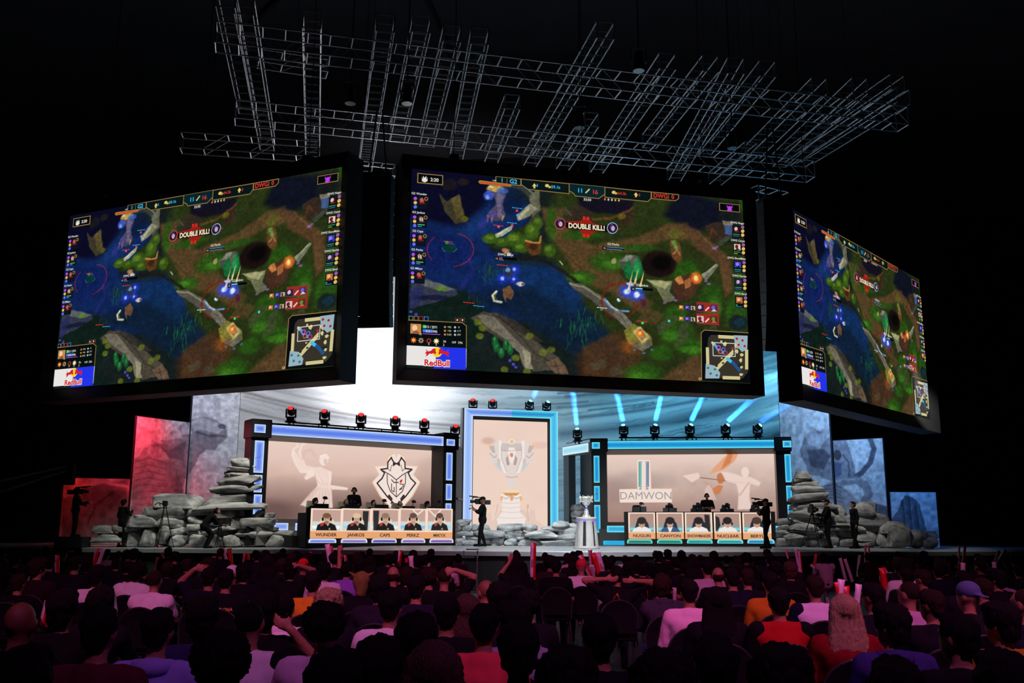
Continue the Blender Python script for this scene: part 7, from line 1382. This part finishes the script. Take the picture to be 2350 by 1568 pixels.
def spectator(px, ytop, w, hair, hm, shirt, pose='up', sl='short', label='', group=None, skin=SKIN, chair=True, rz=0, extra=None, trs=None, d=None, zt=None):
    ws = {'full': .205, 'curly': .235, 'long': .20, 'longer': .20, 'short': .178, 'buzz': .165, 'balding': .165, 'cap': .18, 'capback': .18, 'bun': .175, 'eared': .21, 'none': .16}[hair]
    if d is None: d = FPX * ws * .98 / w
    top = {'full': 1.345, 'curly': 1.35, 'long': 1.335, 'longer': 1.335, 'short': 1.335, 'buzz': 1.325, 'balding': 1.32, 'cap': 1.335, 'capback': 1.335, 'bun': 1.335, 'eared': 1.335, 'none': 1.32}[hair]
    dh = PZ(px, ytop, top).y
    if 0 < dh < 32: d = dh ** .72 * d ** .28
    p = PD(px, ytop, d); sc = max(.90, min(1.14, p.z / top)); 
    if zt: sc = zt
    # keep the head top on its pixel: slide along the ray to the depth where the scaled head fits
    q = PZ(px, ytop, top * sc); loc = V3((q.x, max(2.6, q.y), 0)) if q.y > 0 and abs(q.y - d) < d * .35 else V3((p.x, p.y, 0))
    hd = POSES[pose].get('j', {}).get('head', (0, 0, 0)); loc -= V3((hd[0], hd[1], 0)) * sc
    loc.z = 0
    PLACED.append((loc.x, loc.y)); PXH.append((px, ytop, w))
    parts = [('person', part(pose, 'body'))]; ms = [skin]
    if extra and extra.startswith('raglan'): parts += [('shirt', part(pose, 'shirt_torso')), ('sleeves', part(pose, 'sleeves', sl))]; ms += [shirt, cmat(22, 24, 60) if extra == 'raglan' else cmat(18, 18, 20)]
    else: parts.append(('shirt', part(pose, 'shirt', sl))); ms.append(shirt)
    parts.append(('trousers', part(pose, 'trousers'))); ms.append(trs or TR[(int(px) + len(PLACED)) % 3]); parts.append(('shoes', part(pose, 'shoes'))); ms.append(BC)
    if hair != 'none': parts.append(('cap' if hair in ('cap', 'capback', 'eared') else 'hair', part(pose, hair))); ms.append(hm)
    if extra == 'hood': parts.append(('hood', part(pose, 'hood'))); ms.append(shirt)
    o = person_obj(parts, ms, loc, rz, label, group, sc)
    if chair:
        if not ch_used[0]: c = CH0; ch_used[0] = True
        else: c = copy_tree(CH0)
        c.location = loc + V3((0, .0, 0)); c.rotation_euler = (0, 0, rz); c.scale = (1.0, 1.0, sc)
        tag(c, 'dark stacking chair under the ' + label[:200], 'chair', 'stacking chairs of the nearer crowd')
        wds = c['label'].split()[:16]
        while wds[-1] in ('a', 'the', 'of', 'in', 'and', 'left', 'right', 'with', 'below', 'at', 'on', 'near'): wds.pop()
        c['label'] = ' '.join(wds).rstrip(',')
    return o
WP = cmat(232, 222, 228); WH = cmat(238, 236, 238)
K = [
 (52, 1380, 74, 'none', None, cmat(18, 16, 18), 'up', 'short', 'bald person in a dark top at the left edge of the crowd', dict(skin=SKIN2)),
 (149, 1352, 66, 'full', HB, cmat(16, 15, 18), 'up', 'long', 'dark haired person in black right of the bald person at left'),
 (234, 1388, 90, 'short', HB, cmat(84, 26, 44), 'up', 'short', 'large short haired person in a maroon shirt near the lower left'),
 (367, 1392, 65, 'short', HB, cmat(146, 136, 220), 'up', 'short', 'short haired person in a lavender collared shirt near the lower left', dict(extra='hood')),
 (358, 1302, 36, 'buzz', HBR, WP, 'lean', 'short', 'person with cropped hair in a pale pink T-shirt left of centre left'),
 (316, 1286, 42, 'full', HB, WH, 'slump', 'long', 'long fringed dark haired person in a white long sleeved shirt at left'),
 (224, 1296, 38, 'full', HB, WP, 'up', 'short', 'dark haired person in a pale shirt under two upright sticks at left'),
 (237, 1335, 62, 'full', HB, cmat(26, 22, 28), 'lean', 'long', 'dark haired person in a charcoal top directly before the maroon shirt'),
 (482, 1300, 38, 'short', HB, cmat(22, 20, 44), 'handhead', 'short', 'person in a navy jersey with yellow lettering, hand behind the head'),
 (521, 1304, 38, 'short', HB, cmat(18, 18, 22), 'up', 'short', 'dark haired person right of the navy jersey with yellow lettering'),
 (536, 1296, 26, 'cap', WP, cmat(34, 24, 36), 'right', 'short', 'person in a pale pink cap turned right, above the red and pink sticks'),
 (561, 1290, 38, 'full', HB, cmat(26, 22, 34), 'up', 'short', 'dark haired person in charcoal right of the pale pink cap'),
 (720, 1308, 43, 'short', HB, cmat(220, 150, 30), 'up', 'short', 'short haired person in a mustard T-shirt left of the middle'),
 (757, 1347, 52, 'curly', HBL, cmat(30, 26, 40), 'up', 'short', 'person with fluffy blonde hair right of the left mustard T-shirt', dict(w_=1)),
 (797, 1283, 36, 'short', HB, cmat(150, 96, 214), 'lean', 'short', 'dark haired person in a purple shirt left of the olive eared hat'),
 (745, 1289, 32, 'full', HB, WP, 'up', 'short', 'dark haired person in a pale shirt directly left of the purple shirt'),
 (576, 1380, 68, 'buzz', HB, WP, 'up', 'short', 'cropped haired person in a pale shirt with dark shoulders, lower left', dict(extra='raglan2')),
 (612, 1357, 60, 'full', HB, cmat(16, 15, 20), 'handneck', 'short', 'dark haired person with the right hand on the neck, left of mustard'),
 (469, 1367, 68, 'full', HB, cmat(34, 36, 78), 'up', 'long', 'dark haired person in a navy top right of the lavender shirt'),
 (748, 1377, 92, 'curly', HB, cmat(214, 186, 208), 'up', 'long', 'large person with fluffy black hair and pale shirt, lower left of middle'),
 (655, 1352, 34, 'short', HB, WP, 'lean', 'long', 'person in a pale hooded top between the hand on neck and mustard', dict(extra='hood')),
 (515, 1440, 118, 'curly', HB, cmat(20, 18, 24), 'up', 'long', 'very large curly black head at the bottom, left of the middle'),
 (770, 1486, 112, 'full', HB, cmat(26, 30, 84), 'up', 'short', 'very large dark head in a navy shirt at the bottom left of middle'),
 (697, 1281, 26, 'capback', cmat(196, 30, 30), cmat(30, 22, 28), 'up', 'short', 'person wearing a bright red cap in the far rows left of the middle'),
 (668, 1290, 26, 'full', HB, cmat(24, 20, 26), 'handtop', 'short', 'person with a bent arm over the head left of the bright red cap'),
 (741, 1287, 22, 'short', HB, cmat(24, 20, 26), 'raised', 'short', 'person raising one arm beside two pink sticks below the left desk'),
 (831, 1310, 38, 'eared', cmat(120, 104, 54), cmat(22, 18, 26), 'up', 'short', 'person wearing an olive hat with small pink ears'),
 (872, 1317, 50, 'full', HB, cmat(50, 46, 60), 'up', 'short', 'dark haired person in a charcoal T-shirt right of the olive eared hat'),
 (897, 1351, 53, 'short', HB, WP, 'up', 'short', 'dark haired person in a pale pink shirt before the charcoal T-shirt'),
 (903, 1300, 28, 'balding', HBR, cmat(22, 18, 24), 'up', 'short', 'person with a reddish bald crown left of the middle'),
 (934, 1299, 28, 'full', HBR, cmat(26, 20, 26), 'up', 'short', 'brown haired person right of the reddish bald crown'),
 (956, 1318, 45, 'short', HB, cmat(40, 30, 56), 'up', 'short', 'dark haired person in a dark purple T-shirt left of the middle'),
 (985, 1300, 38, 'curly', HBR, cmat(30, 22, 28), 'up', 'long', 'curly brown haired person left of the hand over the head'),
 (1020, 1303, 36, 'buzz', HBR, cmat(16, 15, 18), 'handtop', 'short', 'person with cropped hair and a hand laid over the head, near middle'),
 (957, 1404, 96, 'full', HB, cmat(18, 17, 22), 'up', 'long', 'large dark haired person in black behind the pale pink shirt'),
 (1026, 1363, 55, 'short', HB, cmat(20, 19, 25), 'up', 'short', 'dark haired person in black left of the coral T-shirt'),
 (1072, 1361, 44, 'long', HGI, cmat(46, 30, 40), 'up', 'long', 'person with long dark reddish hair directly left of the coral shirt', dict(w_=1)),
 (1113, 1331, 30, 'buzz', SKIN2, cmat(16, 15, 18), 'left', 'short', 'shaven headed person above the coral T-shirt, near the middle'),
 (1146, 1333, 58, 'full', HB, cmat(20, 18, 26), 'up', 'short', 'full dark haired person above and right of the coral T-shirt'),
 (1111, 1383, 63, 'short', HB, cmat(244, 76, 86), 'up', 'short', 'short haired person in a bright coral T-shirt at the middle'),
 (869, 1457, 100, 'full', HB, cmat(20, 18, 26), 'up', 'long', 'very large dark head at the bottom, below the pale pink shirt'),
 (997, 1465, 104, 'longer', HGI, cmat(24, 20, 28), 'up', 'long', 'very large head with long dark reddish hair at the bottom middle'),
 (1190, 1282, 32, 'longer', HB, cmat(24, 20, 30), 'phone', 'short', 'long haired person holding a hand up, left of the tall LEGENDS stick'),
 (1190, 1424, 76, 'full', HB, cmat(26, 24, 38), 'up', 'short', 'large dark haired person right of the coral T-shirt'),
 (1188, 1378, 54, 'full', HB, cmat(150, 130, 170), 'right', 'short', 'dark haired person in a pale violet shirt above the coral shoulder'),
 (1276, 1283, 30, 'short', HB, cmat(14, 13, 16), 'up', 'short', 'person in a black T-shirt with a pale round print on the back'),
 (1334, 1282, 30, 'cap', cmat(220, 60, 70), WP, 'up', 'long', 'person in a red and white cap and pale top among tilted sticks'),
 (1415, 1297, 33, 'short', HB, cmat(20, 18, 22), 'arms', 'short', 'person in a black and orange jersey, hands clasped behind the head'),
 (1519, 1310, 41, 'full', HBR, cmat(56, 52, 66), 'lean', 'long', 'person in a charcoal hooded top left of the pale pink sweater', dict(extra='hood', trs=cmat(84, 88, 170))),
 (1580, 1327, 39, 'short', HB, cmat(236, 190, 214), 'up', 'long', 'short haired person in a pale pink sweater right of the middle'),
 (1375, 1404, 80, 'short', HB, cmat(22, 20, 30), 'up', 'short', 'large short haired person in black below the tilted sticks'),
 (1212, 1350, 40, 'curly', HB, cmat(24, 20, 30), 'up', 'long', 'curly dark haired person below the black T-shirt with round print'),
 (1300, 1475, 108, 'curly', HB, cmat(40, 34, 60), 'up', 'long', 'very large curly dark head at the bottom, right of the coral shirt'),
 (1518, 1482, 124, 'curly', HB, cmat(22, 18, 28), 'up', 'long', 'very large curly black head at the bottom right of the middle'),
 (1443, 1288, 28, 'full', HB, cmat(24, 20, 28), 'up', 'short', 'dark haired person right of the clasped hands jersey'),
 (1474, 1286, 25, 'full', HB, cmat(24, 20, 28), 'up', 'short', 'dark haired person above the upright red and white stick'),
 (1680, 1302, 38, 'short', HB, cmat(28, 26, 54), 'up', 'short', 'short haired person with a bare neck in navy, right of middle'),
 (1714, 1303, 31, 'short', HBR, cmat(24, 22, 40), 'up', 'short', 'brown haired person directly right of the bare neck in navy'),
 (1766, 1309, 46, 'short', HB, cmat(190, 116, 24), 'up', 'short', 'short haired person in an orange mustard shirt, right part of crowd'),
 (1785, 1345, 45, 'short', HB, cmat(176, 22, 26), 'up', 'short', 'short haired person in a red and black jersey before the orange shirt', dict(extra='raglan2')),
 (1868, 1318, 44, 'short', HBR, cmat(226, 204, 226), 'up', 'short', 'short haired person in a pale shirt with navy sleeves', dict(extra='raglan')),
 (1932, 1361, 56, 'longer', HBL, cmat(120, 12, 18), 'up', 'long', 'person with very long blonde hair in a dark red sweater', dict(w_=1)),
 (1647, 1302, 26, 'balding', HBR, cmat(22, 18, 24), 'up', 'short', 'balding person left of the bare neck in navy'),
 (1642, 1345, 48, 'longer', HB, cmat(20, 18, 26), 'up', 'long', 'person with long black hair right of the pale pink sweater'),
 (1785, 1470, 120, 'curly', HB, cmat(20, 17, 22), 'up', 'long', 'very large dark head at the bottom, below the red jersey'),
 (1813, 1288, 36, 'full', HGI, cmat(30, 22, 30), 'up', 'short', 'reddish brown haired person left of the long red stick'),
 (2081, 1333, 42, 'buzz', HBR, cmat(190, 150, 180), 'left', 'short', 'shaven headed person with glasses in a pale mauve T-shirt'),
 (2040, 1383, 62, 'full', HB, cmat(52, 44, 110), 'left', 'long', 'dark haired person in a blue hooded jacket right of the blonde hair', dict(extra='hood')),
 (2134, 1350, 46, 'short', HBR, cmat(24, 20, 32), 'left', 'short', 'person with a neck chain in black right of the mauve T-shirt'),
 (2217, 1332, 52, 'capback', cmat(86, 98, 140), cmat(40, 26, 40), 'left', 'short', 'person wearing a blue grey baseball cap at right'),
 (2192, 1402, 80, 'short', HB, cmat(16, 14, 20), 'left', 'short', 'large short haired person in black at the lower right'),
 (2000, 1335, 46, 'short', HB, cmat(30, 24, 40), 'left', 'short', 'dark haired person beside the tall white stick, right of the blonde'),
 (2115, 1305, 31, 'short', HBR, cmat(24, 20, 26), 'left', 'short', 'short haired person turned left behind the mauve T-shirt'),
 (2252, 1325, 33, 'short', HBR, cmat(28, 22, 28), 'left', 'short', 'person turned left behind the blue grey cap'),
 (2345, 1350, 52, 'buzz', HBR, cmat(30, 24, 50), 'left', 'short', 'shaven headed person with glasses at the right edge'),
 (2285, 1305, 33, 'full', HB, cmat(28, 22, 28), 'left', 'short', 'dark haired person in the rows above the blue grey cap, to its right'),
 (2080, 1301, 33, 'short', HB, cmat(24, 20, 28), 'up', 'short', 'dark haired person directly behind the mauve T-shirt'),
 (2290, 1380, 60, 'full', HB, cmat(150, 110, 20), 'left', 'long', 'dark haired person with a mustard yellow wrap at the lower right'),
 (300, 1440, 60, 'full', HB, cmat(18, 16, 22), 'lean', 'long', None), (60, 1480, 110, 'full', HB, cmat(16, 15, 18), 'up', 'long', 'very large dark head at the bottom left corner'),
 (1640, 1440, 70, 'full', HB, cmat(16, 15, 20), 'lean', 'long', 'dark haired person in black below the long black hair', dict(trs=cmat(84, 88, 190))),
 (2050, 1500, 100, 'short', HB, cmat(22, 18, 26), 'up', 'long', 'very large dark head at the bottom, below the blue hooded jacket'), (2300, 1490, 110, 'full', HB, cmat(20, 16, 20), 'up', 'long', 'very large dark head at the bottom right corner'),
]
KD = []
for row in K:
    if row[8] is None: continue
    kw = dict(row[9]) if len(row) > 9 else {}; kw.pop('w_', None)
    o = spectator(row[0], row[1], row[2], row[3], row[4], row[5], row[6], row[7], row[8], None, chair=row[2] > 27, **kw); KD.append((row[0], row[1], row[2], o.location.y))
    if 'yellow lettering' in row[8]: JERSEY = o
    if 'round print' in row[8]: PRINT = o
    if 'orange jersey' in row[8]: ORJ = o
def back_print(o, shapes, z, name, m):
    """printed shapes laid on the back of a shirt: local x, z; the print follows the shirt"""
    sh = [c for c in o.children if c.name.startswith('shirt')][0]; me = sh.data
    from mathutils.bvhtree import BVHTree
    bv = BVHTree.FromPolygons([v.co for v in me.vertices], [p.vertices for p in me.polygons]); vs = []; fs = []
    for pts, ff in shapes:
        b = len(vs)
        for x, zz in pts:
            h = bv.ray_cast(V3((x, -1, z + zz)), V3((0, 1, 0)))[0]; vs.append((x, (h.y if h else -.16) - .012, z + zz))
        fs += [tuple(b + i for i in f) for f in ff]
    me2 = bpy.data.meshes.new(name); me2.from_pydata(vs, [], fs); me2.update(); return link_mesh(name, me2, m, o)
vs, fs = text2d('BARCELONA', .02); back_print(JERSEY, [([(x * .030, y * .034) for x, y in vs], fs)], .90, 'lettering', mat('yellow_print', rgb(240, 170, 60), .7))
back_print(ORJ, [([(-.10, -.16), (-.06, .03), (-.01, .09), (.03, -.02), (.08, -.15)], [(0, 1, 2), (0, 2, 3), (0, 3, 4)])], .90, 'orange_panel', mat('orange_print', rgb(236, 120, 20), .8))
rr = random.Random(3); sh = []
ring = [(.115 * math.cos(a), .07 * math.sin(a)) for a in [2 * PI * k / 28 for k in range(28)]]; sh.append((ring + [(0, 0)], [(k, (k + 1) % 28, 28) for k in range(28)])); back_print(PRINT, sh, .86, 'printed_badge', mat('pale_print', rgb(190, 150, 180), .8))
sh = []
for k in range(7):
    x, z = rr.uniform(-.07, .07), rr.uniform(-.035, .035); q = rr.uniform(.012, .026); sh.append(([(x + q * math.cos(a) * 1.5, z + q * math.sin(a)) for a in (0, 1.1, 2.3, 3.4, 4.8)], [(0, 1, 2), (0, 2, 3), (0, 3, 4)]))
o = back_print(PRINT, sh, .86, 'printed_figure', BC); o.location.y = -.003
ST = [(218, 1284, 223, 1259, 9, 'both', 'left of two upright at the far left rows'), (228, 1289, 238, 1259, 9, 'white', 'right of two upright at the far left rows'), (131, 1291, 131, 1274, 10, 'both', 'alone at the far left edge rows'), (103, 1418, 112, 1380, 18, 'both', 'beside the bald person at left'), (283, 1382, 290, 1336, 14, 'both', 'before the long sleeved white shirt at left'), (359, 1299, 363, 1279, 8, 'both', 'above the pale pink T-shirt at left'), (272, 1272, 273, 1264, 6, 'white', 'tiny, nearest the stage at left'), (372, 1272, 371, 1268, 6, 'both', 'tiny, below the camera tripod at left'),
 (520, 1293, 510, 1258, 9, 'white', 'pink one of a pair below the bending person'), (530, 1290, 526, 1259, 10, 'red', 'red one of a pair below the bending person'), (561, 1278, 562, 1270, 7, 'both', 'left of a tiny pair below the left rock stack'), (570, 1288, 570, 1271, 7, 'red', 'right of a tiny pair below the left rock stack'), (491, 1290, 492, 1277, 8, 'both', 'short, left of the pale pink cap'), (479, 1291, 480, 1282, 8, 'white', 'crumpled pale one left of the pale pink cap'), (711, 1279, 712, 1267, 8, 'both', 'above the bright red cap'), (756, 1281, 751, 1249, 11, 'white', 'pink one gripped by the raised hand'), (762, 1279, 758, 1253, 10, 'both', 'second one beside the raised hand'), (540, 1371, 540, 1341, 9, 'red', 'red one right of the lettered navy jersey'),
 (783, 1279, 784, 1272, 7, 'both', 'left of a tiny pair below the left team desk'), (793, 1281, 792, 1274, 7, 'both', 'right of a tiny pair below the left team desk'), (915, 1297, 919, 1265, 9, 'both', 'tallest of three below the left desk end'), (933, 1298, 933, 1281, 8, 'red', 'middle of three below the left desk end'), (945, 1302, 943, 1276, 11, 'white', 'right of three below the left desk end'), (872, 1430, 871, 1404, 9, 'both', 'behind the neck of the pale pink shirt'),
 (1223, 1311, 1224, 1246, 13, 'both', 'tall upright one marked LEGENDS at the stage front'), (1372, 1381, 1322, 1323, 12, 'white', 'steeply tilted pale one marked LEGENDS'), (1378, 1367, 1354, 1321, 10, 'red', 'red one right of the tilted pale LEGENDS one'), (1352, 1317, 1332, 1274, 11, 'both', 'leftmost of the four tilted toward the podium'), (1382, 1337, 1360, 1270, 11, 'red', 'long red one below the podium'), (1358, 1311, 1354, 1262, 9, 'both', 'almost upright one below the podium'), (1389, 1331, 1372, 1268, 11, 'white', 'pale one marked LEAGUE below the podium'), (1480, 1372, 1478, 1341, 14, 'both', 'upright before the clasped hands'), (1495, 1331, 1494, 1316, 9, 'red', 'short red one right of the clasped hands'), (1534, 1315, 1528, 1303, 9, 'both', 'short, above the charcoal hooded top'), (1551, 1384, 1551, 1349, 14, 'both', 'left of the pale pink sweater'), (1238, 1351, 1228, 1334, 7, 'white', 'small tilted one left of the round print'), (1233, 1325, 1232, 1311, 8, 'red', 'small red one left of the round print'),
 (1807, 1275, 1803, 1261, 5, 'both', 'tiny tilted one by the right rock stack'), (1829, 1282, 1825, 1260, 6, 'white', 'tiny pink one below the right rock stack, left'), (1838, 1304, 1834, 1266, 6, 'both', 'thin upright one below the right rock stack'), (1872, 1280, 1873, 1271, 6, 'red', 'tiny red one below the right camera tripod'), (1933, 1301, 1928, 1281, 7, 'white', 'left of a tilted pair below the walking person'), (1945, 1301, 1939, 1283, 7, 'white', 'right of a tilted pair below the walking person'), (1971, 1295, 1973, 1274, 6, 'white', 'upright pale one below the right rock wall'), (1912, 1372, 1874, 1299, 11, 'red', 'very long red one tilted over the blonde hair'), (1900, 1345, 1862, 1295, 9, 'both', 'tilted one left of the very long red one'), (1902, 1392, 1892, 1347, 9, 'white', 'pale one left of the blonde hair'), (1996, 1333, 1985, 1304, 10, 'both', 'tilted one right of the tall white one'), (1924, 1363, 1920, 1336, 12, 'red', 'red one above the blonde hair, left'), (1930, 1341, 1931, 1330, 15, 'white', 'pale one above the blonde hair'), (1942, 1363, 1941, 1345, 15, 'red', 'red one above the blonde hair, right'), (1965, 1392, 1971, 1341, 14, 'white', 'tall white one right of the blonde hair'), (1818, 1412, 1818, 1382, 14, 'both', 'left of the pair before the navy sleeves'), (1834, 1400, 1834, 1384, 11, 'both', 'right of the pair before the navy sleeves'), (1740, 1380, 1741, 1351, 10, 'both', 'left of the orange mustard shirt'), (1843, 1380, 1844, 1347, 7, 'red', 'thin red one left of the navy sleeves'),
 (1986, 1276, 1986, 1251, 5, 'both', 'left of an upright pair by the right rock wall'), (1994, 1277, 1994, 1252, 5, 'both', 'right of an upright pair by the right rock wall'), (2030, 1343, 2024, 1303, 15, 'red', 'wide shiny red one behind the mauve T-shirt'), (2201, 1284, 2201, 1251, 5, 'white', 'left of the pair at the far right'), (2211, 1284, 2215, 1254, 6, 'red', 'right of the pair at the far right'), (2210, 1309, 2210, 1292, 10, 'white', 'pale one below the far right pair'), (2197, 1309, 2198, 1299, 9, 'red', 'small red one below the far right pair'), (2286, 1284, 2293, 1264, 6, 'red', 'red one near the right edge'), (2299, 1276, 2308, 1262, 7, 'white', 'pale one near the right edge'), (2282, 1300, 2281, 1290, 9, 'white', 'short pale one below the right edge pair')]
# ---- the rows behind
fr = random.Random(21); cnt = 0
FH = [('full', HB), ('short', HB), ('full', HBR), ('curly', HB), ('short', HBR), ('long', HB), ('full', HB), ('short', HB)]
FS = [cmat(22, 20, 28), cmat(34, 28, 42), cmat(18, 17, 20), cmat(40, 30, 48), cmat(26, 24, 50), cmat(60, 30, 40), cmat(22, 20, 28)]
ZONES = [(-200, 330, 'below the low red flat'), (330, 700, 'below the tall left rock stack'), (700, 1062, 'below the left team desk'), (1062, 1430, 'below the trophy podium'), (1430, 1780, 'below the right team desk'), (1780, 2040, 'below the tall right rock stack'), (2040, 2600, 'below the low blue flat')]
depth_rows = [9.2, 10.6, 12.0, 13.5, 15.0, 16.6, 18.2, 19.8, 21.4, 23.0, 24.6, 26.2, 27.8]
for ri, d in enumerate(depth_rows):
    x = -.56 * d + fr.uniform(0, .5)
    while x < .58 * d:
        x += .66 * fr.uniform(.92, 1.25) * (1 + .12 * (ri > 8)); dd = d + fr.uniform(-.25, .25)
        if fr.random() < .10: x += .7
        px, py = proj((x, dd, 1.33))
        if px < -25 or px > 2375: continue
        if 1055 < px < 1178 and dd > 11.5: continue
        if dd > front(x) - 3.0 or any((x - a) ** 2 + (dd - b) ** 2 < (.46 if dd < 14 else .36) ** 2 * 2 for a, b in PLACED): continue
        w = FPX * .19 / dd
        # do not stand in front of a featured head, or on the aisle sight lines
        bad = False
        for kx, ky, kw_, kd in KD:
            if dd < kd + .3 and abs(px - kx) < (w * 1.1 + kw_ * .6) and py < ky + kw_ * 2.2: bad = True; break
        if bad: continue
        if any(abs(px - (q[0] + q[2]) / 2) < w * .62 + q[4] * .4 and py < (q[1] + q[3]) / 2 and dd < FPX * .095 / q[4] + 1.5 for q in ST): continue
        if cnt >= 205: continue
        h, hm = FH[fr.randrange(8)]; sc = fr.uniform(.93, 1.06); z = [q for q in ZONES if q[0] <= px < q[1]][0]; far = dd > 17
        lit = fr.random() < .13; sm = fr.choice((WP, cmat(200, 170, 200), cmat(190, 160, 180))) if lit else FS[fr.randrange(7)]  # a random few wear a pale top; the tone is cloth colour
        hn = 'dark' if hm is HB else 'brown'
        lab = f'{hn} haired spectator in a {"pale" if lit else "dark"} top, {"far" if far else "middle"} rows {z[2]}'.replace('in a pale', 'in pale').replace('in a dark', 'in dark')
        pose = fr.choice(('up', 'up', 'lean', 'left' if px > 1900 else 'up', 'right' if px < 300 else 'slump'))
        loc = V3((x, dd, 0)); PLACED.append((x, dd)); parts = [('person', part(pose, 'body')), ('shirt', part(pose, 'shirt', 'short')), ('trousers', part(pose, 'trousers')), ('hair', part(pose, h))]
        person_obj(parts, [SKIN if fr.random() < .6 else SKIN2, sm, TR[fr.randrange(3)], hm], loc, fr.uniform(-.15, .15), lab, lab, sc); cnt += 1
        if dd < 15.5: c = copy_tree(CH0); c.location = loc; c.rotation_euler = (0, 0, 0); tag(c, f'dark stacking chair under a spectator, middle rows {z[2]}', 'chair', f'stacking chairs in the middle rows {z[2]}')
print('crowd', cnt, len(PLACED))
# ---- inflatable cheering sticks
SR_ = mat('stick_red', rgb(220, 20, 30), .35, spec=.6); SW = mat('stick_white', rgb(240, 214, 232), .35, spec=.6)
def stick_mesh(kind):
    me = bpy.data.meshes.new('cheering_stick'); L = .60; R_ = .048; n = 16; vs = []; rings = [(0, .02, 1.9), (.02, .6, 1.5), (.06, .95, 1.05), (.12, 1, 1), (.3, 1, 1), (.48, 1, 1), (.54, .95, 1.05), (.58, .5, 1.5), (.60, .02, 1.9)]
    for z, r, w in rings:
        for i in range(n): a = 2 * PI * i / n; vs.append((R_ * max(r, .0) * math.cos(a) if r > .1 else R_ * .05 * math.cos(a), R_ * (r if w < 1.2 else r * .4) * math.sin(a), z)); 
    for k, (z, r, w) in enumerate(rings):
        if w > 1.2:
            for i in range(n): a = 2 * PI * i / n; vs[k * n + i] = (R_ * 1.12 * math.cos(a), R_ * .95 * max(r, .04) * math.sin(a) * .5, z)
    fs = [(k * n + i, k * n + (i + 1) % n, (k + 1) * n + (i + 1) % n, (k + 1) * n + i) for k in range(len(rings) - 1) for i in range(n)] + [tuple(range(n)), tuple(range((len(rings) - 1) * n, len(rings) * n))]
    me.from_pydata(vs, [], fs); me.materials.append(SR_); me.materials.append(SW); me.update()
    for p in me.polygons: p.material_index = 0 if kind == 'red' else (1 if kind == 'white' else (1 if p.center.x < -.004 else 0))
    me.shade_smooth(); return me
SM = {k: stick_mesh(k) for k in ('red', 'white', 'both')}
INK = mat('black_ink', (.01, .01, .01), .6)
for (x0, y0, x1, y1, w, kind, lb) in ST:
    d = max(7.5, min(29.5, FPX * .095 / w)); L = math.hypot(x1 - x0, y1 - y0) * d / FPX
    best = None
    for a, b in PLACED:
        hx, hy = proj((a, b, 1.2))
        if abs(hx - (x0 if y0 > y1 else x1)) < FPX * .34 / b and d * .72 < b + .3 < d * 1.35 and (best is None or abs(b + .3 - d) < abs(best - d)): best = b + .3
    if not best:
        for a, b in PLACED:
            hx, hy = proj((a, b, 1.2))
            if abs(hx - x0) < FPX * .6 / b and d * .55 < b + .3 < d * 1.7 and (best is None or abs(b + .3 - d) < abs(best - d)): best = b + .3
    if best: d = best
    tip = PD(x1, y1, d); bs = PD(x0, y0, d); dr = (bs - tip); dr.normalize(); sc = max(1.0, L / .60) if L > .6 else 1.0; org = tip + dr * .60 * sc
    if org.z < .5: org = tip + dr * max(L, .3); 
    o = bpy.data.objects.new('cheering_stick', SM[kind]); COL.objects.link(o); o.location = org; ln = (tip - org).length
    q = V3((0, 0, 1)).rotation_difference(-dr); o.rotation_mode = 'QUATERNION'; o.rotation_quaternion = q; o.scale = (w * d / FPX / .096,) * 2 + (ln / .60,)
    cn = {'red': 'red', 'white': 'pale pink', 'both': 'red and pink'}[kind]
    tag(o, f'{cn} inflatable stick, {lb}', 'inflatable stick', 'inflatable cheering sticks')
    for wd in ('LEGENDS', 'LEAGUE'):
        if wd in lb and 'right of the tilted' not in lb:
            vs, fs = text2d(wd, .015); hh = .036; A_ = ln * (.42 if 'tall' in lb else .45); me = bpy.data.meshes.new('lettering')
            flip = -1 if 'steeply' in lb else 1
            me.from_pydata([(-.012 + (-y * hh * flip), -.0485, .30 + x * hh * .62 * flip - (.04 if 'tall' in lb else 0)) for x, y in vs], [], fs); me.update()
            link_mesh('lettering', me, INK, o)
